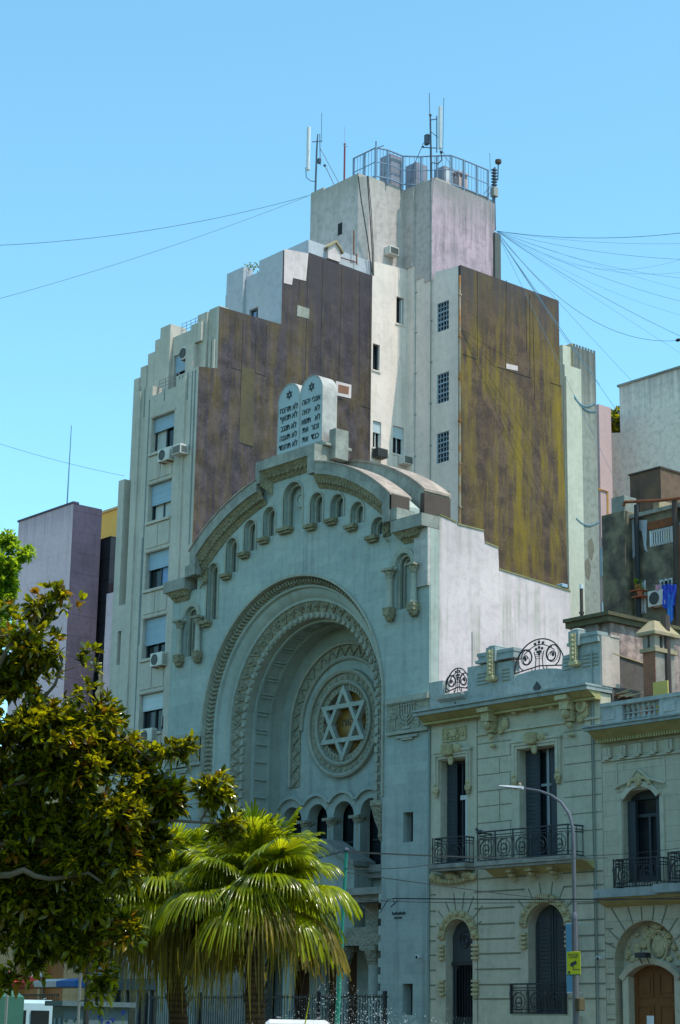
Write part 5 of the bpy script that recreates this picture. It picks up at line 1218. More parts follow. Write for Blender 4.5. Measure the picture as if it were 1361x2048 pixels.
    for s_ in (-1,1):
        d = MB().box(-39.2,-39.2+s_*.87,46.36,46.42,.02,3.72).build('door_leaf', 'door_wood', t)
        q = MB(); a0_ = -39.2+s_*.44
        for z0,z1 in ((.2,1.0),(1.2,2.6),(2.8,3.5)): q.slab(rect(a0_-.34,a0_+.34,z0,z1),[rect(a0_-.28,a0_+.28,z0+.06,z1-.06)],46.33,46.36); q.box(a0_-.2,a0_+.2,46.34,46.359,z0+.14,z1-.14)
        q.build('door_moulding', 'door_wood', d)
    return t
house_two()
tag(MB().box(-39.58,-39.3,46.32,46.327,1.95,2.27).build('paper_notice','paper'), 'white paper notice taped to the wooden double door', 'notice')
def small(name, label, cat, mb, m): return tag(mb.build(name, m), label, cat)
t = thing('floodlight', 'black floodlight on the hood above the wooden doorway', 'lamp', (-39.3,46,3.95))
MB().box(-39.5,-39.1,45.75,46.02,3.95,4.1).build('head','rubber',t); MB().tube([(-39.45,46,3.78),(-39.45,45.9,3.96)],.015,5).tube([(-39.15,46,3.78),(-39.15,45.9,3.96)],.015,5).build('bracket','rubber',t)
for x, z, lab in ((F(1207,1917)[0], F(1207,1917)[1], 'small white dome camera by the drainpipe between the two stone houses'), (F(845,1914)[0], F(845,1914)[1], 'small white camera at the lower right corner of the synagogue front')):
    t = thing('security_camera', lab, 'camera', (x,45.8,z), 'security cameras on the walls')
    MB().tube([(x-.22,46,z+.03),(x-.05,45.85,z+.03)],.02,5).build('arm','antenna_white',t); m = MB(); m.rbox(x-.08,x+.1,45.72,45.86,z-.05,z+.06,.02); m.build('housing','antenna_white',t); MB().ball((x+.02,45.72,z-.01),.05,8).build('lens','glass',t)
# pigeon on the balcony rail
px_, pz_ = F(960,1663,45.3); t = None
m = MB(); m.ball((px_,45.3,pz_-.02),.09,10,(1.7,.8,.9)); m.ball((px_-.14,45.3,pz_+.08),.05,8); m.tube([(px_-.13,45.3,pz_+.05),(px_-.05,45.3,pz_)],[.035,.06],8); m.tube([(px_+.1,45.3,pz_-.03),(px_+.26,45.3,pz_-.10)],[.05,.02],6); m.tube([(px_-.18,45.3,pz_+.08),(px_-.22,45.3,pz_+.07)],[.015,.004],5); m.tube([(px_,45.3,pz_-.08),(px_,45.3,pz_-.14)],.01,4)
tag(m.build('pigeon','rubber'), 'dark bird perched on the left end of the wide balcony rail', 'bird')
tag(MB().tube([(F(932,1262)[0],46.3,12.9),(F(932,1262)[0],46.3,F(932,1262)[1])],.015,5).build('roof_rod','mast'), 'thin upright rod on the parapet between the two iron crests', 'rod')
x, z = F(1187,1700,45.97)
tag(MB().tube([(F(1186,1400,45.97)[0],45.95,0),(F(1186,1400,45.97)[0],45.95,13.6)],.025,6).build('drainpipe','pipe_green'), 'slim full-height pipe between the two stone houses', 'pipe')

# ================================================================ OLD ROOFS AND BACK BUILDINGS ON THE RIGHT
def backs():
    XH = -40.9
    yc = S(1222,1226,XH)[0]; zt = S(1222,1226,XH)[1]
    t = thing('old_party_wall', 'peeling pinkish wall with a mossy cornice behind the roof balustrade', 'wall', (XH, yc, 10))
    y1 = 60
    MB().slab([(47.62,10.9),(y1,10.9),(y1,zt-.3),(yc,zt-.3),(yc,zt-.9),(47.62,13.2)] if False else [(yc,10.9),(y1,10.9),(y1,zt-.3),(yc,zt-.3)], [], XH-.4, XH-.02, 'x').build('wall', 'old_wall', t)
    MB().box(-42.66,XH-.41,yc,yc+.4,10,zt-.3).box(-41.9,-41.35,yc-.12,yc-.002,12,zt-.3).build('return_wall', 'old_wall', t)
    m = MB()
    m.box(-42.66,XH+.12,yc-.25,yc-.003,zt-.3,zt-.12); m.box(-42.68,XH+.2,yc-.35,yc+.4,zt-.118,zt)
    m.box(XH-.4,XH+.12,yc+.0,y1,zt-.298,zt-.12); m.box(XH-.4,XH+.2,yc+.402,y1,zt-.118,zt-.002)
    m.build('cornice', 'old_cornice', t)
    a, b_ = S(1229,1310,XH), S(1290,1332,XH)
    m = MB().slab([(a[0]-.2,10.9),(b_[0]+.2,10.9),(b_[0]+.2,b_[1]),(a[0]-.2,a[1])], [], XH, XH+.06, 'x').build('lower_shadow', 'old_wall_dark', t)  # darker sheet on the wall in place of a cast shadow
    m = MB(); m.tube([(XH+.08,a[0]-.2,a[1]+.02),(XH+.08,b_[0]+.2,b_[1]+.02)], .03, 5); m.build('shadow_edge', 'chimney_cap', t)  # tube drawn along the upper edge of that painted shadow
    # chimney
    Yc = 47.0; C_ = lambda px, py: F(px, py, Yc)
    x0, x1 = C_(1286,1300)[0], C_(1310,1300)[0]; zb, zs_ = 10.8, C_(1290,1306)[1]
    t = thing('brick_chimney', 'stout brick chimney with pyramid cap and small vents behind the balustrade', 'chimney', (x0, Yc, 11))
    dp = .95
    MB().box(x0,x1,Yc,Yc+.03,zb,zs_-.003).build('brick_face', 'brick', t); MB().box(x0+.003,x1,Yc+.032,Yc+dp,zb,zs_).build('stack', 'chimney_render', t)
    MB().box(x0-.07,x1+.08,Yc-.07,Yc+dp+.08,zs_,zs_+.13).build('ledge', 'chimney_cap', t)
    m = MB(); zc = zs_+.13
    for xx in (x0, x1-.2):
        for yy in (Yc, Yc+dp*.42, Yc+dp-.25): m.box(xx,xx+.2,yy,yy+.25,zc,zc+.42)
    m.build('vent_pier', 'chimney_render', t); MB().box(x0+.12,x1-.1,Yc+.12,Yc+dp-.12,zc,zc+.4).build('vent_opening', 'dark_void', t)
    zc += .42; cx_, cy_ = (x0+x1)/2, Yc+dp/2
    MB().add([(x0-.15,Yc-.15,zc),(x1+.15,Yc-.15,zc),(x1+.15,Yc+dp+.15,zc),(x0-.15,Yc+dp+.15,zc),(x0-.15,Yc-.15,zc+.1),(x1+.15,Yc-.15,zc+.1),(x1+.15,Yc+dp+.15,zc+.1),(x0-.15,Yc+dp+.15,zc+.1),(cx_-.1,cy_-.3,zc+.5),(cx_+.1,cy_-.3,zc+.5),(cx_+.1,cy_+.3,zc+.5),(cx_-.1,cy_+.3,zc+.5)],
        [(0,1,2,3),(0,1,5,4),(1,2,6,5),(2,3,7,6),(3,0,4,7),(4,5,9,8),(5,6,10,9),(6,7,11,10),(7,4,8,11),(8,9,10,11)]).build('cap', 'chimney_cap', t)
    xx, zz = F(1328,1300,Yc+.6); x2, z2 = F(1332,1262,Yc+.6)
    m = MB(); m.tube([(x2,Yc+.6,11),(x2,Yc+.6,z2+.5)], .14, 8); m.ball((xx-.1,Yc+.5,zz), .24, 8, (1,1,1.2)); tag(m.build('rusty_flue','rust_end'), 'dark rusty flue pipe beside the brick chimney', 'flue')
    (xa,za),(xb,zb_) = F(1306,1365,46.85), F(1336,1385,46.85)
    small('yellow_screen','plain yellow panel leaning against the foot of the brick chimney','panel',MB().box(xa,xb,46.85,46.9,10.9,za),'yellow_render')
    t = thing('roof_junk', 'pile of old boards and a rusty lid on the roof beside the balustrade', 'boards', (*F(1240,1392,46.7)[:1],46.7,11))
    m = MB(); rr = random.Random(5)
    for k in range(7):
        x, z = F(1228+k*4, 1396-rr.random()*8, 46.6); m.tube([(x,46.6,z),(x+.3+rr.random()*.3,46.75,z+rr.uniform(-.1,.15))], .025, 4)
    m.build('boards', 'chimney_cap', t); x, z = F(1248,1388,46.9); MB().lathe(x,46.9,z-.12,[(.3,0),(.33,.08),(.2,.14),(.02,.15)],14).build('lid','rust',t)
    # red-brown vent pipe in front of the slim tower
    x, z = F(1163,1172,49.5); t = thing('vent_pipe','dark brown vent pipe with a pale tip rising behind the iron crest','pipe',(x,49.5,12))
    MB().tube([(x,49.5,12.4),(x,49.5,z-.1)],.06,8).lathe(x,49.5,z-1.0,[(.09,0),(.09,.08)],8).build('pipe','rust_end',t); MB().tube([(x,49.5,z-.1),(x,49.5,z+.05)],.07,8).build('tip','antenna_white',t)
    x, y_, z = -48.85, *S(1129,1176,-48.85); t = thing('wall_lamp','small grey twin box lamp on the far end of the white wall','lamp',(x,y_,z)); m = MB(); m.rbox(x-.2,x+.1,y_-.22,y_+.1,z,z+.14,.02); m.build('box','shutter',t); MB().tube([(x,y_,z-.3),(x,y_,z)],.02,5).build('stem','mast',t)
    # ---- slim greenish tower
    Yt = 68.0; G = lambda px, py, Y=Yt: F(px, py, Y)
    Xc, Zc = G(1145,686); x0 = G(1131,690)[0]
    t = thing('slim_tower', 'slim greenish tower with grooved stained top and yellow edge right of the mossy wall', 'building', (Xc, Yt, 0))
    yr = S(1191,700,Xc)[0]
    zy = G(1140,788)[1]; MB().box(x0,Xc-.02,Yt,Yt+.2,zy,Zc).build('yellow_edge', 'slim_yellow', t); MB().box(x0,Xc-.025,Yt+.01,Yt+.2,0,zy-.002).build('lower_edge', 'slim_render', t)
    m = MB(); n = 8; wd = (yr-Yt)/n
    poly = [(Yt,0),(yr,0)]
    for i in range(n, 0, -1): y2 = Yt+wd*i; poly += [(y2,Zc-.0),(y2-wd*.65,Zc-.0),(y2-wd*.65,Zc-.14),(y2-wd,Zc-.14)]
    m.slab(poly, [], Xc-.02+.001, Xc+.0, 'x') ; m.build('side_wall', 'slim_render', t)
    MB().box(x0,Xc-.021,Yt+.21,yr,0,Zc-.15).build('core', 'slim_render', t)
    m = MB()
    for (px,py) in ((1182,1098),(1176,1138)):
        p = S(px,py,Xc); m.slab([(p[0]+.22*math.cos(a)*(1+.12*math.sin(3*a)), p[1]+.55*math.sin(a)*(1+.12*math.cos(5*a))) for a in [2*PI*k/14 for k in range(14)]], [], Xc+.002, Xc+.008, 'x')
    m.build('peeled_patch','peeled',t)
    g = MB(); (a, za), (b_, _) = G(1122,690,67.4), G(1131,752,67.4)
    x1_, z1_ = G(1127,720,67.4); x2_, z2_ = G(1131,752,67.4)
    g.box(G(1119,700,67.4)[0], G(1126,700,67.4)[0], 67.4, 68.6, 0, G(1123,690,67.4)[1]); g.box(G(1126.2,750,67.4)[0], G(1130,750,67.4)[0], 67.4, 68.6, 0, G(1130,728,67.4)[1]); g.box(G(1130.2,750,67.4)[0], G(1133.5,800,67.4)[0], 67.4, 67.95, 0, G(1133,752,67.4)[1])
    g.build('stepped_strip', 'slim_pale', t)
    for za_, zb_ in (((1131,788),(1192,822)),((1140,1030),(1198,1043)),((1148,792),(1190,806))):
        p, q = S(1146,za_[1],Xc), S(zb_[0],zb_[1],Xc); m2 = MB(); P = [(Xc+.03, p[0]+(q[0]-p[0])*i/10, p[1]+(q[1]-p[1])*i/10-.35*math.sin(PI*i/10)) for i in range(11)]; m2.tube(P,.025,4); m2.build('strapped_cable','cable_sky',t)
    a = G(1142,1125); MB().box(a[0]-.02,a[0]+.3,Yt-.16,Yt-.001,a[1],a[1]+.8).build('meter_box','antenna_white',t)
    # ---- pink slab
    Yp = 74; P_ = lambda px, py, Y=Yp: F(px, py, Y)
    Xp, Zp = P_(1198,808)
    yq = S(1222,812,Xp)[0]
    t = thing('pink_slab_building', 'narrow pink building with an ochre line squeezed behind the slim greenish tower', 'building', (Xp, Yp, 0))
    MB().box(Xp-4,Xp,Yp,yq,0,Zp).build('wall', 'pink_wall', t)
    a, b_ = S(1196,978,Xp), S(1215,984,Xp); c_ = S(1216,1080,Xp)
    MB().tube([(Xp+.02,*a),(Xp+.02,*b_),(Xp+.02,*c_)],.06,4).build('ochre_line','ochre_line',t)
    a, b_ = S(1200,1095,Xp), S(1207,1155,Xp); MB().box(Xp+.001,Xp+.15,a[0],b_[0],b_[1],a[1]).build('blue_shutter','shutter',t)
    MB().box(Xp+.002,Xp+.03,Yp,yq-.0,0,S(1205,1075,Xp)[1]).build('lower_wall','slim_render',t)
    a, b_ = S(1202,1205,Xp), S(1206,1225,Xp); MB().box(Xp+.031,Xp+.1,a[0],b_[0],b_[1],a[1]).build('blue_door','shutter',t)
    # ---- big beige blank wall
    Yb = 76; B = lambda px, py, Y=Yb: F(px, py, Y)
    (xa,za),(xb,zb2) = B(1239,774), B(1405,720)
    t = thing('beige_building', 'tall beige building with a blank speckled wall at the right edge', 'building', (xa, Yb, 0))
    xs = B(1221,866)
    MB().slab([(xs[0],0),(xb,0),(xb,za),(xa,za),(xa,B(1239,866)[1]),(xs[0],xs[1])], [], Yb, Yb+6).build('blank_wall','beige_wall',t)
    MB().box(xa-.1,xb,Yb-.08,Yb+.3,za,za+.12).build('coping','cornice_stone',t)
    return t
backs()
def grimy():
    Yg = 62; G = lambda px, py, Y=Yg: F(px, py, Y)
    (xl, zl), (xc, zc) = G(1219,1036), G(1264,1026)
    t = thing('grimy_building', 'blackened old building with a barred window and hanging pipes at the right edge', 'building', (xc, Yg, 0))
    xr = G(1410,1000)[0]; ztop = G(1300,1030)[1]
    MB().box(xl,xc,Yg-.5,Yg+6,0,zl).build('side_block','grimy_wall',t)
    W1 = rect(G(1300,1060)[0],G(1347,1060)[0],G(1303,1094)[1],G(1303,1062)[1]); W2 = rect(G(1320,1160)[0],G(1346,1160)[0],G(1322,1190)[1],G(1322,1160)[1]); W3 = rect(G(1281,1165)[0],G(1292,1165)[0],G(1284,1228)[1],G(1284,1162)[1])
    MB().slab(rect(xc+.003,xr,0,ztop),[W1,W2,W3],Yg,Yg+.3).build('front_wall','grimy_wall',t); MB().box(xc,xr,Yg+.6,Yg+6,0,ztop-.2).build('core','grimy_wall',t)
    MB().box(xc-.05,xr,Yg-.18,Yg+.5,ztop,ztop+.16).build('roof_edge','cornice_stone',t)
    MB().box(W1[0][0]-.1,W1[1][0],Yg-.03,Yg-.001,W1[2][1]+.05,W1[2][1]+.4).build('red_lintel','rust',t)
    for w_, nb in ((W1,9),(W2,2),(W3,2)):
        f = MB().slab(w_,[rect(w_[0][0]+.08,w_[1][0]-.08,w_[0][1]+.08,w_[2][1]-.08)],Yg-.02,Yg+.08)
        for i in range(nb): x = w_[0][0]+(w_[1][0]-w_[0][0])*(i+1)/(nb+1); f.box(x-.025,x+.025,Yg-.02,Yg+.03,w_[0][1],w_[2][1])
        f = f.build('window','frame_white',t); MB().box(w_[0][0],w_[1][0],Yg+.15,Yg+.17,w_[0][1],w_[2][1]).build('pane','glass',f)
        if nb == 9: MB().box((w_[0][0]+w_[1][0])/2,w_[1][0]-.1,Yg+.1,Yg+.12,w_[0][1],w_[2][1]).build('curtain','slim_yellow',f)
    m = MB()
    for pts_ in (((1262,1035),(1268,1035),(1271,1110),(1267,1118),(1264,1100)),((1277,1040),(1295,1040),(1293,1090),(1296,1104),(1290,1100),(1284,1062),(1277,1060)),((1352,1045),(1362,1045),(1362,1095),(1356,1090))):
        m.slab([G(*p) for p in pts_],[],Yg-.012,Yg-.002)
    m.build('whitewash_patch','grimy_patch',t)
    m = MB()
    for px, r, top, bot, mm in ((1273,.10,1010,1240,'cable_black'),(1350,.13,1000,1100,'rust_end')):
        x, z1 = G(px,top,Yg-.2); MB().tube([(x,Yg-.2,8),(x,Yg-.2,z1)],r,8).build('drainpipe',mm,t)
    x, z1 = G(1354,1050,Yg-.15); MB().tube([(x,Yg-.15,8),(x,Yg-.15,z1)],.11,8).build('rust_pipe','rust',t)
    P = [(*(lambda q:(q[0],Yg-.3,q[1]))(G(px,py,Yg-.3)),) for px,py in ((1248,1012),(1250,1004),(1320,1001),(1410,990))]
    MB().tube(P,.07,7).build('roof_pipe','rust',t)
    (a, b_),(c,d) = G(1233,1028), G(1258,1008); MB().box(a,c,Yg-.3,Yg+.5,zl,zl+.75).build('roof_tank','slim_render',t)
    (a, b_),(c,d) = G(1309,1030), G(1320,1000); MB().box(a,c,Yg-.05,Yg+1,ztop+.16,d).build('roof_pier','chimney_cap',t)
    # brown block on top
    Yk = 65; K = lambda px, py: F(px, py, Yk)
    (x0, z0), (x1, z1) = K(1260,951), K(1321,936); yk = S(1375,958,x1)[0]
    t2 = thing('brown_roof_block', 'dark brown stained box-shaped roof house above the blackened building', 'roof house', (x1,Yk,20))
    MB().box(x0,x1,Yk,yk,10,z1).build('wall','brown_block',t2); MB().box(x0-.05,x1+.05,Yk-.05,yk,z1,z1+.08).build('coping','rust_end',t2)
    # laundry, AC, shelf
    x, z = G(1324,1214); ac_outdoor('white fan unit below the small white window beside the blue washing', (x,Yg-.02,z), w=.95, h=.68)
    for k,(px,py,w,h,m_,lab) in enumerate(((1343,1172,.45,1.1,'cloth_blue','dark blue garment, left one of the washing at the right edge'),(1352,1190,.42,1.3,'cloth_light','bright blue garment hanging lowest at the right edge'),(1357,1172,.35,1.0,'cloth_blue','dark blue garment cut by the right edge'),(1327,1172,.3,.28,'cloth_pink','small pink cloth pegged in front of the little window'))):
        x, z = G(px,py); m = MB(); n = 6; vs = []
        for i in range(n+1):
            for j in range(5): u = i/n; v_ = j/4; vs.append((x-w/2+w*u*(1-.15*v_), Yg-.35+.05*math.sin(u*14+v_*3), z-h*v_*(1-.25*abs(u-.5)*2)))
        m.add(vs,[(i*5+j,i*5+j+1,i*5+j+6,i*5+j+5) for i in range(n) for j in range(4)]); tag(m.build('laundry',m_),lab,'laundry','washing on the line')
    a, b_ = G(1310,1170), G(1400,1168); tag(MB().tube([(a[0],Yg-.35,a[1]),(b_[0],Yg-.35,b_[1])],.012,4).build('washing_line','cable_black'),'washing line carrying the blue garments','line')
    for k,(px,py) in enumerate(((1284,1178),(1288,1190))):
        x, z = G(px,py); t3 = thing('potted_plant', ('green potted plant on the upper shelf of the blackened wall','small potted plant on the lower shelf of the blackened wall')[k],'potted plant',(x,Yg-.25,z),'potted plants on the blackened wall')
        MB().lathe(x,Yg-.25,z-.1,[(.1,0),(.16,.22)],10).box(x-.3,x+.3,Yg-.45,Yg,z-.14,z-.1).build('pot','terracotta',t3)
        m = MB()
        for q in range(40): v = Vector(rng.normal(size=3)); v.normalize(); c_ = Vector((x,Yg-.25,z+.25))+v*.14; u_ = v.orthogonal().normalized()*.05; m.add([c_-u_,c_+v*.07,c_+u_,c_-v*.07],[(0,1,2,3)])
        m.build('leaves','fresh_leaf',t3,smooth=False)
grimy()
def far_tree(px, py, Y, r, label):
    x, z = F(px,py,Y); t = thing('roof_tree', label, 'tree', (x,Y,z-1.5)); m = MB(); n = 1400
    for q in range(n):
        v = Vector(rng.normal(size=3)); v.normalize(); c = Vector((x,Y,z))+Vector((v.x*1.6,v.y,v.z))*r*rng.random()**.4; d = Vector(rng.normal(size=3)).normalized(); u = d.orthogonal().normalized()*.1
        m.add([c-u,c+d*.18,c+u,c-d*.18],[(0,1,2,3)])
    m.build('crown','magnolia_leaf',t,smooth=False); MB().tube([(x,Y,z-3),(x,Y,z)],.15,6).build('trunk','bark',t)
far_tree(1236,848,77.5,.9,'dark bushy tree top showing in the notch left of the beige wall')

# ================================================================ LEFT BACKGROUND
def left_side():
    Y0 = 60; G = lambda px, py, Y=Y0: F(px, py, Y)
    (xc, zc), (xl, zl) = G(148.4,1006.5), G(38,1045); yr = S(205,1017.6,xc)[0]
    t = thing('grey_building', 'large blank grey building with tiled cladding and a darker stained side at the left', 'building', (xc,Y0,0))
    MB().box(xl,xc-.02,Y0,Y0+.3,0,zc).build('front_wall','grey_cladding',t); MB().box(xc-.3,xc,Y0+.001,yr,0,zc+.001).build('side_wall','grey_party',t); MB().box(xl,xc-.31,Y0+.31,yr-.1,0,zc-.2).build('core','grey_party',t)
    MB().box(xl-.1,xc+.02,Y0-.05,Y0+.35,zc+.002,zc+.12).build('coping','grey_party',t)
    x_, z_ = G(135,1004,Y0+1.0); tag(MB().tube([(x_,Y0+1.0,z_-.5),(x_,Y0+1.0,G(140,852,Y0+1.0)[1])],[.05,.025],5).build('roof_rod','cable_sky'), 'tall thin rod standing on the roof of the grey building', 'rod')
    # dark glass recess and yellow wall, pink strip
    Yd = yr+.3; (x0, z0), (x1, z1) = F(203,1078,Yd), F(222,1082,Yd)
    t = thing('dark_glass_building', 'black glass building seen as a narrow dark strip behind the grey one', 'building', (x0,Yd,0))
    MB().box(x0-3,x1,Yd,Yd+3,0,z0).build('glass_wall','black_glass',t); MB().box(x1-.3,x1+4,Yd+.4,Yd+3,0,F(222,1160,Yd)[1]).build('lower_wall','black_glass',t)
    Ye = yr+4; (x0, z0), (x1, z1) = F(205,1028,Ye), F(250,1014,Ye)
    t = thing('yellow_building', 'smooth yellow building glimpsed between the grey building and the apartment tower', 'building', (x0,Ye,0)); MB().box(x0-2,x1+4,Ye,Ye+5,0,z0).build('wall','yellow_wall',t); MB().box(x0-2.1,x1+4.1,Ye-.1,Ye+5,z0,z0+.15).build('coping','classic_cream',t)
    Yq = 52; (x0, z0) = F(207,1190,Yq); x1 = F(222,1190,Yq)[0]
    t = thing('pink_pier', 'thin greyish pink wall strip against the left edge of the apartment tower', 'wall', (x0,Yq,0)); MB().box(x0+.3,x1+1.5,Yq,Yq+1,0,z0).build('wall','grey_cladding',t)
    # classical building at the far left behind the magnolia
    Yc = 49.0; C_ = lambda px, py: F(px, py, Yc)
    xr, zr = C_(214,1475); xl = C_(-60,1500)[0]
    t = thing('classical_building', 'cream classical building with pinnacle and arched wooden door behind the magnolia', 'building', (xr-5,Yc,0))
    arcs = [archpts(C_(px,1940)[0], w, .1, C_(px,1935)[1], 12) for px, w in ((105,.95),(55,.95))]
    MB().slab(rect(xl,xr,0,zr), arcs, Yc, Yc+.4).build('front_wall','classic_cream',t); MB().box(xl,xr,Yc+.6,Yc+8,0,zr-.1).build('core','classic_cream',t)
    m = MB().box(xl,xr+.2,Yc-.35,Yc+.5,zr,zr+.25).box(xl,xr+.1,Yc-.2,Yc-.001,zr-.5,zr-.3).box(xl,xr,Yc-.12,Yc-.002,6.2,6.5)
    for k in range(int((xr-xl)/.5)): m.box(xl+k*.5,xl+k*.5+.22,Yc-.3,Yc-.003,zr-.25,zr-.003)
    m.build('cornice','classic_cream',t)
    m = MB(); x, z = C_(204,1445)
    for k in range(9): m.lathe(xr-.3-k*.3,Yc,zr+.25,[(.06,0),(.1,.15),(.05,.4),(.06,.7)],6)
    m.box(xl,xr+.1,Yc-.12,Yc+.12,zr+.95,zr+1.1); m.build('balustrade','classic_cream',t)
    x, z = C_(190,1376); m = MB().lathe(x,Yc+.3,zr+.25,[(.35,0),(.35,.9),(.45,1.0),(.28,1.1),(.3,1.5),(.16,1.7),(.24,1.95),(.12,2.15),(.18,2.4),(.08,2.6),(.12,2.8),(.02,3.1)],10); m.build('pinnacle','classic_cream',t)
    for a in arcs: MB().slab(a,[],Yc+.25,Yc+.3).build('arched_door','classic_wood',t)
    # white brick corner strip and shop front of the apartment
    (x0,_),(x1,_) = F(182,1980,46.2), F(218,1980,46.2)
    t = thing('white_brick_pier','painted white brick pier beside the shop front under the palms','pier',(x0,46.2,0)); MB().box(x0,x1,46.2,46.75,0,F(200,1925,46.2)[1]).build('pier','whitebrick',t)
    (x0,_),(x1,_) = F(222,1990,46.3), F(345,1990,46.3); z1 = F(260,1975,46.3)[1]
    t = thing('shop_front','dark glazed shop front with blue fascia behind the palm skirts','shop front',(x0,46.3,0)); MB().box(x0,x1,46.3,46.7,z1-.1,z1+.35).build('fascia','kiosk_blue',t); MB().box(x0,x1,46.5,46.7,0,z1-.1).build('glazing','glass',t)
    m = MB()
    for k in range(6): x = x0+(x1-x0)*k/5; m.box(x-.05,x+.05,46.4,46.499,0,z1-.1)
    m.build('mullion','steel',t)
left_side()
# ================================================================ STREET THINGS
def street():
    # iron fence before the synagogue
    t = thing('iron_fence', 'low black iron fence with upright bars before the synagogue portal', 'fence', (-56,44.5,0)); m = MB()
    for k in range(100): x = -63+k*.138; m.tube([(x,44.5,.14),(x,44.5,2.9)],.014,4)
    m.build('bars','iron',t); MB().box(-63,-49.2,44.47,44.53,2.78,2.84).box(-63,-49.2,44.47,44.53,.4,.46).build('rails','iron',t)
    m = MB()
    for k in range(5): x = -63+k*3.42; m.box(x-.05,x+.05,44.44,44.56,.14,3.0)
    m.build('post','iron',t)
    # curved street lamp with police sign
    YL = 41.0; L = lambda px, py: (lambda q: (q[0], YL, q[1]))(F(px, py, YL))
    base = L(1153,2048); x = base[0]
    t = thing('street_lamp', 'tall grey street lamp with a curved arm in front of the ornate house', 'street lamp', (x,YL,0))
    p = [(x,YL,0),(x,YL,L(1150,1832)[2])]; MB().tube(p,.095,12).lathe(x,YL,0,[(.2,0),(.2,.25),(.12,.35)],12).build('lower_pole','grey_pole',t)
    z0 = L(1150,1832)[2]; top = L(1146,1690)
    arc = [L(px,py) for px,py in ((1146,1655),(1139,1628),(1124,1606),(1104,1591),(1080,1582),(1050,1577))]
    MB().tube([(x,YL,z0),(x-.0,YL,top[2])]+[(a[0],YL,a[2]) for a in arc],[.06,.058,.05,.048,.044,.04,.036,.034],10).lathe(x,YL,z0-.1,[(.1,0),(.1,.1),(.065,.2)],12).build('curved_arm','grey_pole',t)
    h0, h1 = L(1001,1572), L(1046,1577); m = MB()
    n = 8; vs = []; fs = []
    for i in range(n+1):
        f = i/n; xx = h0[0]+(h1[0]-h0[0])*f; zz = h0[2]+(h1[2]-h0[2])*f; w = .13*math.sin(PI*min(1,.12+f*.8))**.7; hh = .02+.05*f
        vs += [(xx,YL-w,zz),(xx,YL-w*.6,zz+hh),(xx,YL+w*.6,zz+hh),(xx,YL+w,zz),(xx,YL,zz-.03)]
    for i in range(n):
        for j in range(5): fs.append((i*5+j,i*5+(j+1)%5,i*5+5+(j+1)%5,i*5+5+j))
    fs += [(0,1,2,3,4),tuple(range(n*5+4,n*5-1,-1))]
    hd = m.add(vs,fs).build('lamp_head','lamp_head',t); q = L(1040,1572); MB().lathe(q[0],YL,q[2],[(.04,0),(.05,.05),(.03,.09)],8).build('photocell','chimney_cap',hd)
    # police camera sign
    a, b_ = L(1140,1904), L(1168,1951); xs0, xs1, zs0, zs1 = a[0], b_[0], b_[2], a[2]; w = xs1-xs0; h = zs1-zs0; ys = YL-.13
    t = thing('police_sign', 'yellow police camera sign strapped to the street lamp pole', 'sign', (x,YL-.12,zs0))
    MB().rbox(xs0,xs1,ys,ys+.015,zs0,zs1,.005).build('sign_plate','sign_yellow',t)
    MB().box(xs0,xs1,ys-.004,ys-.001,zs0,zs0+h*.05).build('green_edge','sign_green',t)
    MB().tube([(x-.1,YL,zs1-.1),(x,YL-.11,zs1-.1),(x+.1,YL,zs1-.1)],.012,4).tube([(x-.1,YL,zs0+.1),(x,YL-.11,zs0+.1),(x+.1,YL,zs0+.1)],.012,4).build('strap','steel',t)
    put_text('POLICIA', h*.17, (xs0+xs1)/2, ys-.004, zs0+h*.86, 'inscription', t, 'lettering', .002, .9)
    put_text('DE LA CIUDAD', h*.085, (xs0+xs1)/2, ys-.004, zs0+h*.755, 'inscription', t, 'lettering', .002, .8)
    m = MB(); cx, cz = xs0+w*.5, zs0+h*.5
    m.slab([(cx-w*.28,cz-h*.05),(cx+w*.18,cz+h*.06),(cx+w*.26,cz-h*.03+h*.02),(cx+w*.28,cz-h*.0),(cx-w*.16,cz-h*.14)],[],ys-.006,ys-.001); m.slab([(cx-w*.2,cz+h*.03),(cx+w*.18,cz+h*.12),(cx+w*.24,cz+h*.05),(cx-w*.22,cz-h*.04)],[],ys-.007,ys-.002)
    m.slab([(cx-w*.05,cz-h*.12),(cx+w*.02,cz-h*.11),(cx+w*.02,cz-h*.24),(cx+w*.45,cz-h*.24),(cx+w*.45,cz-h*.27),(cx-w*.03,cz-h*.27)],[],ys-.006,ys-.001)
    m.lathe(xs0+w*.17,ys-.006,zs0+h*.13,[(w*.08,.005),(w*.08,0),(.001,0)],10,'y'); m.build('camera_symbol','inscription',t)
    a = L(1164,2008); tag(MB().rbox(a[0]-.09,a[0]+.09,YL-.2,YL+.05,a[2]-.18,a[2]+.16,.02).build('junction_box','moss_panel'),'small yellowish box low on the street lamp pole','box')
    YB_ = 45.7; a, b_ = F(1132,1848,YB_), F(1144,1984,YB_)
    t = thing('vertical_banner','narrow blue vertical banner on a wall bracket behind the street lamp','banner',(a[0],YB_,b_[1])); MB().box(a[0],b_[0]+.05,YB_,YB_+.03,b_[1],a[1]).build('cloth','banner',t)
    MB().box(a[0],b_[0]+.4,YB_,YB_+.02,a[1],a[1]+.03).box(a[0],b_[0]+.4,YB_,YB_+.02,b_[1]-.03,b_[1]).build('arm','antenna_white',t)
    # teal pole
    b_ = A(674,2060,34); tp = A(693,1700,34.2)
    t = thing('teal_pole','leaning teal painted pole carrying wires in front of the synagogue','pole',(b_.x,b_.y,0)); d = (tp-b_); base = b_ - d*(b_.z/d.z)
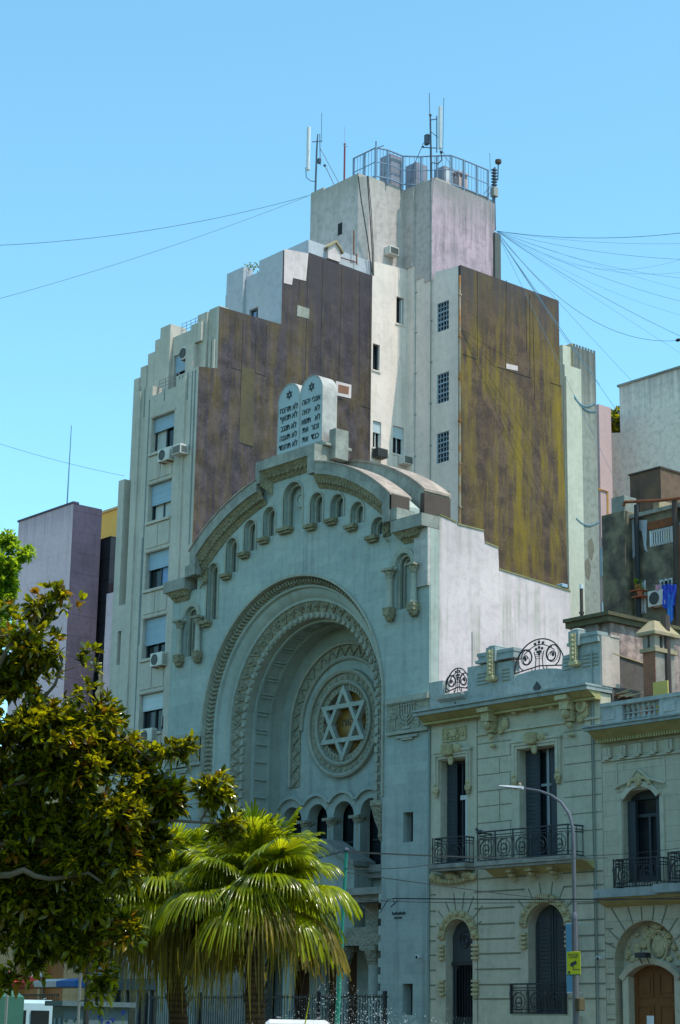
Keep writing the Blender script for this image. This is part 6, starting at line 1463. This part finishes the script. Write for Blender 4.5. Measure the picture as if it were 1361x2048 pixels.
    mid = b_+d*.5; MB().tube([base,mid],.042,10).build('lower_tube','teal_paint',t); MB().tube([mid,tp],.030,10).build('upper_tube','teal_paint',t)
    q = tp-d*.0; MB().tube([tp+Vector((-.25,.1,-.02)),tp+Vector((.1,-.02,-.02))],.015,5).ball(tuple(tp),.05,6).build('wire_clamp','mast',t)
    # wires over the street
    G_ = 'utility wires across the street'
    W_ = lambda a, b, s, r, lab: wire('utility_wire', a, b, s, r, 'cable_black', lab, G_, 14)
    W_(tp+Vector((0,0,-.03)), A(1215,1716,47), .05, .02, 'thick wire from the teal pole top to the corner between the two houses')
    W_(tp+Vector((0,0,-.32)), A(870,1728,50), .05, .011, 'thin wire rising slightly from the teal pole to the synagogue corner')
    W_(A(693,1745,34.2), A(1130,1802,47), .02, .011, 'thin wire slanting down from the teal pole across the house front')
    W_(A(786,1797,50), A(1400,1797,46), .02, .020, 'thick flat wire across both houses below the balconies')
    W_(A(720,1800,44), A(1400,1790,46), .12, .010, 'thin wire dipping just beside the thick flat one')
    W_(A(1160,1712,46), A(1400,1690,46), .05, .009, 'thin wire above the right-hand balcony')
    W_(A(-10,1390,20) if False else tp, A(560,1728,40), .04, .014, 'wire leaving the teal pole to the left above the palm')
    P = [A(px,py,46) for px,py in ((725,1812),(742,1826),(760,1826),(776,1800),(786,1797),(790,1808),(782,1814),(797,1800))]
    tag(MB().tube(P,.012,4).build('loose_cable','cable_black'),'loose looping cable at the left edge of the pylon','cable')
    # left-bottom: tent, van, kiosk, sign, lamp post
    YN = 44.8; N = lambda px, py: (lambda q: (q[0], YN, q[1]))(F(px, py, YN))
    z0, z1 = N(100,1975)[2], N(100,1958)[2]
    t = thing('striped_canopy','red, white and blue striped canopy before the classical building','canopy',(N(100,1970)[0],YN,0)); 
    for (pa, pb, m_, nm) in ((-30,92,'tent_red','red_cloth'),(92,138,'tent_white','white_cloth'),(138,176,'tent_blue','blue_cloth')):
        xa, xb = N(pa,1968)[0], N(pb,1968)[0]; MB().slab([(YN-.6,z0),(YN-.62,z1-.12),(YN,z1),(YN+1.2,z1),(YN+1.2,z0)],[],xa,xb-.003,'x').build(nm,m_,t)
    m = MB()
    for pa in (-20,80,165): xa = N(pa,1968)[0]; m.tube([(xa,YN+.2,0),(xa,YN+.2,z0)],.04,6)
    m.build('post','steel',t)
    m = MB(); x = N(50,1958)
    m.rbox(x[0]+.1,x[0]+.9,YN-.2,YN+.4,z1,z1+.28,.1); tag(m.build('roof_box','tent_white'),'white box lying on the striped canopy','box')
    t = thing('street_railing','dark railing panels under the striped canopy','railing',(N(90,1990)[0],YN-1.2,0)); m = MB(); xa, xb = N(20,1990)[0], N(168,1990)[0]
    for k in range(44): xx = xa+(xb-xa)*k/43; m.tube([(xx,YN-1.2,.1),(xx,YN-1.2,z0-.3)],.014,4)
    m.build('bars','iron',t); MB().box(xa,xb,YN-1.23,YN-1.17,z0-.36,z0-.3).box(xa,xb,YN-1.23,YN-1.17,.3,.36).build('rail','iron',t)
    # van (seen from behind at the left)
    def van(cx, cy, rz, label, group, H=2.02, L_=4.4, W2=.92, m_='van_paint'):
        t = thing('parked_van', label, 'van', (cx,cy,0), group); t.rotation_euler.z = rz
        m = MB(); prof = [(-L_/2,.35),(L_/2,.35),(L_/2,.95),(L_/2-.9,1.12),(L_/2-1.6,H-.12),(L_/2-1.9,H),(-L_/2+.25,H),(-L_/2+.06,H-.12),(-L_/2,1.1)]
        n = len(prof); vs = []
        for yy, k in ((-W2,0),(-W2+.12,1),(W2-.12,1),(W2,0)):
            for (px,pz) in prof: vs.append((cx+px*(1 if k else .985), cy+yy, pz*(1 if k or pz < 1.2 else .955)))
        fs = [(r*n+i,r*n+(i+1)%n,(r+1)*n+(i+1)%n,(r+1)*n+i) for r in range(3) for i in range(n)]+[tuple(range(n)),tuple(range(3*n,4*n))]
        m.add(vs,fs); bd_ = m.build('body',m_,t)
        m = MB()
        for s_ in (-1,1):
            m.box(cx-L_/2+.35,cx-.3,cy+s_*(W2+.004),cy+s_*(W2-.02),1.15,H*.86); m.box(cx-.2,cx+.8,cy+s_*(W2+.004),cy+s_*(W2-.02),1.15,H*.86)
            m.box(cx-L_/2-.012,cx-L_/2+.05,cy+s_*.08,cy+s_*.72,1.15,H*.86)
        m.build('window','glass',t)
        for sx in (-1,1):
            for sy in (-1,1):
                w_ = MB().lathe(cx+sx*1.35,cy+sy*(W2-.1)-.1,.33,[(.33,0),(.33,.2),(.2,.2),(.2,0)],20,'y').build('wheel','tyre',t); MB().lathe(cx+sx*1.35,cy+sy*(W2-.1)-.1,.33,[(.19,-.01),(.19,.21)],14,'y').build('rim','steel',w_)
        m = MB()
        for s_ in (-1,1): m.tube([(cx-L_/2+.5,cy+s_*.6,H+.07),(cx+.5,cy+s_*.6,H+.07)],.02,5)
        m.build('roof_rail','steel',t)
        for s_ in (-1,1): MB().box(cx-L_/2-.02,cx-L_/2+.03,cy+s_*.76,cy+s_*.88,.9,1.3).build('tail_light','lamp_red',t); MB().box(cx+L_/2-.03,cx+L_/2+.02,cy+s_*.6,cy+s_*.85,.75,.92).build('headlight','lamp_head',t)
        return t
    p = A(52,2048,70); van(p.x,p.y,2.62,'pale blue-white van with dark rear windows parked at the lower left','vehicles parked by the plaza',H=2.58)
    p = A(600,2048,59); van(p.x,p.y,2.4,'white van of which only the curved roof shows behind the fountain spray','vehicles parked by the plaza',H=1.98,L_=4.2,m_='tent_white')
    p = A(5,2048,36.5); 
    t = thing('parked_bus','dark green vehicle cut by the left edge beside the pale van','bus',(p.x-.9,p.y-.3,0)); m = MB(); m.rbox(p.x-2.8,p.x-.12,p.y-1.2,p.y+.6,.4,2.30,.12); m.build('body','sign_green',t); MB().box(p.x-2.4,p.x-.3,p.y-1.22,p.y-1.19,1.4,2.1).build('window','glass',t)
    m = MB()
    for xx in (-2.3,-.5): m.lathe(p.x+xx,p.y-1.15,.45,[(.45,0),(.45,.25)],16,'y')
    m.build('wheel','tyre',t)
    a = A(104,2048,40); c = A(168,2048,40); zt = 1.6+(A(135,2002,40).z-1.6)
    t = thing('kiosk','light blue-grey metal kiosk with panelled sides behind the van','kiosk',((a.x+c.x)/2,a.y,0)); x0, x1 = a.x, c.x; y0 = a.y
    MB().box(x0,x1,y0,y0+1.6,0,zt-.1).build('body','kiosk_blue',t); MB().box(x0-.12,x1+.12,y0-.12,y0+1.7,zt-.1,zt).build('roof','kiosk_blue',t)
    MB().box(x0+.1,(x0+x1)/2-.06,y0-.02,y0-.001,.3,zt-.35).box((x0+x1)/2+.06,x1-.1,y0-.02,y0-.001,.3,zt-.35).build('panel','shutter',t)
    # prohibition sign
    p = A(14,1952,33); t = thing('round_sign','round red-bordered prohibition sign on a post at the left edge','sign',(p.x,p.y,0)); t.rotation_euler.z = 0
    MB().lathe(p.x,p.y,p.z,[(.105,0),(.105,.01),(.001,.01)],20,'y').build('disc','sign_red',t); MB().lathe(p.x,p.y-.012,p.z,[(.078,0),(.078,.008),(.001,.008)],20,'y').build('face','kiosk_blue',t)
    MB().box(p.x-.02,p.x+.03,p.y-.02,p.y-.015,p.z-.05,p.z+.05).tube([(p.x-.07,p.y-.02,p.z+.06),(p.x+.07,p.y-.02,p.z-.06)],.01,4).build('symbol','inscription',t); MB().tube([(p.x,p.y+.03,0),(p.x,p.y+.03,p.z+.12)],.025,6).build('post','steel',t)
    # dark ornamental lamp post
    p = A(172,2048,27.5); q = A(176,1862,27.5)
    t = thing('ornate_lamp_post','dark old-fashioned lamp post half hidden in the magnolia leaves','lamp post',(p.x,p.y,0))
    MB().lathe(p.x,p.y,0,[(.14,0),(.14,.3),(.08,.5),(.045,.8),(.038,q.z-.5),(.05,q.z-.35),(.03,q.z-.3)],12).build('post','iron',t)
    MB().lathe(p.x,p.y,q.z-.3,[(.04,0),(.1,.05),(.14,.35),(.15,.36)],6).build('lantern','rubber',t); MB().lathe(p.x,p.y,q.z+.06,[(.17,0),(.12,.1),(.03,.16),(.02,.26)],6).build('lantern_cap','iron',t)
    p = A(161,1960,30); tag(MB().tube([(p.x,p.y,0),(p.x,p.y,A(161,1900,30).z)],.022,6).build('thin_pole','steel'),'thin plain pole just left of the ornamental lamp post','pole')
    # agapanthus heads
    for k,(px,py) in enumerate(((200,2032),(203,2042),(226,2040),(247,2026),(216,2047),(133,2040),(150,2040))):
        p = A(px,py,26); pale = px in (133,150); t = thing('agapanthus',f'{"pale" if pale else "blue"} round flower head ' + ('right of the blue ones, tallest of them' if px == 247 else 'beside the foot of the kiosk, left one' if px == 133 else 'beside the foot of the kiosk, right one' if px == 150 else 'among the low flowers before the white brick pier, '+('topmost','second','right one','','lowest')[k if k < 5 else 0]),'flower',(p.x,p.y,0),'flower heads along the bottom edge')
        MB().tube([(p.x,p.y,0),(p.x,p.y,p.z)],.006,4).build('stem','fresh_leaf',t); m = MB()
        for q in range(26): v = Vector(rng.normal(size=3)).normalized(); m.tube([p+v*.01,p+v*.035],[.002,.006],4)
        m.build('petals','kiosk_blue' if pale else 'cloth_blue',t)
    # thin reed
    a = A(608,2062,29); b_ = A(622,1985,29); tag(MB().add([tuple(a-Vector((.02,0,0))),tuple(a+Vector((.02,0,0))),tuple(b_)],[(0,1,2)]).tube([a-Vector((0,0,a.z)),a],.012,4).build('reed_leaf','palm_leaf'),'single tall green blade rising beside the right palm trunk','leaf')
    # fountain spray
    m = MB(); n = 1500
    for k in range(n):
        px = 665+rng.normal()*75 if k % 3 else 740+rng.normal()*90; top = 75*math.exp(-((px-680)/90)**2)+22; py = 2056-top*rng.random()**1.8
        if k % 19 == 0: py -= rng.random()*35
        p = A(px,py,30+rng.normal()*.8); r = .0025+.007*rng.random()**3; v = [(p.x+r,p.y,p.z),(p.x-r,p.y,p.z),(p.x,p.y+r,p.z),(p.x,p.y-r,p.z),(p.x,p.y,p.z+r),(p.x,p.y,p.z-r)]
        m.add(v,[(0,2,4),(2,1,4),(1,3,4),(3,0,4),(2,0,5),(1,2,5),(3,1,5),(0,3,5)])
    o = m.build('fountain_spray','water_drop'); o['kind'] = 'stuff'; o['label'] = 'bright water droplets of a fountain spray along the bottom edge'; o['category'] = 'water spray'
    fc = A(665,2060,30)
    t = thing('fountain_basin','round stone fountain basin below the spray','fountain',(fc.x,fc.y,0)); MB().lathe(fc.x,fc.y,0,[(2.2,0),(2.3,.5),(2.1,.52),(2.0,.3),(.1,.3),(.08,1.0)],32).build('basin','facade_plain',t)
street()

# ================================================================ VEGETATION
def quads_obj(name, V, Fc, m, parent=None):
    me = bpy.data.meshes.new(name); off = np.array(parent_world(parent)[:]) if parent else np.zeros(3)
    V = (np.asarray(V)-off).astype(np.float32); Fc = np.asarray(Fc, dtype=np.int32); k = Fc.shape[1]
    me.vertices.add(len(V)); me.vertices.foreach_set('co', V.ravel()); me.loops.add(Fc.size); me.loops.foreach_set('vertex_index', Fc.ravel())
    me.polygons.add(len(Fc)); me.polygons.foreach_set('loop_start', np.arange(0, Fc.size, k, dtype=np.int32)); me.update(calc_edges=True); me.validate()
    me.materials.append(MATS[m]); o = bpy.data.objects.new(name, me); COL.objects.link(o)
    if parent: o.parent = parent
    return o
def leaves(centers, dirs, size, ratio=.36, per=8, spread=.9, jit=.3):
    """rosettes of folded leaves: two quads per leaf"""
    n = len(centers)*per
    C_ = np.repeat(centers, per, 0); D = np.repeat(dirs, per, 0) + rng.normal(size=(n,3))*spread; D /= np.linalg.norm(D, axis=1, keepdims=True)
    up = rng.normal(size=(n,3))*.5 + np.array([0,0,1.]); Wd = np.cross(D, up); Wd /= np.linalg.norm(Wd, axis=1, keepdims=True)+1e-9
    Nn = np.cross(Wd, D); L_ = (size*(1+jit*rng.normal(size=n)).clip(.5,1.6))[:,None]; w = L_*ratio*.5
    base = C_ + D*L_*.08; a = base; m1 = base+D*L_*.35; m2 = base+D*L_*.7-np.array([0,0,1])*L_*.05; tip = base+D*L_-np.array([0,0,1])*L_*.13
    fold = Nn*w*.35
    V = np.stack([a, m1, m2, tip, m1+Wd*w+fold, m2+Wd*w*.8+fold, m1-Wd*w+fold, m2-Wd*w*.8+fold], 1).reshape(-1,3)
    I = np.arange(n)[:,None]*8
    F1 = np.concatenate([I+np.array([[0,4,1,1]])*1], 1)
    quads = np.concatenate([I+np.array([[1,4,5,2]]), I+np.array([[6,1,2,7]])], 0)
    tris = np.concatenate([I+np.array([[0,4,1]]), I+np.array([[0,1,6]]), I+np.array([[2,5,3]]), I+np.array([[7,2,3]])], 0)
    return V, quads, tris
def leaf_obj(name, centers, dirs, size, m, parent, **kw):
    V, q, tr = leaves(centers, dirs, size, **kw)
    q3 = np.concatenate([q[:,[0,1,2]], q[:,[0,2,3]], tr], 0)
    return quads_obj(name, V, q3, m, parent)
def lobes_points(lobes, dist, dens, flat=.8, shell=.5, clump=None):
    P, D = [], []
    for (px, py, rx, ry, dd) in lobes:
        c = np.array(A(px, py, dist+dd)[:]); s = dist/FPX; n = int(dens*rx*ry/1000)
        v = rng.normal(size=(n,3)); v /= np.linalg.norm(v, axis=1, keepdims=True); r = (shell+(1-shell)*rng.random(n))[:,None]
        loc = v*r*np.array([rx*s, min(rx,ry)*s*flat, ry*s])
        H = np.array(_r[:]); Fh = np.array([FW.x, FW.y, 0])/math.hypot(FW.x, FW.y)
        P.append(c + loc[:,[0]]*H + loc[:,[1]]*Fh + loc[:,[2]]*np.array([0,0,1.]))
        D.append(v[:,[0]]*H + v[:,[1]]*Fh + v[:,[2]]*np.array([0,0,1.]) + np.array([0,0,.45]))
    P, D = np.concatenate(P), np.concatenate(D)
    if clump:
        from mathutils import noise
        q = np.array([noise.noise(Vector(p)*clump[0]) + .5*noise.noise(Vector(p)*clump[0]*2.3) for p in P])
        up = (P[:,2] > A(60,1440,dist).z)
        k = q > np.where(up, clump[1], clump[2]); P, D = P[k], D[k]
    return P, D
def magnolia():
    d = 26; base = A(-150, 2000, d); t = thing('magnolia_tree', 'large magnolia with glossy dark leaves and rusty undersides filling the left side', 'tree', (base.x, base.y, 0))
    L_ = [(40,1250,60,45,.2),(110,1205,45,32,0),(20,1300,70,60,.3),(95,1290,85,55,0),(160,1265,30,35,.1),(165,1330,28,30,0),(60,1370,80,60,.3),(130,1390,55,45,0),(20,1420,70,80,.2),(95,1460,80,60,-.1),(185,1440,48,45,.1),
          (40,1530,110,90,.3),(150,1520,90,70,0),(240,1500,50,42,.2),(275,1560,36,60,.1),(220,1590,80,70,0),(90,1620,110,80,.2),(30,1690,100,90,.3),(150,1700,100,70,.1),(260,1650,60,50,.2),(325,1625,42,28,.2),
          (395,1642,42,20,.1),(440,1648,36,16,.1),(425,1590,30,28,0),(440,1580,16,22,0),(340,1508,38,11,0),(372,1490,20,10,0),(60,1790,120,70,.3),(170,1790,80,60,.1),(240,1720,45,50,-.2),(245,1860,32,26,-.2),(110,1840,110,45,.2),(25,1845,80,50,.4),(130,1880,90,30,.1),(40,1888,50,26,.3),(195,1985,14,12,0),(205,1950,16,22,0),(150,1925,22,22,.1),(60,1925,28,22,.1),(100,1935,16,14,0),(20,1960,18,14,.2),(230,1640,60,50,-.3),(330,1590,40,34,.1),(375,1636,60,28,.1),(300,1690,46,50,.2),(450,1650,30,16,.1),
          (-120,1300,110,120,.6),(-160,1500,160,160,.8),(-150,1750,160,150,.8),(-300,1600,160,200,1)]
    P, D = lobes_points(L_, d, 82, 1.0, .35, (2.4, .24, -.10)); P = P + rng.normal(size=P.shape)*.06
    n = len(P); k = rng.random(n) < .05
    leaf_obj('foliage', P[~k], D[~k], .125, 'magnolia_leaf', t, per=10, ratio=.40)
    leaf_obj('rusty_foliage', P[k], D[k], .13, 'magnolia_rust', t, per=7, ratio=.40)
    tr = MB(); B = lambda px, py, dd=0: tuple(A(px, py, d+dd))
    root = (base.x, base.y, 0)
    tr.tube([root, (base.x, base.y, 1.6), B(-130,1850,.5), B(-110,1700,.5)], [.30,.26,.22,.18], 10)
    tr.build('trunk', 'bark', t)
    br = MB()
    for pts, r in ((((-130,1800),(-20,1752),(20,1750),(48,1740),(70,1752),(100,1758),(150,1752),(178,1746),(205,1765),(228,1792)), .055), (((48,1742),(54,1728),(52,1718)), .02), (((-120,1850),(-10,1812),(26,1816)), .03),
                   (((-120,1700),(-40,1400),(20,1290),(60,1260),(75,1230)), .05), (((-60,1500),(40,1450),(110,1370),(125,1330),(118,1300)), .035), (((-80,1600),(60,1560),(180,1500),(250,1480),(300,1520),(390,1485)), .04),
                   (((-90,1700),(80,1680),(220,1660),(330,1640),(400,1645),(470,1650)), .045), (((400,1645),(420,1610),(436,1580)), .015), (((60,1265),(90,1230),(78,1205),(55,1175)), .012), (((120,1345),(160,1330),(190,1345),(210,1270)), .010), (((70,1690),(140,1700),(150,1720)), .02), (((-20,1275),(30,1268),(50,1272)), .012)):
        P_ = [B(px, py, -.25 if r > .05 else 0) for px, py in pts]; br.tube(P_, [r*(1-.75*i/(len(P_)-1)) for i in range(len(P_))], 7)
    br.build('branches', 'bark', t)
magnolia()
def fresh():
    d = 33; base = A(-60, 2000, d); t = thing('bright_green_tree', 'bright yellow-green sunlit tree at the left edge above the magnolia', 'tree', (base.x, base.y, 0))
    P, D = lobes_points([(0,1120,45,50,0),(15,1085,26,22,0),(-40,1180,70,80,0),(30,1150,18,35,0),(5,1200,34,40,0),(-20,1250,60,60,0),(48,1157,9,6,0),(55,1110,14,16,0),(-120,1200,100,120,0)], d, 190, 1.0, .2, (3.0,-.3,-.3))
    leaf_obj('foliage', P, D, .075, 'fresh_leaf', t, per=9, ratio=.5)
    MB().tube([(base.x,base.y,0), tuple(A(-60,1600,d)), tuple(A(-30,1300,d)), tuple(A(0,1130,d))], [.2,.15,.08,.03], 8).build('trunk', 'bark', t)
fresh()
def fan(V, Fc, hub, d, up, R, nseg=38, droop=.35, span=125):
    d = d.normalized(); s_ = d.cross(up).normalized(); n_ = s_.cross(d).normalized()
    for i in range(nseg):
        a0 = math.radians(-span+2*span*i/nseg); a1 = math.radians(-span+2*span*(i+1)/nseg); am = (a0+a1)/2
        rr_ = R*(.84+.16*math.cos(am*.8))*(1+rng.normal()*.07)
        k0 = len(V); T = (0,.3,.55,.72,.88,1.0)
        dr = droop*(1+.5*rng.random())
        for t_ in T:
            wmul = 1 if t_ <= .56 else .82 if t_ < .8 else .4 if t_ < .95 else .05
            dv = Vector((0,0,-1))*dr*R*max(0,t_-.55)**2*4.2
            for aa, lift in ((am+(a0-am)*wmul, 0), (am, .022*R*4*t_*(1 if t_ < .6 else .6)), (am+(a1-am)*wmul, 0)):
                V.append(hub + (d*math.cos(aa)+s_*math.sin(aa))*(rr_*t_) + n_*(lift-.10*R*(1-math.cos(aa))*t_) + dv)
        for j in range(len(T)-1):
            b_ = k0+j*3
            Fc.append((b_,b_+1,b_+4,b_+3)); Fc.append((b_+1,b_+2,b_+5,b_+4))
def palm(px, py, d, gx, label, n=34, R=.95, seed=1, scale=1.0, shaggy=260):
    C_ = A(px, py, d); base = Vector((A(gx,2048,d).x, A(gx,2048,d).y, 0))
    t = thing('fan_palm', label, 'palm tree', tuple(base), 'fan palms before the synagogue')
    rr = random.Random(seed)
    tr = MB(); path = [base, base.lerp(C_,.4), base.lerp(C_,.75), C_]; tr.tube(path, [.20,.16,.145,.17], 14)
    for k in range(60):
        f = .55+.45*k/60; p = base.lerp(C_, f); a = k*2.4; r = .15+.03*f; tr.add([p+Vector((r*math.cos(a),r*math.sin(a),0)), p+Vector((r*math.cos(a+.5),r*math.sin(a+.5),0)), p+Vector(((r+.08)*math.cos(a+.25),(r+.08)*math.sin(a+.25),.14))], [(0,1,2)])
    tr.build('trunk', 'palm_bark', t)
    V, Fc = [], []; VD, FD = [], []; pet = MB()
    for k in range(n):
        f = (k+.5)/n; el = math.radians(82-94*f + rr.uniform(-9,9)); az = k*2.39996+rr.uniform(-.25,.25)
        d3 = Vector((math.cos(az)*math.cos(el), math.sin(az)*math.cos(el), math.sin(el)))
        Lp = (.55+.42*rr.random())*scale*(1 if el > -.2 else .8); hub = C_ + d3*Lp + Vector((0,0,-.12*(1-math.sin(el))*Lp))
        pet.tube([C_+d3*.08, C_+d3*Lp*.5+Vector((0,0,.03)), hub], [.018,.013,.010], 5)
        bd = (d3+Vector((0,0,-.25-.35*f+rr.uniform(-.1,.1)))).normalized()
        upv = (Vector((0,0,1))+d3*.3).normalized() if abs(bd.z) < .93 else Vector((math.cos(az),math.sin(az),0))
        dry = f > .86
        fan(VD if dry else V, FD if dry else Fc, hub, bd, upv, R*scale*(.82+.25*rr.random()), 44, .10+.52*f, 124)
    q = quads_obj('fronds', [tuple(v) for v in V], Fc, 'palm_leaf', t)
    if VD: quads_obj('dry_fronds', [tuple(v) for v in VD], FD, 'palm_dry', t)
    pet.build('petioles', 'palm_leaf', t)
    # hanging skirt of old strands
    V, Fc = [], []
    for k in range(shaggy):
        a = rr.uniform(0,2*PI); r = rr.uniform(.35,1.45)*scale; p = C_+Vector((r*math.cos(a), r*math.sin(a), rr.uniform(-.55,.0)-.15*r)); Ls = rr.uniform(.4,1.15)*scale; w = rr.uniform(.008,.018); dx = Vector((math.cos(a+1.5),math.sin(a+1.5),0))*w
        sw = Vector((rr.uniform(-.08,.08),rr.uniform(-.08,.08),0)); k0 = len(V)
        for j in range(4): f = j/3; c = p+Vector((0,0,-Ls*f))+sw*f*f; V += [tuple(c-dx*(1-f*.8)), tuple(c+dx*(1-f*.8))]
        for j in range(3): Fc.append((k0+2*j,k0+2*j+1,k0+2*j+3,k0+2*j+2))
    quads_obj('hanging_strands', V, Fc, 'palm_dry', t)
    return t
palm(508, 1806, 30, 520, 'right fan palm with bright upright fronds and a thick brown trunk', 52, .74, 3, 1.0, 200)
palm(338, 1815, 31.5, 385, 'left fan palm with a long hanging yellowish skirt and a thin dark trunk', 52, .76, 8, 1.0, 700)
# plants on the synagogue ledge and palms' flower stalks
tag(MB().tube([A(538,1700,60),A(539,1650,60),A(540,1636,60)],.02,4).tube([A(553,1690,60),A(551,1650,60),A(552,1628,60)],.018,4).build('dry_stalk','palm_dry'), 'two dry weed stalks standing above the palm crown by the arcade', 'weed')
def grove():
    """unseen trees added outside the picture to keep skylight off the lower facades, one mass"""
    P = []; D = []; rg = np.random.default_rng(5)
    for (x, y, r, h) in ((-19,36,5,9),(-11,26,5.5,9),(-8,38,6,11),(-72,30,6,9),(-90,34,6,9),(-60,25,6,9),(-47,16,6,9.5),(-30,8,5.5,9),(2,30,8,12),(12,40,6,9),(-62,12,7,10),(-20,-4,8,11),(6,14,8,12),(-44,-2,8,11)):
        n = 1700; v = rg.normal(size=(n,3)); v /= np.linalg.norm(v,axis=1,keepdims=True); q = v*(.5+.5*rg.random(n))[:,None]*np.array([r,r,r*.8])+np.array([x,y,h]); P.append(q); D.append(v)
    P = np.concatenate(P); D = np.concatenate(D)
    o = leaf_obj('shade_grove', P, D, .9, 'magnolia_leaf', None, per=3, ratio=.55); tag(o, 'dense dark trees added out of view around the viewpoint to shade the facades', 'trees', kind='stuff')
grove()  # added out of view to block low skylight
# finishing
